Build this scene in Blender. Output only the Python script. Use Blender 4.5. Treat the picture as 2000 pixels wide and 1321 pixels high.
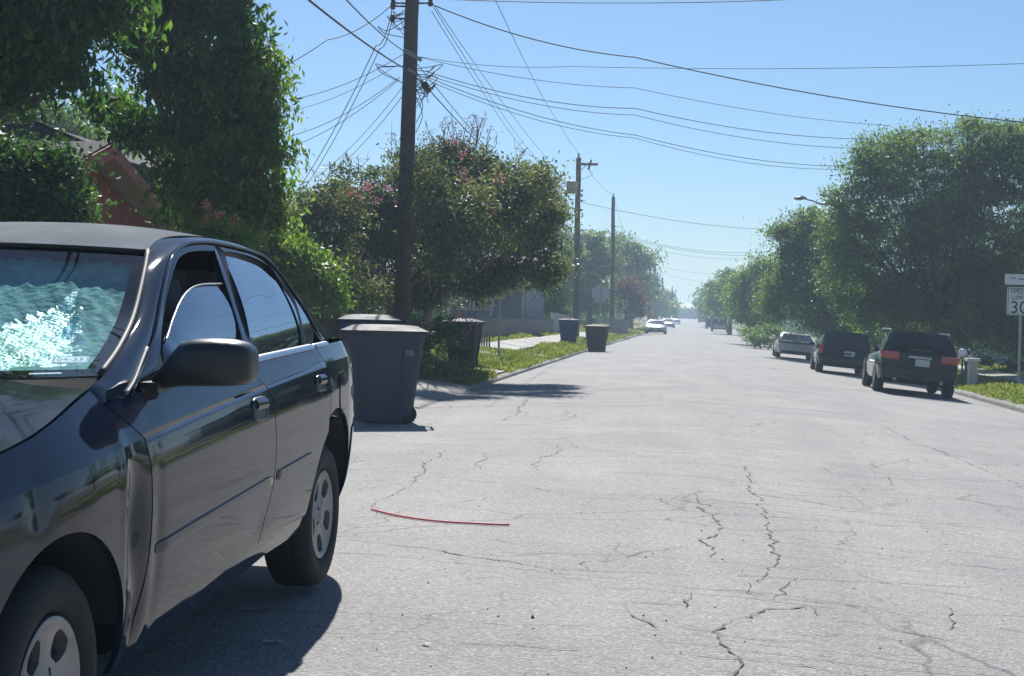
import bpy, bmesh, math, random
import numpy as np
from mathutils import Vector, Matrix
from math import radians as R, sin, cos, pi

scene = bpy.context.scene
for o in list(bpy.data.objects):
    bpy.data.objects.remove(o)
COL = scene.collection

# ------------------------------------------------------------------ camera
CAMZ = 1.25
FPX = 2968.0
_roll = R(1.5)
def _camera_axes():
    yv = np.array([(1340 - 1000) / FPX, (622 - 660.5) / FPX, 1.0]); yv /= np.linalg.norm(yv)
    a = np.array([cos(_roll), sin(_roll)])
    xv = np.array([a[0], a[1], -(a @ yv[:2]) / yv[2]]); xv /= np.linalg.norm(xv)
    zv = np.cross(xv, yv)
    if zv[1] > 0: zv = -zv
    return np.stack([xv, yv, zv], 1)
CM = _camera_axes()
CAMP = np.array([0.0, 0.0, CAMZ])
def at_depth(px, py, D):
    d = CM.T @ np.array([(px - 1000) / FPX, (py - 660.5) / FPX, 1.0])
    return CAMP + d * (D / d[1])
def on_level(px, py, z):
    d = CM.T @ np.array([(px - 1000) / FPX, (py - 660.5) / FPX, 1.0])
    return CAMP + d * ((z - CAMZ) / d[2])

cam_data = bpy.data.cameras.new('camera')
cam_data.sensor_width = 36
cam_data.lens = FPX / 2000 * 36
cam_data.clip_start = 0.05
cam_data.clip_end = 6000
cam = bpy.data.objects.new('camera', cam_data)
COL.objects.link(cam)
_m = Matrix.Identity(4)
for i in range(3):
    _m[i][0] = CM[0][i]; _m[i][1] = -CM[1][i]; _m[i][2] = -CM[2][i]
_m[2][3] = CAMZ
cam.matrix_world = _m
scene.camera = cam

# ------------------------------------------------------------------ sky, sun, exposure
SUN_DIR = Vector((-0.17, 1.0, 1.0)).normalized()
elev = math.asin(SUN_DIR.z)
az = math.atan2(SUN_DIR.x, SUN_DIR.y)
world = bpy.data.worlds.new('World')
scene.world = world
world.use_nodes = True
wn = world.node_tree
wn.nodes.clear()
sky = wn.nodes.new('ShaderNodeTexSky')
sky.sky_type = 'NISHITA'
sky.sun_disc = False
sky.sun_elevation = elev
sky.sun_rotation = az
sky.altitude = 0
sky.air_density = 1.0
sky.dust_density = 0.5
sky.ozone_density = 10.0
bg = wn.nodes.new('ShaderNodeBackground')
bg.inputs['Strength'].default_value = 0.063
wo = wn.nodes.new('ShaderNodeOutputWorld')
tint = wn.nodes.new('ShaderNodeMix'); tint.data_type = 'RGBA'; tint.blend_type = 'MULTIPLY'   # one even tint: the phone's cool white balance
tint.inputs[0].default_value = 1.0; tint.inputs[7].default_value = (0.96, 1.0, 0.96, 1)
wn.links.new(sky.outputs[0], tint.inputs[6]); wn.links.new(tint.outputs[2], bg.inputs[0])
wn.links.new(bg.outputs[0], wo.inputs[0])
sl = bpy.data.lights.new('sun', 'SUN')
sl.energy = 4.6
sl.angle = R(0.53)
sl.color = (1.0, 0.97, 0.925)
sun = bpy.data.objects.new('sun', sl)
COL.objects.link(sun)
sun.rotation_euler = SUN_DIR.to_track_quat('Z', 'Y').to_euler()
sun.location = (-20, 60, 80)
scene.view_settings.view_transform = 'Standard'
scene.view_settings.look = 'None'
scene.view_settings.exposure = 0.72
scene.view_settings.gamma = 1.0
scene.view_settings.use_curve_mapping = False
scene.render.engine = 'CYCLES'
scene.cycles.max_bounces = 8
scene.cycles.transparent_max_bounces = 12
scene.cycles.caustics_reflective = False
scene.cycles.caustics_refractive = False
scene.cycles.sample_clamp_indirect = 6

# ------------------------------------------------------------------ materials
MATS = {}
def mat(name, color, rough=0.6, metal=0.0, spec=0.5, coat=0.0, coat_rough=0.03, vary=0.0, vscale=6.0,
        color2=None, bump=0.0, bscale=60.0, ior=None, rvary=0.0):
    if name in MATS: return MATS[name]
    m = bpy.data.materials.new(name); m.use_nodes = True
    nt = m.node_tree; b = nt.nodes['Principled BSDF']
    b.inputs['Base Color'].default_value = (*color, 1)
    b.inputs['Roughness'].default_value = rough
    b.inputs['Metallic'].default_value = metal
    b.inputs['Specular IOR Level'].default_value = spec
    b.inputs['Coat Weight'].default_value = coat
    b.inputs['Coat Roughness'].default_value = coat_rough
    if ior: b.inputs['IOR'].default_value = ior
    tc = None
    if vary or color2 or bump or rvary:
        tc = nt.nodes.new('ShaderNodeTexCoord')
    if vary or color2:
        n = nt.nodes.new('ShaderNodeTexNoise'); n.inputs['Scale'].default_value = vscale
        n.inputs['Detail'].default_value = 6; n.inputs['Roughness'].default_value = 0.62
        nt.links.new(tc.outputs['Object'], n.inputs['Vector'])
        r = nt.nodes.new('ShaderNodeValToRGB')
        c2 = color2 if color2 else tuple(min(1, c * (1 + vary)) for c in color)
        c1 = color if color2 else tuple(c * (1 - vary) for c in color)
        r.color_ramp.elements[0].position = 0.32; r.color_ramp.elements[1].position = 0.7
        r.color_ramp.elements[0].color = (*c1, 1); r.color_ramp.elements[1].color = (*c2, 1)
        nt.links.new(n.outputs['Fac'], r.inputs['Fac'])
        nt.links.new(r.outputs['Color'], b.inputs['Base Color'])
        if rvary:
            mr = nt.nodes.new('ShaderNodeMapRange')
            mr.inputs[1].default_value = 0.3; mr.inputs[2].default_value = 0.75
            mr.inputs[3].default_value = rough; mr.inputs[4].default_value = rough + rvary
            nt.links.new(n.outputs['Fac'], mr.inputs[0]); nt.links.new(mr.outputs[0], b.inputs['Roughness'])
    if bump:
        n2 = nt.nodes.new('ShaderNodeTexNoise'); n2.inputs['Scale'].default_value = bscale
        n2.inputs['Detail'].default_value = 5
        nt.links.new(tc.outputs['Object'], n2.inputs['Vector'])
        bp = nt.nodes.new('ShaderNodeBump'); bp.inputs['Strength'].default_value = bump
        bp.inputs['Distance'].default_value = 0.02
        nt.links.new(n2.outputs['Fac'], bp.inputs['Height'])
        nt.links.new(bp.outputs['Normal'], b.inputs['Normal'])
    MATS[name] = m
    return m

def glass_mat(name, tint, ior=1.5, transp=1.0, body=(0.01, 0.012, 0.015), rough=0.0, f0=None, gcol=(1, 1, 1)):
    """window glass: see-through tint mixed with a fresnel mirror"""
    m = bpy.data.materials.new(name); m.use_nodes = True
    nt = m.node_tree; nt.nodes.clear()
    out = nt.nodes.new('ShaderNodeOutputMaterial')
    tr = nt.nodes.new('ShaderNodeBsdfTransparent'); tr.inputs[0].default_value = (*tint, 1)
    df = nt.nodes.new('ShaderNodeBsdfDiffuse'); df.inputs[0].default_value = (*body, 1)
    mx0 = nt.nodes.new('ShaderNodeMixShader'); mx0.inputs[0].default_value = transp
    nt.links.new(df.outputs[0], mx0.inputs[1]); nt.links.new(tr.outputs[0], mx0.inputs[2])
    gl = nt.nodes.new('ShaderNodeBsdfGlossy'); gl.inputs['Roughness'].default_value = rough
    fr = nt.nodes.new('ShaderNodeFresnel'); fr.inputs[0].default_value = ior
    geo = nt.nodes.new('ShaderNodeNewGeometry')
    mxi = nt.nodes.new('ShaderNodeMix'); mxi.data_type = 'FLOAT'
    mxi.inputs[2].default_value = ior; mxi.inputs[3].default_value = ior
    mx = nt.nodes.new('ShaderNodeMixShader')
    # same mirror on both faces: undo the inversion Fresnel makes on back faces
    inv = nt.nodes.new('ShaderNodeMath'); inv.operation = 'DIVIDE'; inv.inputs[0].default_value = 1.0; inv.inputs[1].default_value = ior
    sw = nt.nodes.new('ShaderNodeMix'); sw.data_type = 'FLOAT'
    nt.links.new(geo.outputs['Backfacing'], sw.inputs[0]); sw.inputs[2].default_value = ior
    nt.links.new(inv.outputs[0], sw.inputs[3])
    frn = nt.nodes.new('ShaderNodeFresnel'); nt.links.new(sw.outputs[0], frn.inputs[0])
    lw = nt.nodes.new('ShaderNodeLayerWeight')
    # schlick from the facing weight (works on both sides)
    f0 = f0 if f0 is not None else ((ior - 1) / (ior + 1)) ** 2
    gl.inputs['Color'].default_value = (*gcol, 1)
    p = nt.nodes.new('ShaderNodeMath'); p.operation = 'POWER'; p.inputs[1].default_value = 5
    lw.inputs[0].default_value = 0.5
    nt.links.new(lw.outputs['Facing'], p.inputs[0])
    ma = nt.nodes.new('ShaderNodeMath'); ma.operation = 'MULTIPLY_ADD'
    ma.inputs[1].default_value = 1 - f0; ma.inputs[2].default_value = f0
    nt.links.new(p.outputs[0], ma.inputs[0])
    for n in (fr, mxi, inv, sw, frn): nt.nodes.remove(n)
    nt.nodes.remove(geo)
    nt.links.new(ma.outputs[0], mx.inputs[0]); nt.links.new(mx0.outputs[0], mx.inputs[1]); nt.links.new(gl.outputs[0], mx.inputs[2])
    nt.links.new(mx.outputs[0], out.inputs[0])
    MATS[name] = m
    return m

def leaf_mat(name, dark, mid, light, transl=0.45, tcol=None, spec=0.35):
    """leaves: colour varies per leaf through the 'tone' attribute; light shines through"""
    m = bpy.data.materials.new(name); m.use_nodes = True
    nt = m.node_tree; b = nt.nodes['Principled BSDF']; out = nt.nodes['Material Output']
    at = nt.nodes.new('ShaderNodeAttribute'); at.attribute_name = 'tone'
    r = nt.nodes.new('ShaderNodeValToRGB')
    r.color_ramp.elements[0].color = (*dark, 1); r.color_ramp.elements[1].color = (*light, 1)
    e = r.color_ramp.elements.new(0.5); e.color = (*mid, 1)
    nt.links.new(at.outputs['Fac'], r.inputs[0])
    nt.links.new(r.outputs[0], b.inputs['Base Color'])
    b.inputs['Roughness'].default_value = 0.5
    b.inputs['Specular IOR Level'].default_value = spec
    tr = nt.nodes.new('ShaderNodeBsdfTranslucent')
    mul = nt.nodes.new('ShaderNodeMix'); mul.data_type = 'RGBA'; mul.blend_type = 'MULTIPLY'
    mul.inputs[0].default_value = 1.0
    mul.inputs[7].default_value = (*(tcol or (1.9, 2.0, 0.75)), 1)
    nt.links.new(r.outputs[0], mul.inputs[6])
    nt.links.new(mul.outputs[2], tr.inputs[0])
    mx = nt.nodes.new('ShaderNodeMixShader'); mx.inputs[0].default_value = transl
    nt.links.new(b.outputs[0], mx.inputs[1]); nt.links.new(tr.outputs[0], mx.inputs[2])
    nt.links.new(mx.outputs[0], out.inputs[0])
    MATS[name] = m
    return m

# ------------------------------------------------------------------ object helpers
def tag(o, label=None, cat=None, group=None, kind=None):
    if label: o['label'] = label
    if cat: o['category'] = cat
    if group: o['group'] = group
    if kind: o['kind'] = kind
    return o

def empty(name, loc, label, cat, group=None, rz=0.0):
    o = bpy.data.objects.new(name, None); COL.objects.link(o)
    o.location = loc; o.rotation_euler = (0, 0, rz); o.empty_display_size = 0.2
    return tag(o, label, cat, group)

def mesh_obj(name, V, F, m, parent=None, smooth=True, world=False, label=None, mats=None, midx=None):
    """link verts / faces as one mesh object; world=True: coordinates are world ones, moved into the parent's frame"""
    me = bpy.data.meshes.new(name)
    V = [tuple(map(float, v)) for v in V]
    if world and parent is not None:
        p = parent; off = Vector((0, 0, 0))
        while p is not None:
            off = off + p.location; p = p.parent
        V = [(x - off.x, y - off.y, z - off.z) for x, y, z in V]
    me.from_pydata(V, [], F)
    me.update()
    if smooth:
        me.polygons.foreach_set('use_smooth', [True] * len(me.polygons))
    for mm in (mats or [m]):
        me.materials.append(mm)
    if midx is not None:
        me.polygons.foreach_set('material_index', midx)
    o = bpy.data.objects.new(name, me); COL.objects.link(o)
    if parent is not None: o.parent = parent
    if label: o['label'] = label
    return o

class MB:
    """collects shapes, then builds one mesh object"""
    def __init__(s): s.V = []; s.F = []
    def add(s, V, F):
        n = len(s.V); s.V += [tuple(v) for v in V]; s.F += [tuple(i + n for i in f) for f in F]; return s
    def box(s, c, d, rz=0.0, taper=1.0, tilt=None):
        x, y, z = d[0] / 2, d[1] / 2, d[2] / 2
        pts = []
        for sz in (-1, 1):
            k = taper if sz > 0 else 1.0
            for sx, sy in ((-1, -1), (1, -1), (1, 1), (-1, 1)):
                pts.append(Vector((sx * x * k, sy * y * k, sz * z)))
        M = Matrix.Rotation(rz, 3, 'Z')
        if tilt: M = M @ Matrix.Rotation(tilt[1], 3, tilt[0])
        pts = [M @ p + Vector(c) for p in pts]
        return s.add(pts, [(0, 3, 2, 1), (4, 5, 6, 7), (0, 1, 5, 4), (1, 2, 6, 5), (2, 3, 7, 6), (3, 0, 4, 7)])
    def rbox(s, c, d, r, rz=0.0, seg=2):
        bm = bmesh.new(); bmesh.ops.create_cube(bm, size=1.0)
        bmesh.ops.scale(bm, vec=d, verts=bm.verts)
        bmesh.ops.bevel(bm, geom=list(bm.edges), offset=r, segments=seg, profile=0.5, affect='EDGES')
        M = Matrix.Rotation(rz, 3, 'Z')
        bm.verts.index_update()
        V = [M @ v.co + Vector(c) for v in bm.verts]; F = [[v.index for v in f.verts] for f in bm.faces]
        bm.free()
        return s.add(V, F)
    def tube(s, pts, rad, n=8, caps=True):
        pts = [Vector(p) for p in pts]
        if not hasattr(rad, '__len__'): rad = [rad] * len(pts)
        rings = []; up = None
        for i, p in enumerate(pts):
            t = (pts[min(i + 1, len(pts) - 1)] - pts[max(i - 1, 0)])
            if t.length < 1e-9: t = Vector((0, 0, 1))
            t.normalize()
            if up is None:
                up = Vector((1, 0, 0)) if abs(t.x) < 0.8 else Vector((0, 1, 0))
            a = (up - t * up.dot(t))
            if a.length < 1e-6: a = t.orthogonal()
            a.normalize(); b = t.cross(a); up = a
            rings.append([p + (a * cos(2 * pi * k / n) + b * sin(2 * pi * k / n)) * rad[i] for k in range(n)])
        V = [v for r in rings for v in r]; F = []
        for i in range(len(pts) - 1):
            for k in range(n):
                F.append((i * n + k, i * n + (k + 1) % n, (i + 1) * n + (k + 1) % n, (i + 1) * n + k))
        if caps:
            F.append(tuple(range(n - 1, -1, -1))); F.append(tuple((len(pts) - 1) * n + k for k in range(n)))
        return s.add(V, F)
    def lathe(s, prof, axis='z', c=(0, 0, 0), n=32):
        """prof: (radius, along) pairs"""
        V = []; F = []
        for r, h in prof:
            for k in range(n):
                a = 2 * pi * k / n
                if axis == 'z': v = (r * cos(a), r * sin(a), h)
                else: v = (h, r * cos(a), r * sin(a))
                V.append((v[0] + c[0], v[1] + c[1], v[2] + c[2]))
        for i in range(len(prof) - 1):
            for k in range(n):
                F.append((i * n + k, i * n + (k + 1) % n, (i + 1) * n + (k + 1) % n, (i + 1) * n + k))
        return s.add(V, F)
    def grid(s, G):
        """G: rows of points"""
        nr, nc = len(G), len(G[0])
        V = [p for r in G for p in r]
        F = [(i * nc + j, i * nc + j + 1, (i + 1) * nc + j + 1, (i + 1) * nc + j) for i in range(nr - 1) for j in range(nc - 1)]
        return s.add(V, F)
    def poly(s, pts): return s.add(pts, [tuple(range(len(pts)))])
    def prism(s, pts, off):
        n = len(pts); o = Vector(off)
        V = [Vector(p) for p in pts] + [Vector(p) + o for p in pts]
        F = [tuple(range(n - 1, -1, -1)), tuple(range(n, 2 * n))] + [(i, (i + 1) % n, n + (i + 1) % n, n + i) for i in range(n)]
        return s.add(V, F)
    def build(s, name, m, parent=None, smooth=False, world=False, label=None):
        return mesh_obj(name, s.V, s.F, m, parent, smooth, world, label)

def bevel_mod(o, w=0.01, seg=2):
    b = o.modifiers.new('bevel', 'BEVEL'); b.width = w; b.segments = seg; b.limit_method = 'ANGLE'; b.angle_limit = R(35)
    return o

def copy_tree(o, parent=None):
    c = o.copy(); COL.objects.link(c)
    if parent is not None: c.parent = parent
    for ch in list(o.children): copy_tree(ch, c)
    return c

def resample(pts, n):
    pts = np.asarray(pts, float)
    d = np.r_[0, np.cumsum(np.linalg.norm(np.diff(pts, axis=0), axis=1))]
    t = np.linspace(0, d[-1], n)
    return np.stack([np.interp(t, d, pts[:, k]) for k in range(pts.shape[1])], 1)

def smooth_line(pts, n=12):
    """catmull-rom through the points"""
    P = np.asarray(pts, float); P = np.vstack([2 * P[0] - P[1], P, 2 * P[-1] - P[-2]])
    out = []
    for i in range(1, len(P) - 2):
        for t in np.linspace(0, 1, n, endpoint=False):
            a, b, c, d = P[i - 1], P[i], P[i + 1], P[i + 2]
            out.append(0.5 * ((2 * b) + (c - a) * t + (2 * a - 5 * b + 4 * c - d) * t ** 2 + (3 * b - a - 3 * c + d) * t ** 3))
    out.append(P[-2])
    return np.array(out)

def text_mesh(name, s, size, m, parent, loc, rot, depth=0.002, align='CENTER', sx=1.0):
    cu = bpy.data.curves.new(name, 'FONT'); cu.body = s; cu.size = size; cu.extrude = depth
    cu.align_x = align; cu.align_y = 'CENTER'
    t = bpy.data.objects.new(name, cu); COL.objects.link(t)
    me = bpy.data.meshes.new_from_object(t.evaluated_get(bpy.context.evaluated_depsgraph_get()))
    bpy.data.objects.remove(t)
    o = bpy.data.objects.new(name, me); COL.objects.link(o)
    me.materials.clear(); me.materials.append(m)
    o.parent = parent; o.location = loc; o.rotation_euler = rot; o.scale = (sx, 1, 1)
    return o

# ------------------------------------------------------------------ the lie of the land
def sstep(a, b, x):
    t = np.clip((x - a) / (b - a), 0, 1); return t * t * (3 - 2 * t)
_fy = [-60, 0, 50, 100, 130, 160, 200, 240, 275, 330, 400, 470]
_fz = [0, 0, 0, -0.10, -0.13, -0.13, -0.05, 0.10, 0.27, 0.60, 1.00, 1.3]
XL, XR = -3.55, 6.70
def road_z(x, y):
    x = np.asarray(x, float); y = np.asarray(y, float)
    k = 1 - 0.65 * sstep(50, 150, y)
    cross = np.where(x < 0, -0.0035 * x * x, (-0.05 * x - 0.0030 * x * x) * k)
    t = 6.5 - y
    near = -0.033 * np.clip(t, 0, 14) * sstep(-0.5, 1.5, t)
    return cross + near + np.interp(y, _fy, _fz)
def land_z(x, y):
    x = np.asarray(x, float); y = np.asarray(y, float)
    l = road_z(XL, y); r = road_z(XR, y)
    drive = sstep(15.2, 16.4, y) * (1 - sstep(24.4, 25.4, y))
    dl = np.clip(XL - 0.12 - x, 0, None)
    zl = l + 0.075 * (1 - drive * np.clip(1 - dl / 2.2, 0, 1)) + (0.09 + 0.07 * sstep(32, 42, y)) * np.clip(dl, 0, 2.5) + 0.02 * np.clip(dl - 2.5, 0, 20)
    dr = np.clip(x - XR - 0.12, 0, None)
    zr = r + 0.12 + 0.03 * np.clip(dr, 0, 4)
    return np.where(x < 0, zl, zr)
def lz(x, y): return float(land_z(x, y))
def rz_(x, y): return float(road_z(x, y))

# ------------------------------------------------------------------ road, kerbs, verges
def road_material():
    m = bpy.data.materials.new('worn_asphalt'); m.use_nodes = True
    nt = m.node_tree; b = nt.nodes['Principled BSDF']; L = nt.links.new
    tc = nt.nodes.new('ShaderNodeTexCoord')
    def noise(sc, det=5, ro=0.6, vec=None):
        n = nt.nodes.new('ShaderNodeTexNoise'); n.inputs['Scale'].default_value = sc
        n.inputs['Detail'].default_value = det; n.inputs['Roughness'].default_value = ro
        L(vec or tc.outputs['Object'], n.inputs['Vector']); return n
    def ramp(src, stops):
        r = nt.nodes.new('ShaderNodeValToRGB')
        els = r.color_ramp.elements
        els[0].position, els[1].position = stops[0][0], stops[-1][0]
        els[0].color = (*stops[0][1], 1); els[1].color = (*stops[-1][1], 1)
        for p, c in stops[1:-1]:
            e = els.new(p); e.color = (*c, 1)
        L(src, r.inputs[0]); return r
    def mix(kind, fac, a, c):
        x = nt.nodes.new('ShaderNodeMix'); x.data_type = 'RGBA'; x.blend_type = kind
        if isinstance(fac, float): x.inputs[0].default_value = fac
        else: L(fac, x.inputs[0])
        L(a, x.inputs[6])
        if isinstance(c, tuple): x.inputs[7].default_value = (*c, 1)
        else: L(c, x.inputs[7])
        return x.outputs[2]
    # worn aggregate: pale stones in grey binder
    vo = nt.nodes.new('ShaderNodeTexVoronoi'); vo.inputs['Scale'].default_value = 75
    L(tc.outputs['Object'], vo.inputs['Vector'])
    sp = ramp(vo.outputs['Color'], [(0.0, (0.212, 0.205, 0.197)), (0.45, (0.284, 0.276, 0.264)), (0.8, (0.34, 0.331, 0.316)), (1.0, (0.485, 0.472, 0.45))])
    gr = ramp(noise(190, 3, 0.7).outputs['Fac'], [(0.36, (0.72, 0.72, 0.72)), (0.62, (1.12, 1.12, 1.12))])
    c = mix('MULTIPLY', 0.85, sp.outputs[0], gr.outputs[0])
    # broad wear, long streaks along the wheel tracks
    mp = nt.nodes.new('ShaderNodeMapping'); mp.inputs['Scale'].default_value = (1.0, 0.12, 1.0)
    L(tc.outputs['Object'], mp.inputs[0])
    st = ramp(noise(1.6, 5, 0.6, mp.outputs[0]).outputs['Fac'], [(0.3, (0.87, 0.87, 0.88)), (0.7, (1.06, 1.06, 1.055))])
    c = mix('MULTIPLY', 0.9, c, st.outputs[0])
    bl = ramp(noise(0.55, 6, 0.65).outputs['Fac'], [(0.33, (0.84, 0.845, 0.86)), (0.66, (1.06, 1.05, 1.03))])
    c = mix('MULTIPLY', 0.9, c, bl.outputs[0])
    # faint hairline crazing, broken up by noise
    dm = noise(1.3, 4, 0.6)
    ad = nt.nodes.new('ShaderNodeVectorMath'); ad.operation = 'MULTIPLY_ADD'
    ad.inputs[1].default_value = (0.55, 0.55, 0)
    L(dm.outputs['Color'], ad.inputs[0]); L(tc.outputs['Object'], ad.inputs[2])
    mp2 = nt.nodes.new('ShaderNodeMapping'); mp2.inputs['Scale'].default_value = (0.6, 1.0, 1.0)
    L(ad.outputs[0], mp2.inputs[0])
    ve = nt.nodes.new('ShaderNodeTexVoronoi'); ve.feature = 'DISTANCE_TO_EDGE'; ve.inputs['Scale'].default_value = 1.15
    L(mp2.outputs[0], ve.inputs['Vector'])
    hl = ramp(ve.outputs['Distance'], [(0.0, (1, 1, 1)), (0.0085, (0, 0, 0))])
    mk = ramp(noise(0.9, 4, 0.55).outputs['Fac'], [(0.42, (0, 0, 0)), (0.58, (0.9, 0.9, 0.9))])
    f = nt.nodes.new('ShaderNodeMath'); f.operation = 'MULTIPLY'
    L(hl.outputs[0], f.inputs[0]); L(mk.outputs[0], f.inputs[1])
    c = mix('MULTIPLY', f.outputs[0], c, (0.42, 0.42, 0.43))
    # second, wider set of cracks running mostly across the road
    mp3 = nt.nodes.new('ShaderNodeMapping'); mp3.inputs['Scale'].default_value = (0.38, 0.8, 1.0); mp3.inputs['Location'].default_value = (3.1, 7.7, 0)
    L(ad.outputs[0], mp3.inputs[0])
    v3 = nt.nodes.new('ShaderNodeTexVoronoi'); v3.feature = 'DISTANCE_TO_EDGE'; v3.inputs['Scale'].default_value = 0.8
    L(mp3.outputs[0], v3.inputs['Vector'])
    h3 = ramp(v3.outputs['Distance'], [(0.0, (1, 1, 1)), (0.0065, (0, 0, 0))])
    m3 = ramp(noise(0.7, 5, 0.6).outputs['Fac'], [(0.35, (0, 0, 0)), (0.53, (0.85, 0.85, 0.85))])
    f3 = nt.nodes.new('ShaderNodeMath'); f3.operation = 'MULTIPLY'
    L(h3.outputs[0], f3.inputs[0]); L(m3.outputs[0], f3.inputs[1])
    c = mix('MULTIPLY', f3.outputs[0], c, (0.40, 0.40, 0.41))
    # a finer web of crazing in patches
    v4 = nt.nodes.new('ShaderNodeTexVoronoi'); v4.feature = 'DISTANCE_TO_EDGE'; v4.inputs['Scale'].default_value = 3.2
    L(mp2.outputs[0], v4.inputs['Vector'])
    h4 = ramp(v4.outputs['Distance'], [(0.0, (1, 1, 1)), (0.014, (0, 0, 0))])
    m4 = ramp(noise(0.45, 4, 0.6).outputs['Fac'], [(0.45, (0, 0, 0)), (0.58, (0.7, 0.7, 0.7))])
    f4 = nt.nodes.new('ShaderNodeMath'); f4.operation = 'MULTIPLY'
    L(h4.outputs[0], f4.inputs[0]); L(m4.outputs[0], f4.inputs[1])
    c = mix('MULTIPLY', f4.outputs[0], c, (0.5, 0.5, 0.51))
    # oil drips and darker scuffs
    oil = ramp(noise(1.1, 3, 0.5).outputs['Fac'], [(0.68, (1, 1, 1)), (0.80, (0.72, 0.72, 0.73))])
    c = mix('MULTIPLY', 1.0, c, oil.outputs[0])
    L(c, b.inputs['Base Color'])
    b.inputs['Roughness'].default_value = 0.88
    b.inputs['Specular IOR Level'].default_value = 0.35
    bp = nt.nodes.new('ShaderNodeBump'); bp.inputs['Strength'].default_value = 0.55; bp.inputs['Distance'].default_value = 0.008
    L(vo.outputs['Distance'], bp.inputs['Height']); L(bp.outputs[0], b.inputs['Normal'])
    return m
ROADM = road_material()
concrete = mat('concrete', (0.36, 0.345, 0.32), 0.9, vary=0.22, vscale=3.5, bump=0.3, bscale=90)
concrete_old = mat('old_kerb_concrete', (0.17, 0.16, 0.145), 0.92, color2=(0.33, 0.32, 0.29), vscale=4.5, bump=0.4, bscale=60)
turf = mat('turf_soil', (0.115, 0.115, 0.048), 0.95, color2=(0.21, 0.19, 0.10), vscale=1.6, bump=0.5, bscale=40)
dirt = mat('dry_soil', (0.16, 0.13, 0.09), 0.95, color2=(0.11, 0.11, 0.055), vscale=0.7, bump=0.4, bscale=14)

ys = np.r_[np.arange(-25, 12, 0.5), np.arange(12, 60, 1.0), np.arange(60, 160, 2.5), np.arange(160, 441, 8.0)]
xs = np.linspace(XL, XR, 34)
rng0 = np.random.default_rng(4)
G = [[(x, y, rz_(x, y)) for x in xs] for y in ys]
road = MB().grid(G).build('road', ROADM, smooth=True); tag(road, kind='structure')

# verges: one sheet each side, from the kerb back past the houses
for side, xa in ((-1, np.r_[XL - 0.13, np.linspace(-4.0, -9, 14), np.linspace(-10, -60, 14)]),
                 (1, np.r_[XR + 0.13, np.linspace(7.1, 12, 12), np.linspace(13, 60, 12)])):
    ya = np.r_[np.arange(-25, 80, 1.0), np.arange(80, 441, 6.0)]
    V = [[(x, y, lz(x, y) + 0.018 * sin(x * 2.3 + y * 0.9) * (1 if abs(x) > 4.2 else 0)) for x in xa] for y in ya]
    g = MB().grid(V).build('lawn_ground', turf, smooth=True); tag(g, kind='structure')
far = MB().grid([[(x, y, -1.4 + 0.0 * x) for x in np.linspace(-700, 700, 9)] for y in np.linspace(-300, 1300, 9)]).build('ground', dirt)
tag(far, kind='structure')
hill = MB().grid([[(x, y, float(np.interp(y, [441, 520, 1200], [1.3, 1.6, -1.0])) if y > 442 else 0.9) for x in np.linspace(-160, 160, 9)] for y in np.linspace(440, 1200, 12)]).build('terrain', dirt, smooth=True)
tag(hill, kind='structure')

def kerb(name, xin, sgn, spans):
    k = bpy.data.objects.new(name, None); COL.objects.link(k); tag(k, kind='structure')
    for a, b_ in spans:
        n = max(2, int((b_ - a) / 2.4)); yy = np.linspace(a, b_, n + 1)
        for i in range(n):
            h_ = (.078 if sgn < 0 else .125) + random.Random(int(yy[i] * 7)).uniform(-.02, .004); q = MB(); step = np.linspace(yy[i] + 0.006, yy[i + 1] - 0.006, 4); ring = []
            for y in step:
                z = rz_(xin, y)
                ring.append([(xin, y, z - 0.06), (xin + sgn * 0.02, y, z + h_ * .6), (xin + sgn * 0.06, y, z + h_), (xin + sgn * 0.15, y, z + h_ + .003), (xin + sgn * 0.15, y, z - 0.1)])
            q.grid(ring); q.poly(ring[0]); q.poly(ring[-1][::-1])
            q.build('kerb_stone', concrete_old, k)
kerb('left_kerb', XL, -1, [(-20, 15.6), (25.0, 92)])
kerb('right_kerb', XR, 1, [(-20, 92)])
for nm, xin, sgn in (('left_kerb_far', XL, -1), ('right_kerb_far', XR, 1)):
    yy = np.arange(92.02, 438, 6.0)
    q = MB().grid([[(xin, y, rz_(xin, y) - 0.06), (xin + sgn * 0.03, y, rz_(xin, y) + 0.08), (xin + sgn * 0.15, y, rz_(xin, y) + 0.09), (xin + sgn * 0.15, y, rz_(xin, y) - 0.1)] for y in yy])
    tag(q.build(nm, concrete_old), kind='structure')

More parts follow.
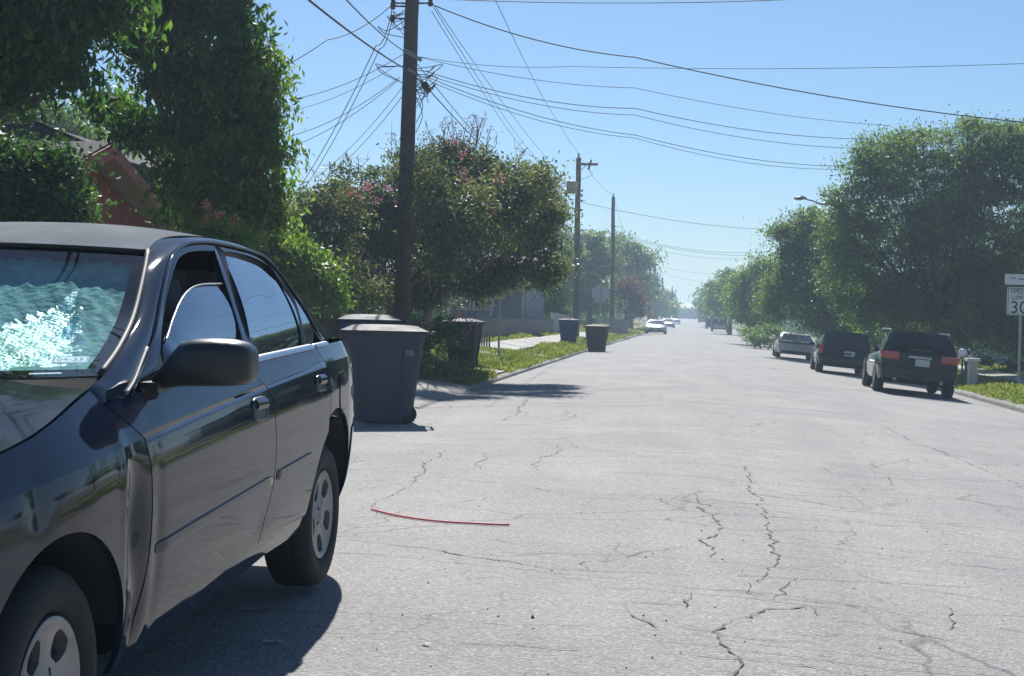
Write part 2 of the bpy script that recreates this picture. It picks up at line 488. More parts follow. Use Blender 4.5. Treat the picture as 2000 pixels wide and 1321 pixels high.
# driveway apron where the big bins stand, and the little walk at the kerb
ap = []
for y in np.linspace(15.4, 25.2, 24):
    row = []
    for x in np.r_[XL + 0.01, XL - 0.04, np.linspace(-3.8, -7.6, 10)]:
        row.append((x, y, rz_(XL, y) + 0.004 if x > XL else max(lz(x, y), rz_(XL, y) + 0.005) + (0.012 if x > -3.7 else 0.028)))
    ap.append(row)
tag(MB().grid(ap).build('driveway_path', mat('driveway_concrete', (0.30, 0.285, 0.26), 0.92, color2=(0.20, 0.19, 0.175), vscale=1.3, bump=0.35, bscale=70), smooth=True), kind='structure')
wk = [[(x, y, lz(x, y) + 0.03) for x in np.linspace(XL - 0.16, -4.9, 5)] for y in np.linspace(29.2, 31.4, 4)]
tag(MB().grid(wk).build('front_walk_path', concrete, smooth=True), kind='structure')
def sidewalk(name, x0, x1, a, b_, step):
    k = bpy.data.objects.new(name, None); COL.objects.link(k); tag(k, kind='structure')
    y = a
    while y < b_ - 0.1:
        z = [lz(xx, yy) + 0.045 + random.Random(int(y * 10)).uniform(-0.006, 0.006) for xx, yy in ((x0, y), (x1, y), (x1, y + step), (x0, y + step))]
        pts = [(x0, y + 0.008, z[0]), (x1, y + 0.008, z[1]), (x1, y + step - 0.008, z[2]), (x0, y + step - 0.008, z[3])]
        MB().prism(pts, (0, 0, -0.09)).build('concrete_slab', concrete, k)
        y += step
sidewalk('left_pavement', -5.75, -4.75, 41, 120, 1.5)
sidewalk('right_pavement', 8.9, 10.0, 30, 100, 1.5)

# cracks: narrow, jagged open joints, drawn as they run in the photo
crack_m = mat('crack_filling', (0.11, 0.108, 0.105), 0.95, vary=0.3, vscale=9)
crk = MB(); rc = np.random.default_rng(11)
def crack(px, w, jag=0.035):
    P = np.array([on_level(a, b, 0.0)[:2] for a, b in px])
    for k in range(3):
        P = np.array([on_level(a, b, rz_(*P[i]))[:2] for i, (a, b) in enumerate(px)])
    d = np.linalg.norm(np.diff(P, axis=0), axis=1).sum(); n = max(5, int(d / 0.055))
    Q = resample(P, n)
    wob = np.cumsum(rc.normal(0, 1, (n, 2)), axis=0); wob -= np.linspace(0, 1, n)[:, None] * wob[-1]
    Q = Q + wob * jag * 0.28 + rc.normal(0, jag * 0.28, (n, 2))
    t = np.gradient(Q, axis=0); nrm = np.stack([-t[:, 1], t[:, 0]], 1); nrm /= np.linalg.norm(nrm, axis=1)[:, None] + 1e-9
    ww = w * np.clip(0.65 + 0.5 * rc.normal(0, 1, n), 0.12, 1.9) * np.sin(np.linspace(0.12, pi - 0.12, n)) ** 0.4
    A = Q + nrm * ww[:, None] / 2; B = Q - nrm * ww[:, None] / 2
    crk.grid([[(a[0], a[1], rz_(*a) + 0.004), (b[0], b[1], rz_(*b) + 0.004)] for a, b in zip(A, B)])
C1 = [([(670, 1055), (790, 1068), (900, 1083), (1010, 1100), (1100, 1112), (1150, 1115), (1330, 1122)], .016),
      ([(1150, 1113), (1145, 1098), (1240, 1092), (1260, 1080), (1350, 1065)], .012),
      ([(725, 993), (735, 980), (775, 962), (790, 940), (812, 925), (815, 908), (850, 893), (862, 882), (950, 883), (1000, 880), (1040, 880)], .014),
      ([(950, 884), (952, 897), (930, 905), (940, 917)], .012), ([(835, 927), (900, 935), (980, 945), (1120, 965), (1240, 968), (1330, 985)], .009),
      ([(1090, 870), (1095, 880), (1050, 895), (1040, 906), (1050, 920), (1075, 922)], .016),
      ([(1100, 855), (1120, 875), (1200, 882), (1330, 895), (1440, 912)], .010), ([(700, 995), (727, 990), (732, 1010)], .010),
      ([(860, 990), (890, 985), (940, 978), (955, 970)], .008), ([(1020, 790), (1040, 780), (1010, 810), (980, 825)], .02),
      ([(1457, 910), (1470, 940), (1478, 968), (1495, 1000), (1505, 1040), (1520, 1070), (1535, 1100), (1505, 1125), (1475, 1138)], .020),
      ([(1372, 965), (1378, 985), (1405, 988), (1372, 992), (1390, 1020), (1400, 1045), (1372, 1058), (1400, 1072), (1392, 1090)], .020),
      ([(1540, 1107), (1680, 1110)], .010), ([(1475, 1140), (1470, 1160), (1510, 1170), (1560, 1130)], .010),
      ([(1420, 1321), (1440, 1305), (1425, 1280), (1410, 1250), (1430, 1240), (1424, 1222), (1470, 1208), (1500, 1192), (1560, 1190), (1580, 1180), (1594, 1205)], .022),
      ([(1330, 1148), (1440, 1158), (1550, 1170), (1700, 1190), (1850, 1212), (2010, 1238)], .013),
      ([(1300, 1218), (1420, 1240), (1600, 1255)], .010), ([(1640, 1215), (1750, 1232), (1900, 1262)], .011),
      ([(1300, 1275), (1440, 1288), (1560, 1300), (1700, 1325)], .011), ([(1335, 1185), (1345, 1165), (1355, 1158)], .018),
      ([(1715, 828), (1780, 860), (1850, 890), (1920, 920), (2000, 958)], .016), ([(1700, 900), (1780, 898), (1705, 912)], .012),
      ([(1670, 945), (1745, 950), (1748, 940), (1735, 930)], .014), ([(1530, 1058), (1700, 1080), (1850, 1098), (2000, 1120)], .010),
      ([(1560, 1015), (1660, 1022), (1780, 1030), (1900, 1048), (2000, 1058)], .009), ([(1770, 1020), (1900, 1025), (2000, 1026)], .008),
      ([(1300, 975), (1400, 985), (1500, 998), (1700, 1018)], .008), ([(1305, 900), (1450, 912)], .010), ([(1300, 935), (1480, 955), (1600, 975)], .008),
      ([(1220, 1180), (1230, 1200), (1265, 1220), (1280, 1235)], .010), ([(1220, 1178), (1340, 1182)], .008),
      ([(1845, 1185), (1848, 1210), (1858, 1230)], .014), ([(1620, 1110), (1760, 1150), (1990, 1180)], .008),
      ([(700, 855), (720, 850), (820, 862)], .012), ([(705, 905), (735, 905)], .012), ([(1500, 935), (1640, 945)], .008),
      ([(1100, 800), (1130, 815), (1060, 830)], .018), ([(1250, 760), (1400, 768), (1560, 778)], .02), ([(1180, 730), (1330, 733), (1450, 740)], .02),
      ([(1230, 835), (1420, 845), (1560, 862)], .012), ([(1560, 800), (1700, 818)], .015), ([(1600, 835), (1700, 870)], .012)]
for px, w in C1: crack(px, w * 0.66)
for k in range(130):
    x0 = rc.uniform(-1.3, 5.2); y0 = 5.0 + 32 * rc.random() ** 1.6; ln = rc.uniform(0.3, 2.2)
    a = (x0, y0); ang = rc.normal(0, 0.12) if k % 4 else rc.uniform(1.0, 2.2)
    ln = ln if k % 4 else ln * .3
    n = max(6, int(ln / 0.06)); Q = np.stack([x0 + np.linspace(0, ln, n) * cos(ang), y0 + np.linspace(0, ln, n) * sin(ang)], 1)
    Q += np.cumsum(rc.normal(0, 0.013, (n, 2)), axis=0)
    w = rc.uniform(.002, .005) * (1 + y0 / 25)
    crk.grid([[(p[0], p[1] + w / 2, rz_(*p) + .004), (p[0] + .002, p[1] - w / 2, rz_(*p) + .004)] for p in Q])
co = crk.build('road_cracks', crack_m, road); tag(co, kind='stuff')
# loose stones on the road
st = MB(); rs = np.random.default_rng(5)
for k in range(420):
    y = 4.2 + rs.gamma(1.6, 3.0); x = rs.uniform(-1.4, 4.5); s = rs.uniform(.0025, .008)
    z = rz_(x, y); r_ = rs.uniform(.7, 1.3, 6) * s
    st.add([(x + r_[0], y, z), (x, y + r_[1], z), (x - r_[2], y, z), (x, y - r_[3], z), (x, y, z + r_[4] * 0.8)], [(0, 1, 4), (1, 2, 4), (2, 3, 4), (3, 0, 4)])
tag(st.build('loose_gravel', mat('grit', (0.36, 0.35, 0.33), 0.9, vary=0.5, vscale=3), None), 'small loose stones scattered over the worn road surface', 'gravel', kind='stuff')

# grass
grass_m = leaf_mat('grass_blades', (0.08, 0.13, 0.022), (0.165, 0.22, 0.05), (0.27, 0.28, 0.09), 0.45, (1.5, 1.5, 0.7), 0.2)
def quads_mesh(name, P, tone, m, parent=None):
    """P: (n,4,3) corners; one quad each, with a tone per face"""
    n = len(P)
    me = bpy.data.meshes.new(name)
    me.vertices.add(n * 4); me.loops.add(n * 4); me.polygons.add(n)
    me.vertices.foreach_set('co', P.astype(np.float32).ravel())
    me.loops.foreach_set('vertex_index', np.arange(n * 4, dtype=np.int32))
    me.polygons.foreach_set('loop_start', np.arange(0, n * 4, 4, dtype=np.int32))
    me.update(calc_edges=True)
    at = me.attributes.new('tone', 'FLOAT', 'FACE'); at.data.foreach_set('value', tone.astype(np.float32))
    me.materials.append(m)
    o = bpy.data.objects.new(name, me); COL.objects.link(o)
    if parent is not None: o.parent = parent
    return o
def grass(x0, x1, y0, y1, n, seed, h, skip, label):
    r = np.random.default_rng(seed)
    y = y0 + (y1 - y0) * r.random(n * 2) ** 1.5; x = r.uniform(x0, x1, n * 2)
    pat = np.sin(x * 3.1 + y * .7) + np.sin(y * 1.9 - x * 1.3) + np.sin(x * .8 + y * .31 + 2)
    keep = (~skip(x, y)) & (r.random(n * 2) < np.clip(0.62 + 0.32 * pat, 0.05, 1)); x, y, pat = x[keep][:n], y[keep][:n], pat[keep][:n]
    z = land_z(x, y); k = len(x)
    hh = h * r.uniform(.5, 1.4, k) * (1 + 0.25 * pat); ang = r.uniform(0, 2 * pi, k); w = (0.006 + 0.00055 * y) * r.uniform(.6, 1.3, k)
    lean = r.uniform(.1, .9, k) * hh; la = r.uniform(0, 2 * pi, k)
    b = np.stack([x, y, z - .01], 1); s = np.stack([np.cos(ang) * w, np.sin(ang) * w, 0 * w], 1)
    top = b + np.stack([np.cos(la) * lean, np.sin(la) * lean, hh], 1)
    mid = (b + top) / 2 + np.stack([0 * hh, 0 * hh, hh * .12], 1)
    P = np.stack([b - s * .6, mid - s * .8 + 0, top, mid + s * .8], 1)
    tone = np.clip(0.5 + 0.2 * r.normal(0, 1, k) + 0.12 * pat, 0, 1)
    o = quads_mesh('grass', P, tone, grass_m); tag(o, label, 'grass', kind='stuff')
dr = lambda x, y: ((y > 15) & (y < 25.3)) | ((x > -5.8) & (x < -4.7) & (y > 41)) | ((x > -4.9) & (y > 29.2) & (y < 31.4))
grass(-9.5, XL - .04, 25.2, 78, 78000, 1, .09, dr, 'mown green grass strip between the left kerb and the fences')
rr = lambda x, y: (x > 8.9) & (x < 10.0) & (y > 30)
grass(XR + .08, 11.5, 20, 75, 52000, 2, .085, rr, 'bright green grass strip along the right kerb under the trees')
grass(-9, XL - .1, 78, 200, 14000, 3, .10, dr, 'distant grass verge along the left side of the street')
grass(XR + .1, 11, 75, 200, 14000, 4, .12, rr, 'distant grass verge along the right side of the street')

# ------------------------------------------------------------------ trees and shrubs
bark = mat('bark', (0.085, 0.07, 0.056), 0.95, color2=(0.15, 0.13, 0.11), vscale=5, bump=0.8, bscale=18)
bark_pale = mat('smooth_pale_bark', (0.16, 0.13, 0.10), 0.85, color2=(0.27, 0.23, 0.19), vscale=4, bump=0.3, bscale=12)
L_PECAN = leaf_mat('pecan_leaf', (0.0198, 0.0550, 0.0240), (0.0432, 0.1000, 0.0330), (0.1080, 0.1800, 0.0525), 0.54, (2.0, 2.1, 0.7))
L_DEEP = leaf_mat('deep_green_leaf', (0.0235, 0.0580, 0.0261), (0.0391, 0.0899, 0.0392), (0.0718, 0.1377, 0.0543), 0.38, (1.8, 2.0, 0.7))
L_MYRTLE = leaf_mat('crape_myrtle_leaf', (0.0391, 0.0725, 0.0370), (0.0809, 0.1232, 0.0543), (0.1827, 0.1812, 0.0979), 0.42, (1.7, 1.6, 0.7))
L_ELM = leaf_mat('elm_leaf', (0.0457, 0.0870, 0.0392), (0.0849, 0.1421, 0.0565), (0.1631, 0.2248, 0.0979), 0.52, (1.8, 1.85, 0.75))
L_BRIGHT = leaf_mat('bright_leaf', (0.0465, 0.0978, 0.0258), (0.0880, 0.1610, 0.0449), (0.1656, 0.2300, 0.0690), 0.5, (1.9, 1.9, 0.6))
L_RUST = leaf_mat('rusty_leaf', (0.085, 0.065, 0.028), (0.13, 0.085, 0.035), (0.17, 0.115, 0.05), 0.4, (1.6, 1.3, 0.7))
PINK = leaf_mat('pink_blossom', (0.30, 0.09, 0.12), (0.46, 0.18, 0.21), (0.58, 0.32, 0.33), 0.4, (1.3, 1.0, 1.1))
ORANGE = leaf_mat('orange_blossom', (0.50, 0.17, 0.09), (0.62, 0.28, 0.19), (0.68, 0.42, 0.32), 0.4, (1.2, 1.0, 0.9))
WHITEF = leaf_mat('white_blossom', (0.5, 0.45, 0.45), (0.62, 0.55, 0.55), (0.7, 0.66, 0.66), 0.3, (1.1, 1.0, 1.0))

def leaf_quads(C, size, r, aspect=0.42, droop=0.25, flat=0.45):
    n = len(C)
    a = r.normal(0, 1, (n, 3)); a[:, 2] -= droop * 2; a /= np.linalg.norm(a, axis=1)[:, None]
    u = r.normal(0, 1, (n, 3)); u[:, 2] += flat * 2.2
    s = np.cross(a, u); s /= np.linalg.norm(s, axis=1)[:, None] + 1e-9
    nn = np.cross(s, a)
    L = size * r.uniform(.6, 1.35, n)[:, None]
    W = L * aspect * r.uniform(.8, 1.2, n)[:, None]
    b = C - a * L / 2
    mid = b + a * L * 0.45 - nn * L * .06
    return np.stack([b, mid + s * W / 2, C + a * L / 2 - nn * L * .05, mid - s * W / 2], 1)

def crown_points(blobs, n, r, clump, shell=0.55):
    """clump centres spread through ellipsoids, denser near the outside; then leaves about each centre"""
    vol = np.array([b[3] * b[4] * b[5] for b in blobs]) ** 0.72
    per = 90
    ncl = max(3, n // per)
    pick = r.choice(len(blobs), ncl, p=vol / vol.sum())
    B = np.array(blobs)[pick]
    d = r.normal(0, 1, (ncl, 3)); d /= np.linalg.norm(d, axis=1)[:, None]
    rad = r.random(ncl) ** (1 / 3.0) * (1 - shell) + shell * (1 - 0.35 * r.random(ncl) ** 2)
    rad *= r.uniform(0.8, 1.2, ncl)
    cc = B[:, :3] + d * rad[:, None] * B[:, 3:6]
    size = clump * r.uniform(.5, 1.4, ncl)
    wisp = r.random(ncl) < .11      # some twigs reach past the outline
    cc[wisp] += d[wisp] * B[wisp, 3:6] * r.uniform(.08, .24, (wisp.sum(), 1)); size[wisp] *= .55
    idx = np.repeat(np.arange(ncl), per)
    off = r.normal(0, 1, (ncl * per, 3)) * np.array([1, 1, .62]) * 0.55
    pts = cc[idx] + off * size[idx][:, None]
    tone = np.clip(0.48 + 0.25 * r.normal(0, 1, ncl)[idx] + 0.17 * r.normal(0, 1, ncl * per), 0, 1)
    return pts, tone, cc

def tree(name, label, cat, base, blobs, n, leaf, lm, seed, trunk_r=0.16, fork=1.8, group=None, bk=None, stems=1, clump=0.45,
         aspect=0.42, droop=0.25, twigs=40, shell=0.55, lean=(0, 0), fork_r=0.62, zmin=0.25, extra=None):
    """blobs are given in world coordinates (centre, radii)"""
    r = np.random.default_rng(seed)
    base = np.array(base, float)
    t = empty(name, tuple(base), label, cat, group)
    bl = [tuple(np.array(b[:3]) - base) + tuple(b[3:6]) for b in blobs]
    sub_ = []
    for b in bl:
        for k in range(5):
            d = r.normal(0, 1, 3); d /= np.linalg.norm(d); f = r.uniform(.42, .68)
            sub_.append((b[0] + d[0] * b[3] * .58, b[1] + d[1] * b[4] * .58, b[2] + d[2] * b[5] * .58, b[3] * f, b[4] * f, b[5] * f))
    pts, tone, cc = crown_points(bl + sub_, n, r, clump, shell)
    g = pts[:, 2] > zmin; pts, tone = pts[g], tone[g]
    P = leaf_quads(pts, leaf, r, aspect, droop)
    crown = quads_mesh('crown', P, tone, lm, t)
    if extra:
        eb = [tuple(np.array(b[:3]) - base) + tuple(b[3:6]) for b in extra[0]]
        pe, te, _c = crown_points(eb, extra[1], r, .5, .4)
        quads_mesh('upper_crown', leaf_quads(pe, extra[2], r, aspect, droop), te, lm, t)
    bk = bk or bark
    lim = MB()
    for s in range(stems):
        q = MB()
        a0 = 2 * pi * s / max(1, stems) + r.uniform(0, 1); sp = 0.0 if stems == 1 else 0.22
        b0 = np.array([cos(a0) * sp, sin(a0) * sp, -0.12])
        top = np.array([lean[0] + cos(a0) * sp * 2.2, lean[1] + sin(a0) * sp * 2.2, fork])
        mid = (b0 + top) / 2 + r.normal(0, .05, 3)
        line = smooth_line([b0, mid, top], 5)
        q.tube(line, np.linspace(trunk_r * 1.25, trunk_r * 0.8, len(line)), 9)
        q.build('trunk', bk, t, smooth=True)
        tops = [b for k, b in enumerate(bl) if stems == 1 or k % stems == s] or bl[:1]
        for b in tops:
            c = np.array(b[:3]); m1 = top + (c - top) * .5 + r.normal(0, .12, 3) + np.array([0, 0, -.08 * np.linalg.norm(c - top)])
            l2 = smooth_line([top - np.array([0, 0, .05]), m1, c], 5)
            rr_ = trunk_r * fork_r * (0.55 if len(tops) > 4 else .8)
            lim.tube(l2, np.linspace(rr_, rr_ * .25, len(l2)), 6, caps=False)
    ends = [np.array(b[:3]) for b in bl]
    for k in r.choice(len(cc), min(twigs, len(cc)), replace=False):
        c = cc[k]; e = min(ends, key=lambda v: np.linalg.norm(v - c))
        if c[2] < zmin: continue
        m1 = e + (c - e) * .5 + r.normal(0, .1, 3)
        l2 = smooth_line([e, m1, c, c + (c - m1) * .25], 3)
        lim.tube(l2, np.linspace(trunk_r * .16 + .004, .004, len(l2)), 4, caps=False)
    lim.build('limbs', bk, t, smooth=True)
    return t

def pxblobs(L, dz=0.0):
    """(px, py, half-width px, half-height px, distance, depth factor) -> world ellipsoids"""
    out = []
    for b in L:
        px, py, rx, rz, D = b[:5]; k = b[5] if len(b) > 5 else 0.85
        c = at_depth(px, py, D); s = D / FPX
        out.append((c[0], c[1], c[2] + dz, rx * s * .88, max(rx, rz) * s * k * .88, rz * s * .88))
    return out
def blossoms(t, name, centres, n, size, m, seed, spread, kind='stuff'):
    r = np.random.default_rng(seed); b = np.array(t.location)
    C = np.repeat(np.array(centres) - b, n, axis=0) + r.normal(0, 1, (len(centres) * n, 3)) * np.array([.8, .8, .7]) * spread
    o = quads_mesh(name, leaf_quads(C, size, r, 0.8, 0, .3), np.clip(r.normal(.5, .28, len(C)), 0, 1), m, t); o['kind'] = 'stuff'
    return o

# big pecan at left, its trunk by the orange house
pb = [(345, 10, 110, 85, 18.3), (440, 20, 80, 90, 17.6), (462, 120, 58, 70, 17.2), (330, 135, 66, 58, 18.6), (400, 180, 85, 65, 18), (250, 40, 70, 55, 18.8), (200, 20, 60, 40, 19), (290, 90, 60, 50, 18.8),
      (215, 215, 48, 32, 19.5), (270, 240, 60, 42, 19), (468, 200, 38, 50, 17.3), (365, 270, 65, 55, 18.5), (425, 285, 62, 55, 17.6), (365, 350, 42, 48, 18.6), (400, 400, 50, 36, 18.2), (325, 420, 34, 34, 18.8),
      (380, -120, 170, 110, 18), (240, -90, 100, 60, 18.5)]
c = at_depth(392, 470, 18.2)
tree('pecan_tree', 'tall dark pecan tree beside the orange gable with sunlit leaves down its right edge', 'tree',
     (c[0], 18.2, lz(c[0], 18.2)), pxblobs(pb), 41000, .125, L_PECAN, 21, .17, 2.6, shell=.72, clump=.30, aspect=.34, droop=.55, twigs=90, lean=(-.1, 0), fork_r=.4, extra=([(-8.2, 18.6, 7.6, 2.2, 2.2, 1.7), (-10, 18.8, 7.4, 2.2, 2.2, 1.8), (-9.2, 18.2, 9.6, 2.3, 2.3, 1.8)], 14000, .24))
ob = [(30, 30, 110, 60, 13.5), (120, 120, 52, 30, 13.2), (50, 130, 55, 38, 13.6), (75, 55, 75, 50, 13.2), (-60, 60, 120, 110, 13.5), (150, 160, 42, 18, 13), (15, 175, 34, 26, 13.6), (175, 5, 70, 34, 13.2), (110, 30, 80, 42, 13.3), (210, 30, 50, 30, 13.3), (90, 165, 46, 24, 13.4), (60, -80, 200, 70, 13.5)]
tree('shade_tree', 'dark overhanging branches of a nearer tree at the upper left edge', 'tree', (-7.9, 14.0, lz(-7.9, 14)), pxblobs(ob), 26000, .115, L_PECAN, 22, .16, 2.7, clump=.34, aspect=.36, droop=.6, twigs=60, fork_r=.3, extra=([(-7.4, 14.2, 6.6, 2.0, 2.0, 1.5), (-9, 14, 6, 2, 2, 2)], 8000, .24))
tree('bushy_tree', 'dense dark green bush crowding the front of the orange house', 'shrub', (*at_depth(60, 440, 19.2)[:2], lz(-8.5, 19.2)),
     pxblobs([(45, 325, 105, 72, 19.2), (98, 375, 66, 85, 19), (30, 410, 110, 90, 19), (115, 425, 55, 60, 18.8), (-40, 350, 90, 90, 19.4)]), 24000, .11, L_DEEP, 23, .08, .7, clump=.34, stems=3, zmin=.1)
tree('backyard_tree', 'pale green sunlit tree rising behind the dark roof at left', 'tree', (*at_depth(70, 420, 46)[:2], .6),
     pxblobs([(60, 240, 85, 45, 46), (115, 255, 45, 35, 46), (10, 230, 60, 40, 46), (150, 280, 50, 40, 47), (235, 290, 50, 40, 48), (300, 330, 60, 50, 49)]), 15000, .2, L_BRIGHT, 24, .2, 3, clump=.9)
# orange-flowered shrub just over the car roof
t = tree('flowering_shrub', 'small shrub with orange-pink flower spikes behind the sedan roof', 'shrub', (*at_depth(430, 500, 15.6)[:2], lz(-4.8, 15.6) + .02),
     pxblobs([(420, 470, 40, 28, 15.6), (455, 480, 45, 30, 15.4), (390, 485, 35, 25, 15.8)]), 3000, .09, L_BRIGHT, 25, .025, .35, clump=.16, stems=4, twigs=14, zmin=.05)
blossoms(t, 'blossom', [at_depth(*p) for p in ((404, 400, 15.5), (407, 425, 15.5), (428, 418, 15.5), (420, 440, 15.5), (452, 440, 15.4), (458, 430, 15.4), (400, 445, 15.6), (445, 452, 15.4))], 40, .032, ORANGE, 3, .035)
# sunlit vines and shrubs below the pecan
tree('leafy_shrub', 'bright leafy shrub between the pecan and the crape myrtle', 'shrub', (*at_depth(500, 560, 22)[:2], lz(-6, 22)),
     pxblobs([(480, 440, 45, 45, 21.8), (520, 480, 45, 45, 22), (560, 500, 55, 60, 22.4), (600, 540, 60, 55, 22.6), (540, 560, 70, 60, 22.4), (640, 580, 50, 40, 22.8), (470, 500, 50, 50, 22)]), 22000, .085, L_BRIGHT, 26, .06, .6, clump=.26, stems=3, zmin=.1)

tree('pecan_lit_flank', 'sunlit right flank of the tall pecan, drawn in brighter leaves', 'tree', (*at_depth(455, 500, 17.2)[:2], lz(-5.2, 17.2)),  # sunlit side of the pecan; its light is put into brighter leaves
     pxblobs([(490, 290, 56, 28, 17), (548, 302, 30, 20, 16.8), (445, 335, 62, 55, 17.2), (505, 365, 42, 52, 17.1), (430, 400, 66, 44, 17.3), (510, 420, 44, 36, 17.2), (505, 180, 26, 44, 17), (520, 120, 16, 30, 17), (515, 240, 26, 34, 17)]),
     17000, .105, L_BRIGHT, 38, .06, 1.3, clump=.26, aspect=.34, droop=.55, twigs=50, zmin=.2)
# crape myrtle round the big pole
mb = [(640, 410, 75, 62, 26.3), (700, 385, 70, 75, 29.5), (600, 425, 40, 45, 26), (760, 400, 70, 90, 30), (850, 350, 75, 75, 29.6), (905, 330, 60, 55, 29.8), (930, 400, 90, 85, 29.4),
      (1000, 350, 60, 45, 30), (1050, 400, 58, 75, 29.6), (1010, 470, 90, 80, 29), (1060, 510, 40, 60, 29.2), (860, 480, 110, 80, 29.2), (740, 500, 100, 80, 29.6), (640, 500, 85, 70, 26.4),
      (950, 540, 80, 45, 29), (820, 560, 70, 50, 29.4), (700, 575, 70, 45, 29.8), (600, 470, 60, 50, 26), (800, 440, 80, 80, 30.5), (790, 350, 45, 50, 30.3), (560, 445, 36, 32, 27), (1045, 370, 46, 44, 27.2), (985, 345, 44, 38, 27.6), (950, 395, 50, 46, 27.3), (1020, 450, 52, 40, 27.4), (1065, 430, 34, 40, 27.8), (960, 470, 40, 36, 27.6), (700, 560, 70, 45, 26.4), (850, 410, 55, 60, 25.4), (890, 455, 58, 55, 25.4), (860, 505, 50, 40, 25.2), (840, 350, 36, 40, 25.8), (925, 400, 46, 50, 26),  (1000, 590, 0.1, 0.1, 29)][:-1]
c = at_depth(800, 700, 29.5)
cm = tree('crape_myrtle', 'wide pink-flowering crape myrtle around the big wooden pole', 'tree', (c[0], 29.5, lz(c[0], 29.5)), pxblobs(mb), 132000, .085, L_MYRTLE, 27, .075, 1.5, bk=bark_pale, stems=5, clump=.3, twigs=130, droop=.2, shell=.6)
fl = [(690, 375), (712, 368), (760, 370), (700, 385), (905, 335), (915, 350), (925, 372), (940, 393), (870, 388), (975, 352), (890, 400), (930, 400), (850, 405), (720, 300 + 62), (885, 275), (905, 300), (780, 395), (830, 430), (660, 392), (640, 372), (735, 390), (960, 410), (800, 470), (870, 450)]
r_ = np.random.default_rng(8)
blossoms(cm, 'blossom', [at_depth(px, py, (26.2 if px > 930 or px < 720 else 28.2) + r_.uniform(-.2, .4)) for px, py in fl], 34, .042, PINK, 5, .075)
seed_m = mat('dry_seed_head', (0.22, 0.12, 0.08), 0.9)
sp = MB(); rs = np.random.default_rng(31)
for px, py, px2, py2 in [(880, 300, 905, 262), (900, 300, 925, 240), (915, 295, 945, 232), (860, 310, 830, 262), (870, 300, 868, 240), (930, 290, 938, 225), (890, 290, 890, 245), (840, 320, 820, 280), (775, 330, 768, 268), (950, 300, 965, 255), (700, 330, 690, 305), (640, 350, 632, 330), (680, 340, 672, 312), (1010, 320, 1022, 292)]:
    a = at_depth(px, py, 29.5); b = at_depth(px2, py2, 29.5)
    for k in range(3):
        e = b + rs.normal(0, .12, 3); m1 = (a + e) / 2 + rs.normal(0, .06, 3)
        sp.tube(smooth_line([a, m1, e], 4), np.linspace(.009, .004, 9), 4, caps=False)
        for j in range(4):
            w = e + (m1 - e) * rs.uniform(0, .6); sp.tube([w, w + rs.normal(0, .09, 3)], [.005, .003], 3, caps=False)
spo = mesh_obj('bare_twigs', sp.V, sp.F, seed_m, cm, world=True); spo['kind'] = 'stuff'
blossoms(cm, 'seed_cluster', [at_depth(px, py, 29.4) for px, py in ((905, 262), (925, 245), (940, 240), (868, 250), (890, 250), (960, 262), (768, 275), (830, 268), (880, 280), (915, 275), (945, 290), (850, 300))], 26, .035, L_RUST, 9, .11)

# shrubs at the foot of the crape myrtle, round the dark bin
t = tree('flowering_shrub', 'low dark shrub with pink and white flowers before the dark bin', 'shrub', (*at_depth(850, 700, 27.2)[:2], lz(-4.6, 27.2)),
     pxblobs([(850, 660, 42, 38, 27.2), (822, 685, 32, 24, 26.8), (875, 640, 26, 26, 27.6), (800, 655, 40, 40, 27.8), (900, 690, 22, 14, 27)]), 9000, .055, L_DEEP, 28, .03, .3, clump=.14, stems=4, twigs=20, zmin=.03, aspect=.5)
blossoms(t, 'pink_blossom', [at_depth(*p) for p in ((905, 618, 26.8), (890, 612, 26.8), (915, 640, 26.7), (922, 632, 26.7), (841, 640, 26.4), (908, 655, 26.7))], 45, .035, PINK, 6, .055)
blossoms(t, 'white_blossom', [at_depth(*p) for p in ((893, 668, 26.5), (870, 690, 26.4), (832, 632, 26.6), (828, 690, 26.3))], 14, .035, WHITEF, 7, .04)
tree('hedge_bush', 'dark hedge in deep shade behind the bins under the crape myrtle', 'hedge', (*at_depth(720, 640, 33)[:2], lz(-6.8, 33)),
     pxblobs([(620, 590, 60, 55, 33), (690, 600, 60, 55, 33.5), (760, 610, 60, 55, 33), (830, 590, 60, 50, 34), (660, 650, 80, 40, 33), (780, 650, 70, 40, 33)]), 18000, .09, L_DEEP, 29, .06, .5, clump=.3, stems=4, zmin=.05)
tree('hedge_bush', 'sunlit ground-hugging weeds along the driveway edge below the crape myrtle', 'shrub', (-4.35, 25.9, lz(-4.35, 25.9)),
     [(-4.2, 25.8, .32, .42, .45, .16), (-4.8, 26.0, .36, .5, .5, .2), (-5.5, 26.2, .4, .5, .5, .25), (-3.95, 26.6, .3, .25, .5, .12)], 5000, .06, L_BRIGHT, 30, .012, .1, clump=.12, stems=3, twigs=8, zmin=.01)

# trees farther down the left side
tree('garden_tree', 'yellow-green tree in the garden behind the white fence panel', 'tree', (*at_depth(1075, 640, 75)[:2], lz(-6.7, 75)),
     pxblobs([(1060, 590, 35, 28, 75), (1085, 575, 30, 30, 75), (1040, 560, 35, 30, 76), (1095, 605, 26, 16, 75), (1075, 540, 30, 28, 76), (1100, 500, 26, 40, 77)]), 10000, .16, L_BRIGHT, 32, .08, .7, clump=.4, zmin=.2)
tree('street_tree', 'broad green tree behind the pole with the crossarm', 'tree', (*at_depth(1150, 650, 112)[:2], lz(-6.5, 112)),
     pxblobs([(1150, 505, 46, 48, 112), (1120, 530, 44, 50, 110), (1170, 520, 36, 48, 113), (1140, 580, 50, 45, 112), (1105, 480, 28, 44, 112), (1172, 580, 30, 42, 114), (1160, 470, 28, 20, 112)]), 17000, .30, L_ELM, 33, .2, 2.2, clump=.85)
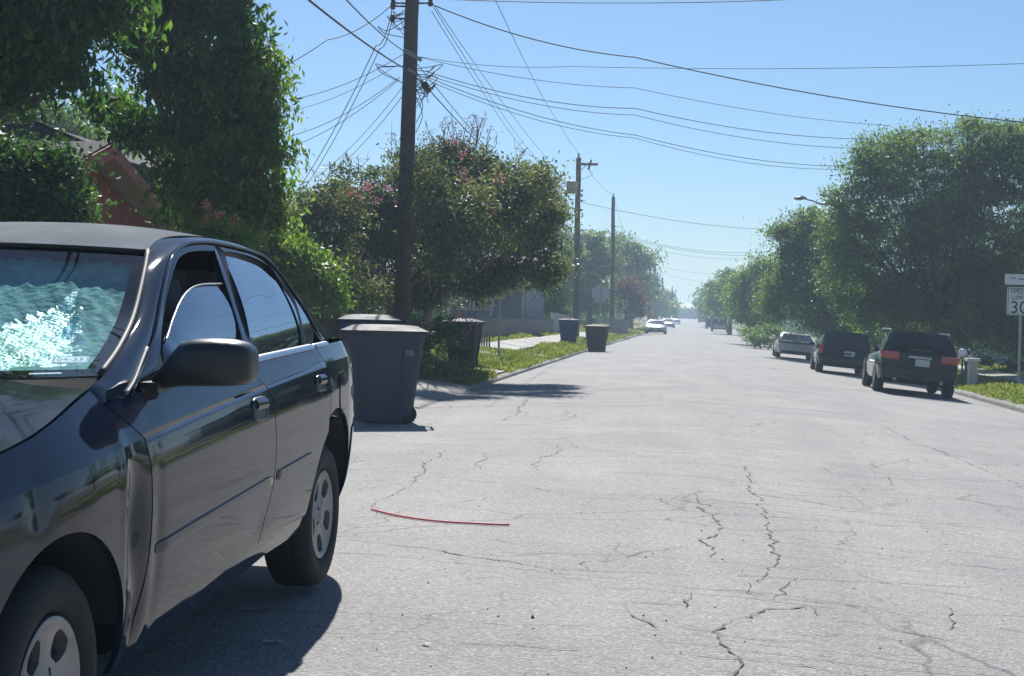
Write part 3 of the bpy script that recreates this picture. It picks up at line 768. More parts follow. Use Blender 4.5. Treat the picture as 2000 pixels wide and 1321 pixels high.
tree('street_tree', 'rust-leaved tree just right of the second bare pole', 'tree', (*at_depth(1222, 640, 122)[:2], lz(-5.2, 122)),
     pxblobs([(1215, 580, 26, 28, 122), (1235, 590, 22, 26, 122), (1220, 560, 22, 18, 122), (1245, 605, 14, 16, 122)]), 5000, .26, L_RUST, 34, .14, 1.4, clump=.7)
tree('street_tree', 'large dark tree beyond the rust-leaved one on the left', 'tree', (*at_depth(1232, 640, 152)[:2], lz(-6, 152)),
     pxblobs([(1225, 502, 42, 38, 152), (1250, 520, 30, 38, 152), (1200, 500, 30, 44, 154), (1252, 570, 24, 44, 150), (1262, 497, 15, 14, 152), (1225, 545, 48, 45, 154)]), 14000, .36, L_ELM, 35, .22, 3, clump=1.1)
tree('street_tree', 'slim dark cluster of trees at the far left poles', 'tree', (*at_depth(1266, 632, 262)[:2], lz(-6.5, 262)),
     pxblobs([(1266, 565, 15, 38, 262), (1278, 578, 14, 38, 264), (1287, 588, 11, 30, 266), (1268, 600, 17, 24, 262)]), 7000, .6, L_DEEP, 36, .18, 2, clump=1.1)
tree('street_tree', 'small hazy tree at the far left end of the street', 'tree', (*at_depth(1300, 626, 270)[:2], lz(-5, 270)),
     pxblobs([(1300, 592, 13, 24, 270), (1308, 603, 8, 13, 280), (1292, 590, 10, 24, 260)]), 4000, .7, L_ELM, 37, .2, 2, clump=1.4)

# trees along the right side
rb = [(1800, 330, 130, 70, 47.5), (1700, 350, 65, 65, 47.5), (1760, 290, 80, 45, 47.5), (1880, 290, 100, 55, 47.5), (1950, 320, 110, 80, 47.5), (1680, 420, 60, 50, 47.5), (1780, 420, 130, 80, 47.5), (1920, 430, 130, 100, 47.5),
      (1720, 510, 70, 70, 47.5), (1830, 520, 120, 80, 47.5), (1960, 540, 100, 90, 47.5), (1760, 580, 90, 60, 47.5), (1880, 590, 90, 45, 47.5), (1640, 400, 26, 40, 47.5), (2050, 420, 110, 160, 47.5), (1700, 590, 80, 70, 47.5), (1960, 275, 75, 48, 47.5), (2040, 300, 95, 70, 48), (1660, 460, 60, 70, 48), (1800, 620, 90, 45, 47.5), (1650, 520, 60, 70, 47.5), (1990, 620, 80, 50, 47.5), (1900, 500, 110, 80, 47.5), (1905, 245, 40, 18, 47.5), (1800, 262, 45, 18, 47.5)]
c = at_depth(1830, 690, 47.5)
tree('elm_tree', 'biggest bushy green tree on the right, over the two dark cars', 'tree', (c[0], 47.5, lz(c[0], 47.5)), pxblobs(rb), 165000, .11, L_ELM, 41, .2, 1.9, clump=.42, twigs=130, shell=.62)
tree('elm_tree', 'mid-sized green tree left of the biggest one, above the white sedan', 'tree', (*at_depth(1610, 690, 62)[:2], lz(7.8, 62)),
     pxblobs([(1600, 470, 50, 45, 62), (1560, 520, 50, 50, 62), (1640, 500, 55, 60, 62), (1540, 460, 28, 30, 62), (1600, 560, 70, 60, 61), (1530, 570, 45, 55, 62), (1660, 570, 60, 60, 61), (1580, 430, 30, 25, 62), (1680, 630, 60, 30, 60), (1620, 620, 70, 35, 60)]), 62000, .14, L_ELM, 42, .18, 1.8, clump=.55, twigs=90)
tree('elm_tree', 'light green rounded tree on the right before the far pickup', 'tree', (*at_depth(1478, 660, 92)[:2], lz(7.4, 92)),
     pxblobs([(1470, 560, 40, 38, 92), (1505, 545, 36, 40, 92), (1445, 580, 28, 34, 94), (1490, 600, 46, 36, 91), (1515, 600, 36, 36, 90), (1460, 610, 32, 26, 92), (1495, 515, 18, 16, 92)]), 26000, .19, L_BRIGHT, 43, .18, 1.6, clump=.75)
tree('elm_tree', 'dark tree behind the far pickup on the right', 'tree', (*at_depth(1425, 640, 150)[:2], lz(7.8, 150)),
     pxblobs([(1415, 565, 26, 32, 150), (1430, 545, 22, 24, 150), (1400, 580, 20, 28, 152), (1425, 600, 30, 26, 148), (1440, 590, 22, 34, 148)]), 10000, .36, L_ELM, 44, .2, 2, clump=1.1)
tree('elm_tree', 'smallest hazy tree at the far right end of the street', 'tree', (*at_depth(1380, 630, 230)[:2], lz(7.6, 230)),
     pxblobs([(1384, 592, 15, 24, 230), (1393, 580, 15, 26, 230), (1373, 603, 8, 13, 236), (1397, 605, 16, 18, 226)]), 6000, .55, L_ELM, 45, .2, 2, clump=1.4)
tree('garden_shrub', 'yellow-green sunlit bush between the van and the crossover', 'shrub', (*at_depth(1712, 680, 53)[:2], lz(8.3, 53)),
     pxblobs([(1715, 640, 34, 22, 53), (1700, 655, 26, 20, 52.5), (1735, 655, 26, 18, 53)]), 5000, .1, L_BRIGHT, 46, .04, .4, clump=.26, stems=3)
tree('garden_shrub', 'green bush at the kerb in front of the white sedan', 'shrub', (*at_depth(1490, 665, 82)[:2], lz(7.3, 82)),
     pxblobs([(1490, 650, 24, 16, 82), (1470, 652, 20, 14, 84), (1512, 652, 18, 16, 82), (1480, 662, 24, 10, 81), (1500, 665, 20, 8, 81)]), 6000, .13, L_BRIGHT, 47, .04, .3, clump=.36, stems=3, zmin=.05)
tree('garden_shrub', 'green bush right of the crossover behind the cream pillar', 'shrub', (*at_depth(1880, 680, 46)[:2], lz(9.3, 46)),
     pxblobs([(1875, 640, 26, 36, 46), (1900, 660, 30, 30, 46.5), (1945, 650, 40, 36, 47), (1990, 660, 40, 36, 47), (1860, 660, 24, 26, 46)]), 10000, .09, L_ELM, 48, .05, .5, clump=.3, stems=3)
tree('elm_tree', 'dark tree filling the gap behind the speed limit sign', 'tree', (12.8, 52, lz(12.8, 52)),
     pxblobs([(1900, 560, 110, 70, 53), (2010, 560, 90, 110, 53), (1960, 640, 110, 45, 52), (1800, 600, 100, 50, 54), (1720, 620, 80, 40, 56)]), 26000, .14, L_DEEP, 49, .2, 1.8, clump=.6)
tree('elm_tree', 'unseen green tree added beyond the speed limit sign for the sedan reflections', 'tree', (20, 47.0, lz(20, 47)),  # out of view, added for the dark tree band reflected in the sedan
     [(20, 47, 3.4, 3.2, 3.0, 1.9), (18.6, 46, 2.8, 2.2, 2, 1.6), (21.8, 48, 3, 2.3, 2.1, 1.6), (20.5, 46, 2.0, 2.4, 2.2, 1.2)], 14000, .17, L_ELM, 50, .2, 1.2, clump=.6)
tree('elm_tree', 'second unseen green tree added farther right for the sedan reflections', 'tree', (28.5, 44.0, lz(28.5, 44)),  # out of view too, added for the same reflection
     [(28.5, 44, 3.2, 3.4, 3.0, 1.8), (26.6, 43, 2.6, 2.4, 2.2, 1.5), (31, 45, 2.8, 2.6, 2.3, 1.6)], 10000, .2, L_ELM, 51, .2, 1.1, clump=.7)
tree('garden_shrub', 'long dark hedge added to fill the deep shade below the speed limit sign', 'hedge', (10.6, 49.5, lz(10.6, 49.5)),  # dark leaves put in to stand for deep shade
     [(9.0, 49.5, .5, 1.0, .7, .7), (10.3, 49.6, .6, 1.1, .7, .8), (11.7, 49.4, .5, 1.1, .7, .7), (13.2, 49.6, .6, 1.2, .7, .8), (10.8, 49.5, 1.2, 1.6, .7, .6), (12.6, 49.5, 1.3, 1.4, .7, .6)], 14000, .12, L_DEEP, 52, .05, .3, clump=.3, stems=5, zmin=.02)

# ------------------------------------------------------------------ houses, fences, far buildings
orange_wall = mat('orange_painted_boards', (0.31, 0.088, 0.048), 0.85, vary=0.18, vscale=2)
orange_trim = mat('orange_trim', (0.34, 0.11, 0.065), 0.8, vary=0.15)
shingle = mat('dark_shingles', (0.028, 0.028, 0.032), 0.95, color2=(0.05, 0.05, 0.054), vscale=3, bump=0.5, bscale=25)  # dark shingles, darkened further to carry the shade of the trees
pale_roof = mat('pale_tan_roof', (0.30, 0.26, 0.22), 0.9, vary=0.2, vscale=1.2, bump=0.3)
blue_wall = mat('blue_grey_boards', (0.17, 0.20, 0.24), 0.85, vary=0.12)
white_trim = mat('white_trim', (0.50, 0.50, 0.49), 0.7, vary=0.06)
pane_m = glass_mat('house_pane', (0.3, 0.32, 0.34), 1.5, 0.35, (0.02, 0.022, 0.025))
wood_dark = mat('weathered_dark_wood', (0.10, 0.075, 0.06), 0.9, vary=0.35, vscale=5, bump=0.5, bscale=30)
wood_grey = mat('weathered_grey_wood', (0.17, 0.165, 0.16), 0.9, vary=0.3, vscale=5, bump=0.5, bscale=30)
pole_m = mat('utility_pole_wood', (0.075, 0.055, 0.05), 0.92, color2=(0.13, 0.095, 0.08), vscale=3, bump=0.6, bscale=22)
steel = mat('galvanised_steel', (0.36, 0.37, 0.38), 0.5, metal=0.7, vary=0.15)
dark_metal = mat('dark_metal', (0.03, 0.03, 0.035), 0.55, metal=0.3)

def lap_siding(parent, mtl, x, y0, y1, z0, z1, gable=None, thick=.022, board=.17, plane='x', sgn=1):
    """overlapping boards on a wall in the plane x = const (or y = const); each row its own board"""
    z = z0
    while z < z1 - .02:
        zt = min(z + board, z1); a, b = y0, y1
        if gable:
            cy, pk, ev = gable
            if zt > ev:
                h = (pk - zt) / (pk - ev) * (y1 - y0) / 2
                if h < .05: break
                a, b = cy - h, cy + h
        w0, w1 = x + sgn * thick, x + sgn * .004
        if plane == 'x': pts = [(w0, a, z), (w0, b, z), (w1, b, zt), (w1, a, zt), (x - sgn * .03, b, zt), (x - sgn * .03, a, zt), (x - sgn * .03, a, z), (x - sgn * .03, b, z)]
        else: pts = [(a, w0, z), (b, w0, z), (b, w1, zt), (a, w1, zt), (b, x - sgn * .03, zt), (a, x - sgn * .03, zt), (a, x - sgn * .03, z), (b, x - sgn * .03, z)]
        mesh_obj('board', pts, [(0, 1, 2, 3), (3, 2, 4, 5), (0, 6, 7, 1)], mtl, parent, False, True)
        z += board
def window_part(parent, c, w, h, face='x', sgn=1):
    x, y, z = c
    q = MB()
    if face == 'x':
        for dy in (-w / 2, w / 2): q.box((x, y + dy, z), (.07, .08, h + .08))
        for dz in (-h / 2, 0, h / 2): q.box((x + .001 * sgn, y, z + dz), (.066, w - .08, .06))
    else:
        for dx in (-w / 2, w / 2): q.box((x + dx, y, z), (.08, .07, h + .08))
        for dz in (-h / 2, 0, h / 2): q.box((x, y + .001, z + dz), (w - .08, .066, .06))
    f = q.build('window', white_trim, parent, world=True)
    p = MB()
    if face == 'x': p.box((x - .012 * sgn, y, z), (.01, w - .06, h - .04))
    else: p.box((x, y, z), (w - .06, .01, h - .04))
    p.build('pane', pane_m, f, world=True)
    return f

# orange house at left: a gable facing the street
gx, gy0, gy1, gpk, gev = -9.07, 18.6, 25.4, 3.6, 2.5
gyc = 22.0; gz0 = lz(gx, gyc)
hs = empty('orange_house', (gx, gyc, gz0), 'orange house with a dark roof and street-facing gable behind the pecan tree', 'house')
w = MB().prism([(gx - .03, gy0 + .3, gz0 - .2), (gx - .03, gy1 - .3, gz0 - .2), (gx - .03, gy1 - .3, gev + .1), (gx - .03, gyc, gpk - .08), (gx - .03, gy0 + .3, gev + .1)], (-7, 0, 0))
w.build('wall', orange_wall, hs, world=True)
lap_siding(hs, orange_wall, gx, gy0 + .3, gy1 - .3, gz0, gpk - .1, (gyc, gpk - .05, gev + .1), board=.16)
for s in (-1, 1):
    ye = gyc + s * (gyc - gy0 + .15)
    ze = gev - .05
    q = MB().prism([(gx + .45, gyc, gpk + .09), (gx + .45, ye, ze + .09), (gx + .45, ye, ze), (gx + .45, gyc, gpk)], (-7.6, 0, 0))
    q.build('roof', shingle, hs, world=True)
    q = MB().prism([(gx + .42, gyc + s * .05, gpk - .045), (gx + .42, ye - s * .06, ze - .015), (gx + .42, ye - s * .06, ze - .04), (gx + .42, gyc + s * .05, gpk - .07)], (-.50, 0, 0))
    q.build('soffit', mat('grey_soffit', (.26, .22, .20), .85, vary=.1), hs, world=True)
    q = MB().prism([(gx + .452, gyc, gpk + .06), (gx + .452, ye, ze + .06), (gx + .452, ye, ze - .14), (gx + .452, gyc, gpk - .15)], (.035, 0, 0))
    q.build('barge_board', orange_trim, hs, world=True)
window_part(hs, (gx + .05, gyc + .1, 1.45), 1.1, 1.2)
# taller dark roof of the main block
c1 = at_depth(-120, 262, 24); c2 = at_depth(48, 237, 23.5); c3 = at_depth(118, 275, 22.5)
q = MB()
q.prism([(c1[0] - 3, 24, c2[2]), (c2[0], 24, c2[2] + .02), (c3[0] + .1, 24, c3[2] - .05), (c3[0] - .2, 24, 2.3), (c1[0] - 3, 24, 2.3)], (0, 6.5, 0))
q.build('main_roof', shingle, hs, world=True)
q = MB(); q.tube([(c2[0] - .02, 23.95, c2[2] + .05), (c3[0] + .12, 23.95, c3[2])], .035, 5); q.build('eave_trim', mat('dark_eave', (.02, .02, .022), .9, spec=0.05), hs, world=True)

# tan-roofed house seen through the crape myrtle
b0 = at_depth(560, 450, 39)
h2 = empty('tan_house', (b0[0], 39, lz(-9, 39)), 'house with a pale tan hipped roof glimpsed between the pecan and crape myrtle', 'house')
X, Y, Z = b0[0], 39, b0[2]
MB().add([(X - 4.5, Y, Z - .15), (X + 1.3, Y, Z - .15), (X + 1.3, Y + 7, Z - .15), (X - 4.5, Y + 7, Z - .15), (X - 2.5, Y + 3, Z + 1.1), (X - .6, Y + 3, Z + 1.1)],
         [(0, 1, 5, 4), (1, 2, 5), (2, 3, 4, 5), (3, 0, 4), (3, 2, 1, 0)]).build('roof', pale_roof, h2, world=True)
MB().box((X - 1.6, Y + 3.5, (Z + .2) / 2), (5.2, 6.2, Z - .6)).build('wall', mat('cream_wall', (0.5, 0.42, 0.34), .85, vary=.1), h2, world=True)
window_part(h2, (X - .4, Y + .38, Z - .9), .9, .9, 'y')
b0 = at_depth(268, 335, 47)
h3 = empty('white_garage', (b0[0], 47, .5), 'small white-roofed outbuilding showing right of the orange gable', 'shed')
MB().box((b0[0] - 1, 49, b0[2] - 1.3), (3.2, 3.4, 2.6)).build('wall', white_trim, h3, world=True)
MB().prism([(b0[0] - 2.9, 47.1, b0[2]), (b0[0] + .9, 47.1, b0[2]), (b0[0] + .9, 47.1, b0[2] + .15), (b0[0] - 1, 47.1, b0[2] + .9), (b0[0] - 2.9, 47.1, b0[2] + .15)], (0, 4, 0)).build('roof', mat('white_metal_roof', (.62, .62, .62), .5), h3, world=True)

# blue-grey house with white trim beyond the dark bin
h4 = empty('blue_house', (-9.4, 62.5, lz(-8, 62)), 'low blue-grey boarded house with white trim beyond the dark bin', 'house')
yA = 62.0
pA = at_depth(862, 600, yA); pB = at_depth(1026, 600, yA)
xa, xb = pA[0], pB[0]; z0 = lz(xb, yA) - .1; z1 = at_depth(940, 548, yA)[2]
MB().box(((xa + xb) / 2 - 1, yA + 4.03, (z0 + z1) / 2), (xb - xa + 2, 8, z1 - z0)).build('wall', blue_wall, h4, world=True)
lap_siding(h4, blue_wall, yA + .028, xa - 1.9, xb, z0 + .2, z1, board=.17, plane='y', sgn=-1)
for px in (866, 877, 960, 1022):
    p = at_depth(px, 580, yA); MB().box((p[0], yA - .03, (z0 + z1) / 2), (.10, .05, z1 - z0)).build('corner_trim', white_trim, h4, world=True)
window_part(h4, (at_depth(945, 575, yA)[0], yA - .04, z1 - .75), .8, .9, 'y')
window_part(h4, (at_depth(900, 575, yA)[0], yA - .04, z1 - .75), .8, .9, 'y')
MB().box((at_depth(922, 600, yA)[0], yA - .02, z0 + 1.05), (.42, .05, 1.9)).build('door', mat('dark_door', (.03, .05, .08), .5), h4, world=True)
MB().prism([(xa - 2.4, yA - .7, z1 - .05), (xb + .5, yA - .7, z1 - .05), (xb + .2, yA + 4, z1 + 1.1), (xa - 2.4, yA + 4, z1 + 1.1)], (0, 0, .09)).build('roof', pale_roof, h4, world=True)
MB().box(((xa + xb) / 2 - 1, yA - .73, z1 - .02), (xb - xa + 2.9, .05, .14)).build('fascia', white_trim, h4, world=True)

# far end: block wall and beige building
wall = MB(); y_ = 436
tag(MB().box((2, y_, rz_(0, y_) + 1.2), (34, .3, 3.0)).build('end_wall', mat('brown_block_wall', (.20, .16, .15), .9, vary=.15, vscale=.6)), 'long brown block wall closing the far end of the street', 'wall')
eb = empty('warehouse', (0, 470, 1.3), 'beige flat-roofed building beyond the wall at the street end', 'building')
bz = at_depth(1340, 596, 470)[2]
MB().box((0, 480, 2.0), (60, 20, 4.0)).build('wall', mat('beige_render', (.62, .54, .44), .85, vary=.05), eb, world=True)
MB().prism([(-31, 469, 4.1), (31, 469, 4.1), (31, 484, bz + .5), (-31, 484, bz + .5)], (0, 0, .25)).build('roof', mat('tan_sheet_roof', (.42, .34, .26), .8, vary=.05), eb, world=True)
for k in range(5): MB().box((-20 + k * 10, 469.9, 2.6), (3, .25, 1.4)).build('window', pane_m, eb, world=True)

# pale house among the right-hand trees
h5 = empty('pale_house', (15, 62, lz(15, 62)), 'pale house glimpsed in gaps under the big elm on the right', 'house')
MB().box((15.5, 66, 1.2), (8, 7, 3.2)).build('wall', mat('pale_wall', (.62, .6, .58), .85, vary=.1), h5, world=True)
MB().prism([(11, 62, 2.8), (20, 62, 2.8), (20, 62, 2.95), (15.5, 62, 4.6), (11, 62, 2.95)], (0, 8, 0)).build('roof', pale_roof, h5, world=True)
window_part(h5, (13.6, 62.44, 1.5), 1, 1.1, 'y'); window_part(h5, (17, 62.44, 1.5), 1, 1.1, 'y')

# simple houses and garden walls farther down both sides
def far_house(label, x, y, w, d, h, wallm, roofm, face):
    z = lz(x, y) - .1
    g = empty('far_house', (x, y, z), label, 'house', 'houses set back along the street')
    MB().box((x, y, z + h / 2), (d, w, h)).build('wall', wallm, g, world=True)
    e = .35
    MB().prism([(x - d / 2 - e, y - w / 2 - e, z + h), (x + d / 2 + e, y - w / 2 - e, z + h), (x + d / 2 + e, y - w / 2 - e, z + h + .12), (x, y - w / 2 - e, z + h + 1.25), (x - d / 2 - e, y - w / 2 - e, z + h + .12)], (0, w + 2 * e, 0)).build('roof', roofm, g, world=True)
    for dx in (-d * .22, d * .22): window_part(g, (x + dx, y - w / 2 - .03, z + h * .55), .9, 1.0, 'y')
    for dy in (-w * .28, w * .28): window_part(g, (x - face * (d / 2 + .03), y + dy, z + h * .55), .9, 1.0, 'x', -face)
    MB().box((x - face * (d / 2 + .02), y, z + 1.0), (.06, .9, 1.9)).build('door', mat('brown_door', (.12, .07, .05), .6), g, world=True)
wm = [mat('cream_boards', (.42, .38, .31), .85, vary=.12), mat('grey_boards', (.24, .25, .26), .85, vary=.12), mat('green_boards', (.20, .26, .21), .85, vary=.12), mat('brick_red_wall', (.24, .12, .09), .9, vary=.2, vscale=8)]
far_house('cream far house behind the second bare pole on the left', -13.5, 104, 9, 8, 2.7, wm[0], shingle, -1)
far_house('grey far house behind the rust-leaved tree on the left', -13.5, 132, 9, 8, 2.7, wm[1], shingle, -1)
far_house('green far house near the tight cluster of distant poles', -13.0, 168, 10, 8, 2.7, wm[2], pale_roof, -1)
far_house('brick-red far house behind the light green tree on the right', 16.0, 104, 10, 9, 2.7, wm[3], shingle, 1)
far_house('grey far house behind the far pickup on the right', 16.0, 138, 10, 9, 2.7, wm[1], shingle, 1)
far_house('cream far house farthest down the right side', 16.0, 176, 10, 9, 2.7, wm[0], shingle, 1)
for lab, x, y0_, y1_, hh_ in (('dark garden hedge running down the far left side behind the poles', -9.4, 82, 250, 1.5), ('dark garden hedge running down the far right side behind the cars', 11.4, 70, 250, 1.5)):
    r = np.random.default_rng(int(y1_ + x)); n_ = 30000
    y = y0_ + (y1_ - y0_) * r.random(n_) ** 1.3; xx = x + r.normal(0, .35, n_); z = land_z(xx, y) + hh_ * r.random(n_) ** .8 * (1 + .25 * np.sin(y * .9) + .2 * np.sin(y * 2.3))
    base_y = np.array([x, y0_, lz(x, y0_)])
    t = empty('garden_hedge', tuple(base_y), lab, 'hedge')
    quads_mesh('foliage', leaf_quads(np.stack([xx, y, z], 1) - base_y, .34, r, .6, .1, .2), np.clip(r.normal(.45, .25, n_), 0, 1), L_DEEP, t)
    q = MB()
    for k in range(24):
        yy_ = y0_ + (y1_ - y0_) * (k / 23); q.tube([(x, yy_, lz(x, yy_) - .1), (x + r.normal(0, .1), yy_, lz(x, yy_) + 1.0)], [.06, .03], 5)
    sm_ = q.build('stems', bark, t, world=True); sm_['kind'] = 'stuff'

# fences
def board_fence(name, label, A, B, h, mtl, bw, gap=.012, group=None):
    A = np.array(A, float); B = np.array(B, float); L = np.linalg.norm(B - A); d = (B - A) / L; ang = math.atan2(d[1], d[0])
    f = empty(name, (A[0], A[1], lz(*A)), label, 'fence', group)
    n = int(L / (bw + gap)); r = random.Random(int(A[1]))
    for i in range(n):
        p = A + d * (i + .5) * (bw + gap); z = lz(*p); hh = h + r.uniform(-.035, .03)
        MB().box((p[0], p[1], z + hh / 2), (bw, .02, hh), ang + r.uniform(-.02, .02)).build('plank', mtl, f, world=True)
    nrm = np.array([-d[1], d[0]]) * .045
    for zz in (.3, h - .25):
        q = MB(); a, b = A + nrm, B + nrm
        q.tube([(a[0], a[1], lz(*a) + zz), (b[0], b[1], lz(*b) + zz)], .035, 4); q.build('rail', mtl, f, world=True)
    for k in range(int(L / 2.2) + 1):
        p = A + d * min(k * 2.2, L) + nrm * 2.4; z = lz(*p)
        MB().box((p[0], p[1], z + h / 2), (.09, .09, h + .1), ang).build('post', mtl, f, world=True)
    return f
pa = at_depth(596, 610, 27); pb_ = at_depth(668, 610, 27.5)
board_fence('wooden_fence', 'dark wooden board fence behind the blue bin and sedan', (pa[0] - .8, 27), (pb_[0], 27.5), 1.25, wood_dark, .13)
board_fence('grey_fence', 'weathered grey board fence in front of the blue-grey house', (-6.25, 44.8), (-6.15, 71), .66, wood_grey, .19)
board_fence('white_fence', 'short white painted fence panel left of the far blue bin', (-6.3, 72.0), (-5.5, 72.4), .95, white_trim, .09, .003)
board_fence('grey_fence', 'far grey fence beyond the back of the pentagon sign', at_depth(1195, 625, 97)[:2], at_depth(1228, 622, 112)[:2], 1.0, wood_grey, .22)
q = empty('post_fence', (-4.9, 40.5, lz(-4.9, 40.5)), 'row of short grey wooden stakes on the lawn left of the steel post', 'fence')
for k in range(5):
    p = at_depth(936 + k * 5, 660, 41.5); MB().box((p[0], 41.5, lz(p[0], 41.5) + .2), (.045, .03, .5)).build('stake', wood_grey, q, world=True)

# ------------------------------------------------------------------ poles
insul = mat('brown_porcelain', (.06, .035, .03), .3)
poles = {}
def pole(label, base, top, r0, r1, fixtures=(), n=14):
    b, t_ = np.array(base, float), np.array(top, float)
    o = empty('utility_pole', tuple(b), label, 'utility pole', 'wooden utility poles along the left side')
    k = 9; r = np.random.default_rng(int(b[1]))
    pts = [b + (t_ - b) * i / k + (np.r_[r.normal(0, .008, 2), 0] if 0 < i < k else 0) for i in range(k + 1)]
    q = MB(); q.tube(pts + [t_ + np.array([0, 0, .06])], list(np.linspace(r0, r1, k + 1)) + [r1 * .45], n)
    q.build('shaft', pole_m, o, smooth=True, world=True)
    for f in fixtures:
        f[1].build(f[0], f[2], o, world=True, smooth=len(f) > 3)
    return o
# big pole
PB = at_depth(782, 660, 27); PB[2] = lz(PB[0], 27) - .1
PT = at_depth(812, -160, 27)
def on_big(py, dx=0.0, dy=0.0):
    z = at_depth(800, py, 27)[2]; t = (z - PB[2]) / (PT[2] - PB[2]); p = PB + (PT - PB) * t
    return np.array([p[0] + dx, 27 + dy, z])
fx = []
for py, sx in ((8, -1), (8, 1), (14, -1), (38, -1)):
    q = MB(); a = on_big(py, sx * .12, -.05); b = on_big(py, sx * .34, -.1)
    q.tube([a, b], .018, 6); q.lathe([(.0, 0), (.04, 0), (.05, .05), (.03, .07), (.045, .11), (.0, .13)], 'z', tuple(b - np.array([0, 0, .06])), 10); fx.append(('insulator_bracket', q, insul, 1))
q = MB().box(on_big(107, .0, -.14), (.22, .12, .08), tilt=('Y', .5)); q.box(on_big(116, .15, -.1), (.14, .08, .06), tilt=('Y', .6))
fx.append(('cable_clamp', q, steel))
q = MB().box(on_big(142, .05, -.145), (.16, .05, .05), tilt=('Y', .55)); fx.append(('bolt_plate', q, steel))
q = MB()
rw = np.random.default_rng(2)
for py, sx, n in ((25, -1, 3), (40, -1, 2), (140, 1, 4), (145, 1, 3), (165, 1, 2), (130, -1, 2)):
    for k in range(n):
        a = on_big(py + rw.uniform(-8, 8), sx * .13, -.05); b = a + np.array([sx * rw.uniform(.15, .5), rw.uniform(-.1, .1), rw.uniform(-.25, .15)])
        m_ = (a + b) / 2 + np.array([sx * .06, 0, rw.uniform(-.18, .1)]); c_ = b + np.array([-sx * .12, 0, -.12])
        q.tube(smooth_line([a, m_, b, c_, a + np.array([0, 0, -.3])], 4), .007, 4)
for py0, py1 in ((190, 260), (175, 240)):
    q.tube(smooth_line([on_big(py0, .13, -.03), on_big((py0 + py1) / 2, .25, 0), on_big(py1, .14, 0)], 5), .007, 4)
LEADS = q
bp_ = pole('big dark wooden pole rising through the crape myrtle', PB, PT, .155, .118, fx, 18)
tag(LEADS.build('loose_leads', dark_metal, bp_, world=True), kind='stuff')

def small_pole(label, px, py_t, py_b, D, r, lean, extra=None):
    b = at_depth(px - lean, py_b, D); b[2] = lz(b[0], D) - .1; t_ = at_depth(px, py_t, D)
    return pole(label, b, t_, r, r * .72, extra(b, t_) if extra else (), 10), b, t_
def p2fix(b, t_):
    q = MB(); z = t_[2] - .28
    q.box((t_[0] + .47, t_[1] - .12, z), (.95, .09, .11)); out = [('crossarm', q, pole_m)]
    q = MB(); q.tube([(t_[0] + .05, t_[1] - .1, z - .38), (t_[0] + .42, t_[1] - .12, z)], .02, 5); out.append(('arm_brace', q, steel))
    q = MB(); q.lathe([(.02, -.1), (.03, 0), (.06, .03), (.03, .08), (.06, .12), (.0, .17)], 'z', tuple(t_ + np.array([0, 0, .1])), 8); out.append(('insulator', q, insul, 1))
    q = MB(); q.tube([(t_[0] + .5, t_[1] - .16, z - .26), (t_[0] + .56, t_[1] - .16, z + .0), (t_[0] + .64, t_[1] - .16, z + .22)], [.04, .06, .035], 7); out.append(('cutout_fuse', q, insul, 1))
    for k in range(3):
        q = MB(); zz = t_[2] - 1.55 - .24 * k
        q.tube([(t_[0] + .08, t_[1] - .1, zz), (t_[0] + .2, t_[1] - .12, zz)], .02, 5); q.lathe([(.0, -.06), (.05, -.05), (.03, 0), (.05, .05), (.0, .06)], 'z', (t_[0] + .22, t_[1] - .12, zz), 8)
        out.append(('spool_insulator', q, insul, 1))
    q = MB(); q.tube(smooth_line([(t_[0] + .52, t_[1] - .16, z - .25), (t_[0] + .68, t_[1] - .16, z - .5), (t_[0] + .1, t_[1] - .12, z - .75)], 6), .008, 4); out.append(('jumper_lead', q, dark_metal))
    return out
def pin(b, t_):
    q = MB(); q.lathe([(.02, -.1), (.03, 0), (.05, .03), (.03, .08), (.05, .12), (.0, .2)], 'z', tuple(t_ + np.array([0, 0, .08])), 8)
    q2 = MB()
    for k in range(3): q2.box((t_[0] + .16, t_[1] - .05, t_[2] - 1.9 - .25 * k), (.2, .05, .06))
    return [('insulator', q, insul, 1), ('spool_bracket', q2, insul)]
_, P2B, P2T = small_pole('wooden pole with one crossarm on its right near the top', 1130, 310, 640, 73, .165, 5, p2fix)
_, P3B, P3T = small_pole('bare wooden pole just right of the pentagon sign back', 1198, 386, 652, 100, .155, 3, pin)
_, P4B, P4T = small_pole('thinner pole in front of the large dark tree, third from the crossarm pole', 1226, 474, 645, 140, .155, 2, pin)
_, P5B, P5T = small_pole('distant pole with its top level with the dark tree crown', 1270, 500, 640, 180, .16, 2, pin)
_, P6B, P6T = small_pole('dark distant pole second of the tight far cluster', 1279, 517, 636, 210, .16, 1)
_, P7B, P7T = small_pole('dark distant pole third of the tight far cluster', 1284, 532, 634, 240, .16, 1)
_, P8B, P8T = small_pole('distant pole by the small hazy tree at left', 1294, 543, 630, 270, .17, 1)
_, P9B, P9T = small_pole('farthest thin pole standing against the sky near the street end', 1313, 560, 622, 370, .17, 0)
# tan cabinet beside the crossarm pole
c = at_depth(1117, 366, 72.6)
cb = empty('equipment_board', tuple(c), 'tan equipment box mounted high beside the crossarm pole', 'equipment box')
MB().rbox(c, (.5, .34, .58), .04).build('case', mat('tan_enamel', (.33, .25, .18), .6, vary=.1), cb, world=True)
MB().box((c[0] + .2, c[1] + .1, c[2] + .2), (.3, .06, .05)).build('bracket', steel, cb, world=True)

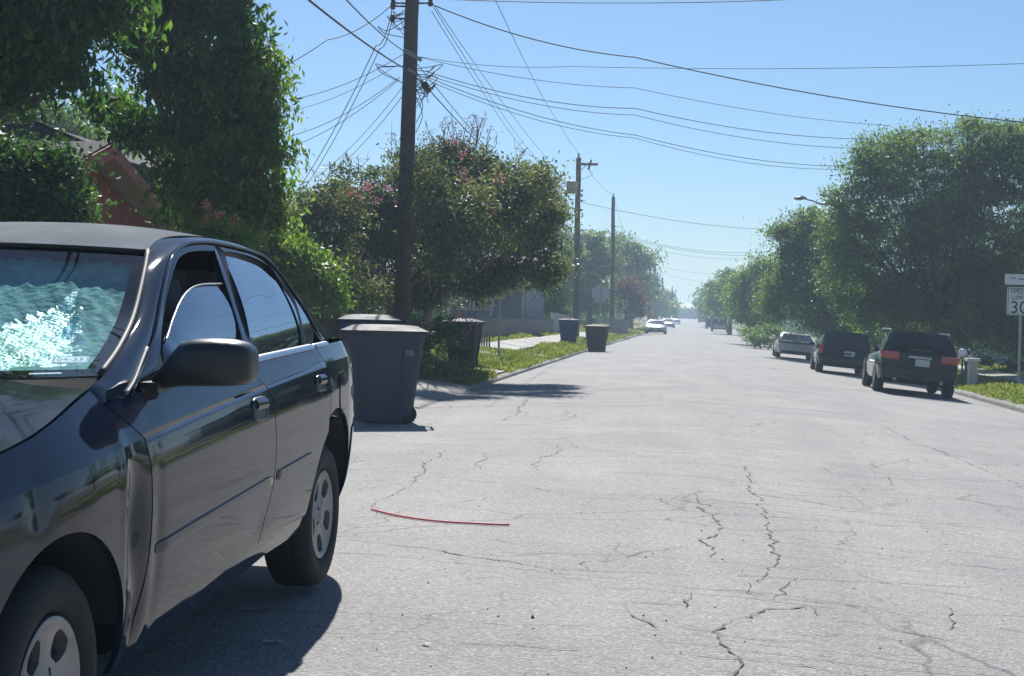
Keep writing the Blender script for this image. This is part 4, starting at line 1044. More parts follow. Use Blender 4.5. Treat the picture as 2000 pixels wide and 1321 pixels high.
# ------------------------------------------------------------------ wires
wire_m = mat('black_cable', (.04, .044, .052), .6)
def wire(label, pts, rad, sag=0.0, name='overhead_wire', group='overhead wires'):
    """pts: world points; spans between them hang by sag"""
    L = []
    for a, b in zip(pts[:-1], pts[1:]):
        a, b = np.array(a, float), np.array(b, float)
        for t in np.linspace(0, 1, 14, endpoint=False):
            p = a + (b - a) * t; p[2] -= 4 * sag * t * (1 - t); L.append(p)
    L.append(np.array(pts[-1], float))
    o = MB().tube(L, rad * .68, 5).build(name, wire_m, None, smooth=True)
    tag(o, label, 'wire', group); return o
A = at_depth
p2at = lambda dz: np.array([P2T[0] + .1, 72.9, P2T[2] - dz])
wire('thickest cable from the top left corner down to the big pole clamp', [A(-300, -760, 5), A(560, -35, 13), on_big(140, -.02, -.17)], .019, .05)
wire('thick cable from the big pole through the black splice case down behind the crape myrtle', [on_big(146, .06, -.17), A(835, 172, 28.2), A(945, 290, 37), p2at(3.2)], .017, .02)
wire('second cable from the upper left to just above the clamp', [A(-200, -800, 5.5), A(640, -40, 15), on_big(100, -.13)], .013, .06)
wire('cable from just under the clamp slanting right behind the crape myrtle crown', [on_big(125, .12), A(960, 300, 40), p2at(2.9)], .012, .02)
wire('sagging wire from the big pole top left to the pecan crown', [on_big(6, -.3, -.1), A(640, 78, 26), A(400, 190, 24)], .012, .12)
wire('left strand of the twisted drop line descending left of the big pole', [on_big(14, -.34, -.1), A(735, 88, 28), A(560, 400, 37)], .013, .22)
wire('right strand of the twisted drop line descending left of the big pole', [on_big(38, -.34, -.1), A(742, 95, 28), A(592, 372, 36), A(530, 450, 40)], .012, .15)
wire('thin wire from the clamp to the pecan, highest of the left fan', [on_big(105, -.12), A(500, 200, 29)], .009, .22)
wire('thin faint wire second of the left fan under the clamp', [on_big(128, -.25), A(500, 226, 31)], .007, .2)
wire('thin wire third of the left fan under the clamp', [on_big(152, -.2), A(560, 268, 31)], .009, .15)
wire('thin wire fourth of the left fan under the clamp', [on_big(156, -.2), A(500, 305, 33)], .009, .25)
wire('thin wire fifth of the left fan, steeper, toward the garden tree tops', [on_big(172, -.14), A(620, 345, 32)], .008, .12)
wire('lowest steep wire of the left fan', [on_big(190, -.14), A(640, 345, 32), A(600, 400, 35)], .009, .1)
wire('heavy sagging cable crossing the street from the big pole top to the right edge', [on_big(8, .3, -.1), A(1240, 112, 29), A(2080, 246, 31), A(2900, 330, 36)], .017, .16)
wire('topmost wire running right along the top edge of the picture', [on_big(-4, .1), A(1240, 6, 29), A(1640, -6, 30), A(2600, -60, 34)], .012, .03)
wire('nearly level thin wire crossing the street to the right edge', [on_big(111, .16), A(1110, 130, 29), A(2060, 122, 31), A(2900, 110, 36)], .009, .08)
wire('thin wire crossing right just below the nearly level one', [on_big(112, .16), A(1240, 172, 33), A(1740, 246, 40)], .009, .12)
wire('upper wire of the right-hand bundle crossing to the big elm', [on_big(140, .3), A(1240, 212, 33), A(1700, 272, 41)], .012, .16)
wire('middle wire of the right-hand bundle crossing to the big elm', [on_big(146, .3), A(1240, 225, 33), A(1680, 290, 41)], .010, .16)
wire('lower wire of the right-hand bundle, dipping most', [on_big(150, .3), A(1240, 264, 33), A(1650, 325, 41)], .011, .16)
wire('lowest wire of the right-hand bundle, close under the lower one', [on_big(156, .3), A(1240, 270, 33), A(1640, 331, 41)], .009, .18)
wire('pale wire left of three from the big pole top toward the crossarm pole', [on_big(22, .35), A(1020, 290, 56), p2at(1.55)], .010, .1)
wire('pale wire middle of three from the big pole top toward the crossarm pole', [on_big(14, .38), A(1030, 290, 56), p2at(1.79)], .010, .1)
wire('pale wire right of three from the big pole top toward the crossarm pole', [on_big(4, .35), A(1060, 300, 58), p2at(2.03)], .010, .1)
wire('faint high line running to the very top of the crossarm pole', [A(940, -60, 28), A(1060, 190, 50), (P2T[0], 73, P2T[2] + .2)], .011, .05)
wire('wire from the crossarm pole across the street to the light green trees', [(P2T[0] + .2, 72.9, P2T[2] - 2.1), A(1510, 449, 84)], .016, .25)
wire('upper wire from the bare pole across the street', [(P3T[0] + .2, 100, P3T[2] - 2.3), A(1490, 492, 112)], .018, .5)
wire('middle wire from the bare pole across the street', [(P3T[0] + .2, 100, P3T[2] - 2.45), A(1490, 500, 112)], .018, .4)
wire('lower wire from the bare pole across the street', [(P3T[0] + .2, 100, P3T[2] - 2.6), A(1480, 504, 112)], .014, .55)
wire('faint wire crossing the far street above the cars, upper', [(P5T[0], 180, P5T[2] - .9), A(1420, 535, 190)], .02, .4)
wire('faint wire crossing the far street above the cars, lower', [(P6T[0], 210, P6T[2] - .7), A(1400, 553, 220)], .022, .4)
for k, (dz, lab) in enumerate(((3.4, 'upper'), (3.8, 'middle'), (4.3, 'lowest'))):
    wire(f'{lab} drooping cable strung from the crossarm pole on down the left-hand poles', [(P2T[0], 73, P2T[2] - dz), (P3T[0], 100, P3T[2] - dz), (P4T[0], 140, P4T[2] - dz + 1), (P5T[0], 180, P5T[2] - dz + 1.2), (P6T[0], 210, P6T[2] - dz + 1.2), (P8T[0], 270, P8T[2] - dz + 1.2)], .02, .55)
wire('top line joining the pole tops beyond the crossarm pole', [(P2T[0], 73, P2T[2] + .2), (P3T[0], 100, P3T[2] + .15), (P4T[0], 140, P4T[2] + .1), (P5T[0], 180, P5T[2] + .1), (P8T[0], 270, P8T[2])], .012, .3)
c = A(832, 170, 27.9)
s = empty('splice_case', tuple(c), 'black splice case hanging on the thick cable right of the big pole', 'splice case')
d = (A(842, 185, 28.2) - A(824, 157, 27.7)); d /= np.linalg.norm(d)
MB().tube([c - d * .16, c - d * .12, c + d * .1, c + d * .15], [.02, .068, .068, .02], 12).build('case', mat('black_plastic', (.018, .018, .02), .5), s, smooth=True, world=True)
q = MB()
for dx, dz in ((-.12, -.38), (.05, -.3), (-.2, -.42)): q.tube(smooth_line([c + d * .05, c + np.array([dx * .3, 0, dz * .5]), c + np.array([dx, 0, dz])], 4), .006, 4)
q.build('loose_lead', wire_m, s, world=True)

# street lamp arm reaching out of the right-hand trees
b = A(1640, 690, 64); b[2] = lz(8.4, 64); b[0] = A(1640, 690, 64)[0]
t0 = A(1600, 398, 64); t1 = A(1572, 388.6, 64); t2 = A(1572, 389, 64)
lp = empty('street_lamp', tuple(b), 'cobra-head street lamp poking out of the right-hand trees', 'street lamp')
MB().tube(smooth_line([b, (b[0], 64, t0[2] - .6), t0, t1], 6), [.07] * 7 + [.05] * 6 + [.035] * 6, 8).build('lamp_post', steel, lp, smooth=True, world=True)
hd = MB(); hc = A(1562, 388, 64)
hd.tube([hc + np.array([.28, 0, .0]), hc + np.array([.18, 0, .03]), hc, hc + np.array([-.2, 0, .0]), hc + np.array([-.24, 0, -.01])], [.03, .07, .085, .055, .01], 10)
hd.lathe([(.03, 0), (.03, .07), (0, .08)], 'z', tuple(hc + np.array([.08, 0, .06])), 8)
hd.build('lamp_head', mat('grey_lamp_housing', (.12, .125, .14), .5), lp, smooth=True, world=True)

# ------------------------------------------------------------------ signs
sign_back = mat('sign_back_aluminium', (.44, .45, .46), .55, metal=.25, vary=.1)
sign_white = mat('sign_white', (.74, .75, .74), .45, vary=.05)
ink = mat('sign_black', (.02, .02, .022), .5)
def pent_sign(px, py, D, half, label):
    c = A(px, py, D); g = empty('pentagon_sign', (c[0], D, lz(c[0], D)), label, 'road sign')
    h = half
    MB().prism([(c[0] - h, D, c[2] - h * .55), (c[0] + h, D, c[2] - h * .55), (c[0] + h, D, c[2] + h * .45), (c[0], D, c[2] + h * 1.08), (c[0] - h, D, c[2] + h * .45)], (0, .012, 0)).build('panel', sign_back, g, world=True)
    MB().box((c[0], D + .012, c[2] - h * .82), (h * 1.25, .012, h * .5)).build('plaque', sign_back, g, world=True)
    zt = c[2] + h * .9; zb = lz(c[0], D) - .05
    MB().box((c[0], D - .025, (zt + zb) / 2), (.05, .04, zt - zb)).build('post', steel, g, world=True)
    q = MB()
    for z in (c[2] - h * .3, c[2] + h * .3): q.lathe([(0, -.03), (.025, -.03), (.025, .0)], 'z', (c[0], D - .05, z), 6)
    q.build('bolt', dark_metal, g, world=True)
pent_sign(1173, 573, 75, .43, 'grey back of a pentagon school crossing sign on the left verge')
pent_sign(1257, 604, 150, .40, 'tiny far pentagon sign back beside the rust-leaved tree')
# speed limit sign
D = 39.6
tl = A(1966, 560, D); br = A(1970, 615, D); w_ = .60
sgn = empty('speed_limit_sign', (tl[0] + w_ / 2, D, lz(tl[0], D)), 'white speed limit sign with a smaller plate above, cut by the right edge', 'road sign')
cx, cz, hh = tl[0] + .02 + w_ / 2, (tl[2] + br[2]) / 2 - .008, tl[2] - br[2]
def plate(nm, cx, cz, w, h, y, m, par):
    bm = MB(); r_ = .04; pts = []
    for sx, sz, a0 in ((1, 1, 0), (-1, 1, 90), (-1, -1, 180), (1, -1, 270)):
        for k in range(4):
            a = R(a0 + k * 30); pts.append((cx + sx * (w / 2 - r_) + r_ * cos(a), y, cz + sz * (h / 2 - r_) + r_ * sin(a)))
    return bm.prism(pts[::-1], (0, .008, 0)).build(nm, m, par, world=True)
tlt = R(3.0)
pn = plate('sign_panel', cx, cz, w_, hh, D, sign_white, sgn)
def border(par, cx, cz, w, h, y, ww):
    q = MB(); q.box((cx, y, cz + h / 2 - .03), (w - .06, .004, ww)); q.box((cx, y, cz - h / 2 + .03), (w - .06, .004, ww))
    for s in (-1, 1): q.box((cx + s * (w / 2 - .03), y, cz), (ww, .0042, h - .06 - ww))
    q.build('border', ink, par, world=True)
border(sgn, cx, cz, w_, hh, D - .003, .012)
L0 = sgn.location
def sgtext(nm, s, size, dx, dz, sx=1.0):
    text_mesh(nm, s, size, ink, sgn, (cx + dx - L0.x, D - .006 - L0.y, cz + dz - L0.z), (pi / 2, 0, 0), .001, sx=sx)
sgtext('lettering', 'SPEED', .165, 0, hh * .34, 1.0); sgtext('lettering', 'LIMIT', .15, 0, hh * .12, 1.0); sgtext('numeral', '30', .44, 0, -hh * .24, 1.05)
tl2 = A(1962, 535, D); bl2 = A(1965, 556, D); h2_ = tl2[2] - bl2[2]
plate('upper_plate', tl2[0] + .02 + w_ / 2, (tl2[2] + bl2[2]) / 2, w_ + .02, h2_, D, sign_white, sgn)
q = MB()
for k, wd in ((0, .12), (1, .2)): q.box((tl2[0] + .22 + k * .22, D - .003, (tl2[2] + bl2[2]) / 2 + .03 - k * .02), (wd, .003, .03))
q.build('lettering_blur', mat('sign_faded_ink', (.2, .21, .22), .6), sgn, world=True)
px_ = cx + .05
MB().box((px_, D + .035, lz(px_, D) + 1.2 - .05), (.055, .045, 2.5)).build('post', steel, sgn, world=True)
MB().box((px_, D + .012, cz), (.1, .01, .04)).build('bracket', steel, sgn, world=True)
sgn.rotation_euler = (0, tlt * 0, 0)
# bare steel post on the left lawn
b = A(974, 686, 38.5); zb = lz(b[0], 38.5)
po = empty('steel_post', (b[0], 38.5, zb), 'bare thin steel post standing in the left lawn beyond the dark bin', 'post')
zt = A(975, 545, 38.5)[2]
MB().box((b[0], 38.5, (zb + zt) / 2), (.05, .045, zt - zb)).build('upright', steel, po, world=True)
MB().rbox((b[0], 38.5, zb + .02), (.14, .14, .06), .015).build('base_plate', dark_metal, po, world=True)
# cream pillar with a globe
pc = A(1899, 735, 40); zb = lz(pc[0], 40)
pl = empty('pillar', (pc[0], 40, zb), 'short cream square pillar with a flat cap right of the crossover', 'pillar')
zt = A(1899, 701, 40)[2]
MB().rbox((pc[0], 40, (zb + zt) / 2 - .05), (.22, .22, zt - zb), .015).build('shaft', mat('cream_render', (.55, .50, .44), .85, vary=.12, bump=.2), pl, world=True)
MB().rbox((pc[0], 40, zt - .03), (.34, .34, .09), .02).build('cap', mat('pale_cap', (.66, .64, .6), .8), pl, world=True)
gc = A(1880, 690, 40.6)
gl = empty('lamp_globe', (gc[0], 40.6, lz(gc[0], 40.6)), 'white globe garden lamp on a thin post next to the cream pillar', 'lamp')
MB().lathe([(0, -.11), (.07, -.09), (.11, -.03), (.115, .03), (.09, .085), (.0, .12)], 'z', tuple(gc), 16).build('globe', mat('white_globe', (.8, .8, .8), .25), gl, smooth=True, world=True)
MB().tube([(gc[0], 40.6, lz(gc[0], 40.6)), (gc[0], 40.6, gc[2] - .1)], .025, 8).build('post', dark_metal, gl, world=True)

# ------------------------------------------------------------------ wheelie bins
def bin_mat(n, c): return mat(n, c, .62, spec=.25, vary=.12, vscale=4, bump=.12, bscale=80, rvary=.15)
BIN = {}
def make_bin(label, group, loc, rz, W, D_, H, body_m, lid_m, lid_open=0.0):
    """front at -y, hinge and wheels at +y"""
    t = empty('wheelie_bin', loc, label, 'bin', group, rz)
    q = MB(); rows = []
    def ring(w, d, z, r):
        pts = []
        for sx, sy, a0 in ((1, 1, 0), (-1, 1, 90), (-1, -1, 180), (1, -1, 270)):
            for k in range(5):
                a = R(a0 + k * 22.5); pts.append((sx * (w / 2 - r) + r * cos(a), sy * (d / 2 - r) + r * sin(a), z))
        return pts + [pts[0]]
    for z, k, r in ((0.0, .66, .05), (.02, .68, .05), (.10, .70, .05), (.45 * H, .82, .06), (.78 * H, .92, .06), (.80 * H, .945, .06), (.86 * H, .955, .06), (.865 * H, .99, .07), (.90 * H, 1.0, .07), (.905 * H, .95, .07)):
        off = -0.0
        rows.append(ring(W * k, D_ * (k * .98 + .02), z, r))
    q.grid(rows); q.poly(rows[0][:-1][::-1])
    for s in (-1, 1): q.box((s * W * .20, -D_ * .385, H * .33), (.03, .02, H * .5), tilt=('X', -.13))
    b = q.build('body', body_m, t, smooth=False); bevel_mod(b, .006, 2)
    for s in (-1, 1):
        for yy, ww in ((-.22, .03), (.16, .03)):
            q = MB(); pts = []
            for z, k in ((.12, .70), (.45 * H, .82), (.76 * H, .915)):
                pts.append((s * (W * k / 2 + .004), D_ * k * yy * 1.6, z))
            q.tube(pts, .013, 6); q.build('rib', body_m, t, smooth=True)
    q = MB(); q.box((W * .475 - .002, D_ * .30, H * .70), (.012, .10, .07), tilt=('Y', .14)); q.build('label_plate', mat('bin_label', (.13, .14, .16), .6, vary=.3, vscale=30), t)
    q = MB(); rows = []
    n = 9
    for i in range(n):
        v = i / (n - 1); y = -D_ * .53 + v * D_ * 1.06; row = []
        for j in range(13):
            u = j / 12 * 2 - 1; x = u * W * .535
            dome = .05 * H * (1 - abs(u) ** 3.2) * (1 - abs(2 * v - 1) ** 3.5) ** .6
            row.append((x, y, H * .905 + dome + .012 + (.012 if j in (4, 8) and 0 < i < n - 1 else 0)))
        rows.append(row)
    q.grid(rows)
    edge = [rows[0][j] for j in range(13)] + [rows[i][12] for i in range(1, n)] + [rows[n - 1][j] for j in range(11, -1, -1)] + [rows[i][0] for i in range(n - 2, 0, -1)]
    m_ = len(edge); base = len(q.V)
    q.add(edge + [(x, y, z - .045) for x, y, z in edge], [(i, (i + 1) % m_, m_ + (i + 1) % m_, m_ + i) for i in range(m_)])
    lid = q.build('lid', lid_m, t, smooth=True)
    q = MB(); q.tube([(-W * .36, D_ * .56, H * .885), (-W * .36, D_ * .6, H * .9), (W * .36, D_ * .6, H * .9), (W * .36, D_ * .56, H * .885)], .018, 8)
    q.box((-W * .3, D_ * .52, H * .87), (.06, .1, .06)); q.box((W * .3, D_ * .52, H * .87), (.06, .1, .06)); q.build('handle', lid_m, t)
    for s in (-1, 1):
        q = MB(); q.lathe([(.0, -.03), (.08, -.03), (.10, -.02), (.10, .02), (.08, .03), (.0, .03)], 'x', (s * W * .31, D_ * .30, .10), 20)
        q.build('wheel', mat('bin_wheel_rubber', (.02, .02, .02), .8), t, smooth=False)
    q = MB(); q.tube([(-W * .31, D_ * .30, .10), (W * .31, D_ * .30, .10)], .014, 6); q.build('axle', steel, t)
    return t
grey_bin = bin_mat('grey_bin_plastic', (.056, .072, .094)); blue_bin = bin_mat('blue_bin_plastic', (.012, .035, .12)); brown_bin = bin_mat('brown_bin_plastic', (.045, .036, .036))
dark_bin = bin_mat('dark_bin_plastic', (.012, .015, .028)); grey_lid = bin_mat('grey_bin_lid', (.06, .055, .066)); blue_lid = bin_mat('blue_bin_lid', (.004, .012, .042))  # blue lid darkened: tree shade is put into its colour
pale_lid = bin_mat('brown_bin_lid', (.07, .055, .05))
GB = 'wheelie bins along the left kerb'
make_bin('large charcoal wheelie bin standing right behind the near black sedan', GB, (-3.47, 17.35, rz_(-3.47, 17.35) + .015), R(-78), .80, .95, 1.15, grey_bin, grey_lid)
b = A(712, 700, 19.7); make_bin('dark blue wheelie bin half hidden behind the large charcoal one', GB, (b[0], 20.0, lz(b[0], 20.0) + .03), R(-80), .74, .80, 1.18, blue_bin, blue_lid)
b = A(905, 690, 30.6); make_bin('dark navy wheelie bin with pink flowers over its lid', GB, (b[0], 30.6, lz(b[0], 30.6)), R(-10), .68, .66, 1.06, dark_bin, grey_lid)
b = A(1110, 680, 58.5); make_bin('blue wheelie bin on the verge beside the brown one', GB, (b[0], 58.5, lz(b[0], 58.5)), R(6), .80, .74, 1.02, blue_bin, blue_lid)
b = A(1165, 690, 55.5); make_bin('brown wheelie bin in the gutter beside the far blue one', GB, (b[0], 55.5, rz_(b[0], 55.5)), R(-8), .82, .72, 1.02, brown_bin, pale_lid)

# ------------------------------------------------------------------ things on the road
red_m = mat('red_strap', (.72, .09, .11), .5, vary=.15)
pts = [on_level(px, py, rz_(-1.5, 9.2) + .008) for px, py in ((725, 993), (757, 1002), (800, 1011), (850, 1018), (900, 1022), (950, 1025), (995, 1027))]
L = smooth_line(pts, 5); o = MB()
o.tube([(p[0], p[1], rz_(p[0], p[1]) + .009) for p in L], .0062, 6)
ob_ = o.build('red_cord', red_m, None, smooth=True); tag(ob_, 'thin red cord lying in a shallow arc on the road', 'cord')
def scrap(px, py, w, d, rz, label, m):
    p = on_level(px, py, 0); p = on_level(px, py, rz_(p[0], p[1]) + .005)
    V = []; r = random.Random(px)
    for i in range(5):
        for j in range(3):
            V.append((p[0] + (i / 4 - .5) * w * cos(rz) - (j / 2 - .5) * d * sin(rz), p[1] + (i / 4 - .5) * w * sin(rz) + (j / 2 - .5) * d * cos(rz), rz_(p[0], p[1]) + .005 + r.uniform(0, .008)))
    F = [(i * 3 + j, i * 3 + j + 1, (i + 1) * 3 + j + 1, (i + 1) * 3 + j) for i in range(4) for j in range(2)]
    tag(mesh_obj('paper_scrap', V, F, m), label, 'litter', 'scraps of litter on the road')
paper = mat('grey_paper', (.42, .43, .44), .8); leafm = mat('dry_pale_leaf', (.55, .5, .38), .8)
scrap(533, 1257, .075, .03, -.1, 'small grey scrap lying in the sedan shadow', paper)
scrap(832, 1260, .04, .014, -.6, 'tiny pale leaf on the sunlit road right of the sedan shadow', leafm)
scrap(872, 1019, .03, .018, -.1, 'tiny white scrap touching the red cord', paper)
scrap(755, 1127, .014, .012, .4, 'tiny white fleck on the road right of the rear wheel', paper)
p = on_level(1040, 1205, 0); r = random.Random(3)
q = MB(); q.add([(p[0] + r.uniform(.6, 1.2) * .012 * cos(a), p[1] + r.uniform(.6, 1.2) * .012 * sin(a), rz_(p[0], p[1])) for a in np.linspace(0, 5.2, 6)] + [(p[0], p[1], rz_(p[0], p[1]) + .014)], [(i, (i + 1) % 6, 6) for i in range(6)])
tag(q.build('pebble', mat('dark_pebble', (.05, .05, .05), .8)), 'small dark pebble on the road in the lower centre', 'stone')

# ------------------------------------------------------------------ the near black sedan (faces the camera, parked at the left kerb)
XC = -2.42
def paint_mat(name, col, coat=1.0, rough=.35, ior=1.5, scr=0.0, oxid=None):
    m = bpy.data.materials.new(name); m.use_nodes = True
    nt = m.node_tree; b = nt.nodes['Principled BSDF']; L = nt.links.new
    tc = nt.nodes.new('ShaderNodeTexCoord')
    n = nt.nodes.new('ShaderNodeTexNoise'); n.inputs['Scale'].default_value = 2.2; n.inputs['Detail'].default_value = 7; n.inputs['Roughness'].default_value = .65
    L(tc.outputs['Object'], n.inputs['Vector'])
    r = nt.nodes.new('ShaderNodeValToRGB'); r.color_ramp.elements[0].position = .35; r.color_ramp.elements[1].position = .72
    r.color_ramp.elements[0].color = (*col, 1); r.color_ramp.elements[1].color = (*(oxid or tuple(c * 1.5 + .004 for c in col)), 1)
    L(n.outputs['Fac'], r.inputs[0])
    base = r.outputs[0]
    # specks and dust
    v = nt.nodes.new('ShaderNodeTexVoronoi'); v.inputs['Scale'].default_value = 26; L(tc.outputs['Object'], v.inputs['Vector'])
    sr = nt.nodes.new('ShaderNodeValToRGB'); sr.color_ramp.elements[0].position = .05; sr.color_ramp.elements[1].position = .085
    sr.color_ramp.elements[0].color = (1, 1, 1, 1); sr.color_ramp.elements[1].color = (0, 0, 0, 1)
    L(v.outputs['Distance'], sr.inputs[0])
    vm = nt.nodes.new('ShaderNodeMath'); vm.operation = 'GREATER_THAN'; vm.inputs[1].default_value = .93
    sep = nt.nodes.new('ShaderNodeSeparateColor'); L(v.outputs['Color'], sep.inputs[0]); L(sep.outputs[0], vm.inputs[0])
    mm = nt.nodes.new('ShaderNodeMath'); mm.operation = 'MULTIPLY'; L(sr.outputs[0], mm.inputs[0]); L(vm.outputs[0], mm.inputs[1])
    m2 = nt.nodes.new('ShaderNodeMath'); m2.operation = 'MULTIPLY'; m2.inputs[1].default_value = scr; L(mm.outputs[0], m2.inputs[0])
    mx = nt.nodes.new('ShaderNodeMix'); mx.data_type = 'RGBA'; L(m2.outputs[0], mx.inputs[0]); L(base, mx.inputs[6]); mx.inputs[7].default_value = (.55, .55, .55, 1)
    L(mx.outputs[2], b.inputs['Base Color'])
    b.inputs['Roughness'].default_value = rough
    b.inputs['Specular IOR Level'].default_value = 0.0
    b.inputs['IOR'].default_value = 1.001
    b.inputs['Coat Weight'].default_value = coat
    b.inputs['Coat IOR'].default_value = ior
    b.inputs['Coat Tint'].default_value = (.70, .87, 1.0, 1)
    cr = nt.nodes.new('ShaderNodeMapRange'); cr.inputs[1].default_value = .35; cr.inputs[2].default_value = .75; cr.inputs[3].default_value = .02; cr.inputs[4].default_value = .06 + scr * .08
    L(n.outputs['Fac'], cr.inputs[0]); L(cr.outputs[0], b.inputs['Coat Roughness'])
    # slight waviness of old pressed steel
    w = nt.nodes.new('ShaderNodeTexNoise'); w.inputs['Scale'].default_value = 3.0; w.inputs['Detail'].default_value = 1; L(tc.outputs['Object'], w.inputs['Vector'])
    bp = nt.nodes.new('ShaderNodeBump'); bp.inputs['Strength'].default_value = .06; bp.inputs['Distance'].default_value = .02
    L(w.outputs['Fac'], bp.inputs['Height']); L(bp.outputs[0], b.inputs['Coat Normal'])
    MATS[name] = m; return m
PAINT = paint_mat('black_car_paint', (.008, .012, .024), .9, .4, 1.54, .5)
FADED = paint_mat('faded_roof_paint', (.20, .205, .21), .25, .6, 1.45, .5, (.30, .30, .302))
HOODP = paint_mat('dull_bonnet_paint', (.014, .016, .019), .8, .55, 1.45, .9, (.045, .048, .05))
rubber = mat('black_rubber', (.018, .019, .021), .62, vary=.3)
trim_black = mat('black_trim_plastic', (.014, .015, .018), .42, bump=.15, bscale=220)
mirror_plastic = mat('mirror_black_plastic', (.020, .022, .026), .36, bump=.10, bscale=260)
chrome = mat('chrome_strip', (.42, .43, .46), .28, metal=1.0, vary=.06)
under_m = mat('underbody_black', (.012, .012, .013), .9)
rim_m = mat('dusty_alloy', (.36, .35, .35), .42, metal=.55, color2=(.24, .22, .21), vscale=5, rvary=.2)
tyre_m = mat('tyre_rubber', (.017, .018, .020), .8, vary=.3, vscale=10, bump=.15, bscale=60)
GL_FRONT = glass_mat('car_glass_clear', (.40, .46, .50), 1.85, 1.0, f0=.30, gcol=(.92, .97, 1.0))
GL_TINT = glass_mat('car_glass_tinted', (.10, .12, .15), 2.1, .75, f0=.42, gcol=(.92, .97, 1.0))
GL_WIND = glass_mat('windscreen_glass', (.80, .93, .93), 1.5, 1.0)
seat_m = mat('grey_seat_cloth', (.16, .165, .17), .9, vary=.2, vscale=8)
dash_m = mat('dashboard_plastic', (.035, .036, .038), .7)
liner_m = mat('grey_headliner', (.15, .14, .13), .9)

_cy = [2.6, 3.279, 3.667, 3.969, 4.258, 4.903, 5.506, 6.39, 7.0, 7.7]
_cz = [.672, .759, .808, .838, .865, .915, .957, 1.015, 1.035, 1.035]
def crease(y): return float(np.interp(y, _cy, _cz))
_by = [4.05, 4.315, 5.35, 5.62, 6.3, 6.7, 7.2, 7.7]
_bz = [.975, .987, 1.041, 1.057, 1.084, 1.098, 1.112, 1.10]
def belt(y): return float(np.interp(y, _by, _bz))
def sillz(y): return float(np.interp(y, [2.7, 4.2, 5.19, 6.2, 7.6], [.13, .195, .252, .31, .36]))
_u = [-.3, -.1, 0, .15, .35, .6, .8, .92, 1.0]
_o = [-.13, -.092, -.066, -.030, -.010, 0, -.002, -.009, -.020]
_py = [2.62, 2.72, 2.85, 3.05, 3.4, 3.9, 6.4, 6.9, 7.2, 7.4, 7.52, 7.60, 7.64]
_po = [-.55, -.36, -.22, -.11, -.04, 0, 0, -.015, -.055, -.12, -.21, -.33, -.5]
def pchip(x, X, Y):
    X = np.array(X); Y = np.array(Y); h = np.diff(X); d = np.diff(Y) / h
    m = np.zeros(len(X)); m[0], m[-1] = d[0], d[-1]
    for i in range(1, len(X) - 1):
        m[i] = 0 if d[i - 1] * d[i] <= 0 else 2 * d[i - 1] * d[i] / (d[i - 1] + d[i])
    i = int(np.clip(np.searchsorted(X, x) - 1, 0, len(X) - 2)); t = (x - X[i]) / h[i]
    return Y[i] * (1 + 2 * t) * (1 - t) ** 2 + m[i] * h[i] * t * (1 - t) ** 2 + Y[i + 1] * t * t * (3 - 2 * t) + m[i + 1] * h[i] * t * t * (t - 1)
DENT = True
def side_x(y, z):
    c = crease(y)
    if z <= c:
        s = sillz(y); o = pchip((z - s) / (c - s), _u, _o)
    else:
        d = z - c; o = -.020 - .42 * d - .9 * d * d
    o += pchip(y, _py, _po)
    if DENT:
        g = lambda y0, z0, sy, sz, a: a * math.exp(-((y - y0) / sy) ** 2 - ((z - z0) / sz) ** 2)
        o += g(4.16, .62, .075, .15, -.030) + g(4.08, .66, .035, .2, .008) + g(4.335, .55, .035, .22, -.006) + g(4.20, .36, .05, .10, -.016)
        o += g(3.55, .74, .05, .06, -.006) + g(5.45, .47, .16, .06, -.005) + g(4.95, .40, .3, .05, -.003)
    return XC + .89 + o
def coons(bot, top, left, right, n, m_):
    """bot/top run front to rear, left (front) and right (rear) run bottom to top; (y, z) points -> grid of (y, z)"""
    B, T, Lf, Rt = resample(bot, n), resample(top, n), resample(left, m_), resample(right, m_)
    u = np.linspace(0, 1, n)[None, :, None]; v = np.linspace(0, 1, m_)[:, None, None]
    c00, c10, c01, c11 = B[0], B[-1], T[0], T[-1]
    return (1 - v) * B[None] + v * T[None] + (1 - u) * Lf[:, None] + u * Rt[:, None] - ((1 - u) * (1 - v) * c00 + u * (1 - v) * c10 + (1 - u) * v * c01 + u * v * c11)

cz0 = rz_(-2.4, 5.1)
car = empty('near_sedan', (XC, 5.1, cz0), 'black four-door sedan parked nearest the camera with foil sunshade and dented front wing', 'car')
OFFS = np.array([XC, 5.1, cz0])
def cpart(name, V, F, m, smooth=True, parent=None, mirror=False, label=None):
    V = [(2 * XC - x, y, z) if mirror else (x, y, z) for x, y, z in V]
    if mirror: F = [tuple(reversed(f)) for f in F]
    return mesh_obj(name, V, F, m, parent or car, smooth, True, label)
def side_panel(name, patches, m=None, off=0.0, lip=.018, label=None):
    """body side panel from Coons patches, with its edges turned inward; built on both sides"""
    for mir in (False, True):
        q = MB()
        for (bo, to, le, ri, n, k) in patches:
            g = coons(bo, to, le, ri, n, k)
            rows = [[(side_x(y, z) + off, y, z) for y, z in row] for row in g]
            q.grid(rows)
            for line in ([r[0] for r in rows], [r[-1] for r in rows]):
                q.grid([line, [(x - lip, y, z) for x, y, z in line]])
            q.grid([rows[0], [(x - lip, y, z) for x, y, z in rows[0]]])
        o = cpart(name, q.V, q.F, m or PAINT, True, None, mir, label if not mir else None)
        fix_edges(o, 10.5)
def fix_edges(o, ang=38):
    me = o.data
    bm = bmesh.new(); bm.from_mesh(me)
    bmesh.ops.remove_doubles(bm, verts=bm.verts, dist=.0004)
    bmesh.ops.recalc_face_normals(bm, faces=bm.faces)
    for e in bm.edges:
        if len(e.link_faces) == 2 and e.calc_face_angle(0) > R(ang): e.smooth = False
    bm.to_mesh(me); bm.free()
    me.polygons.foreach_set('use_smooth', [True] * len(me.polygons))

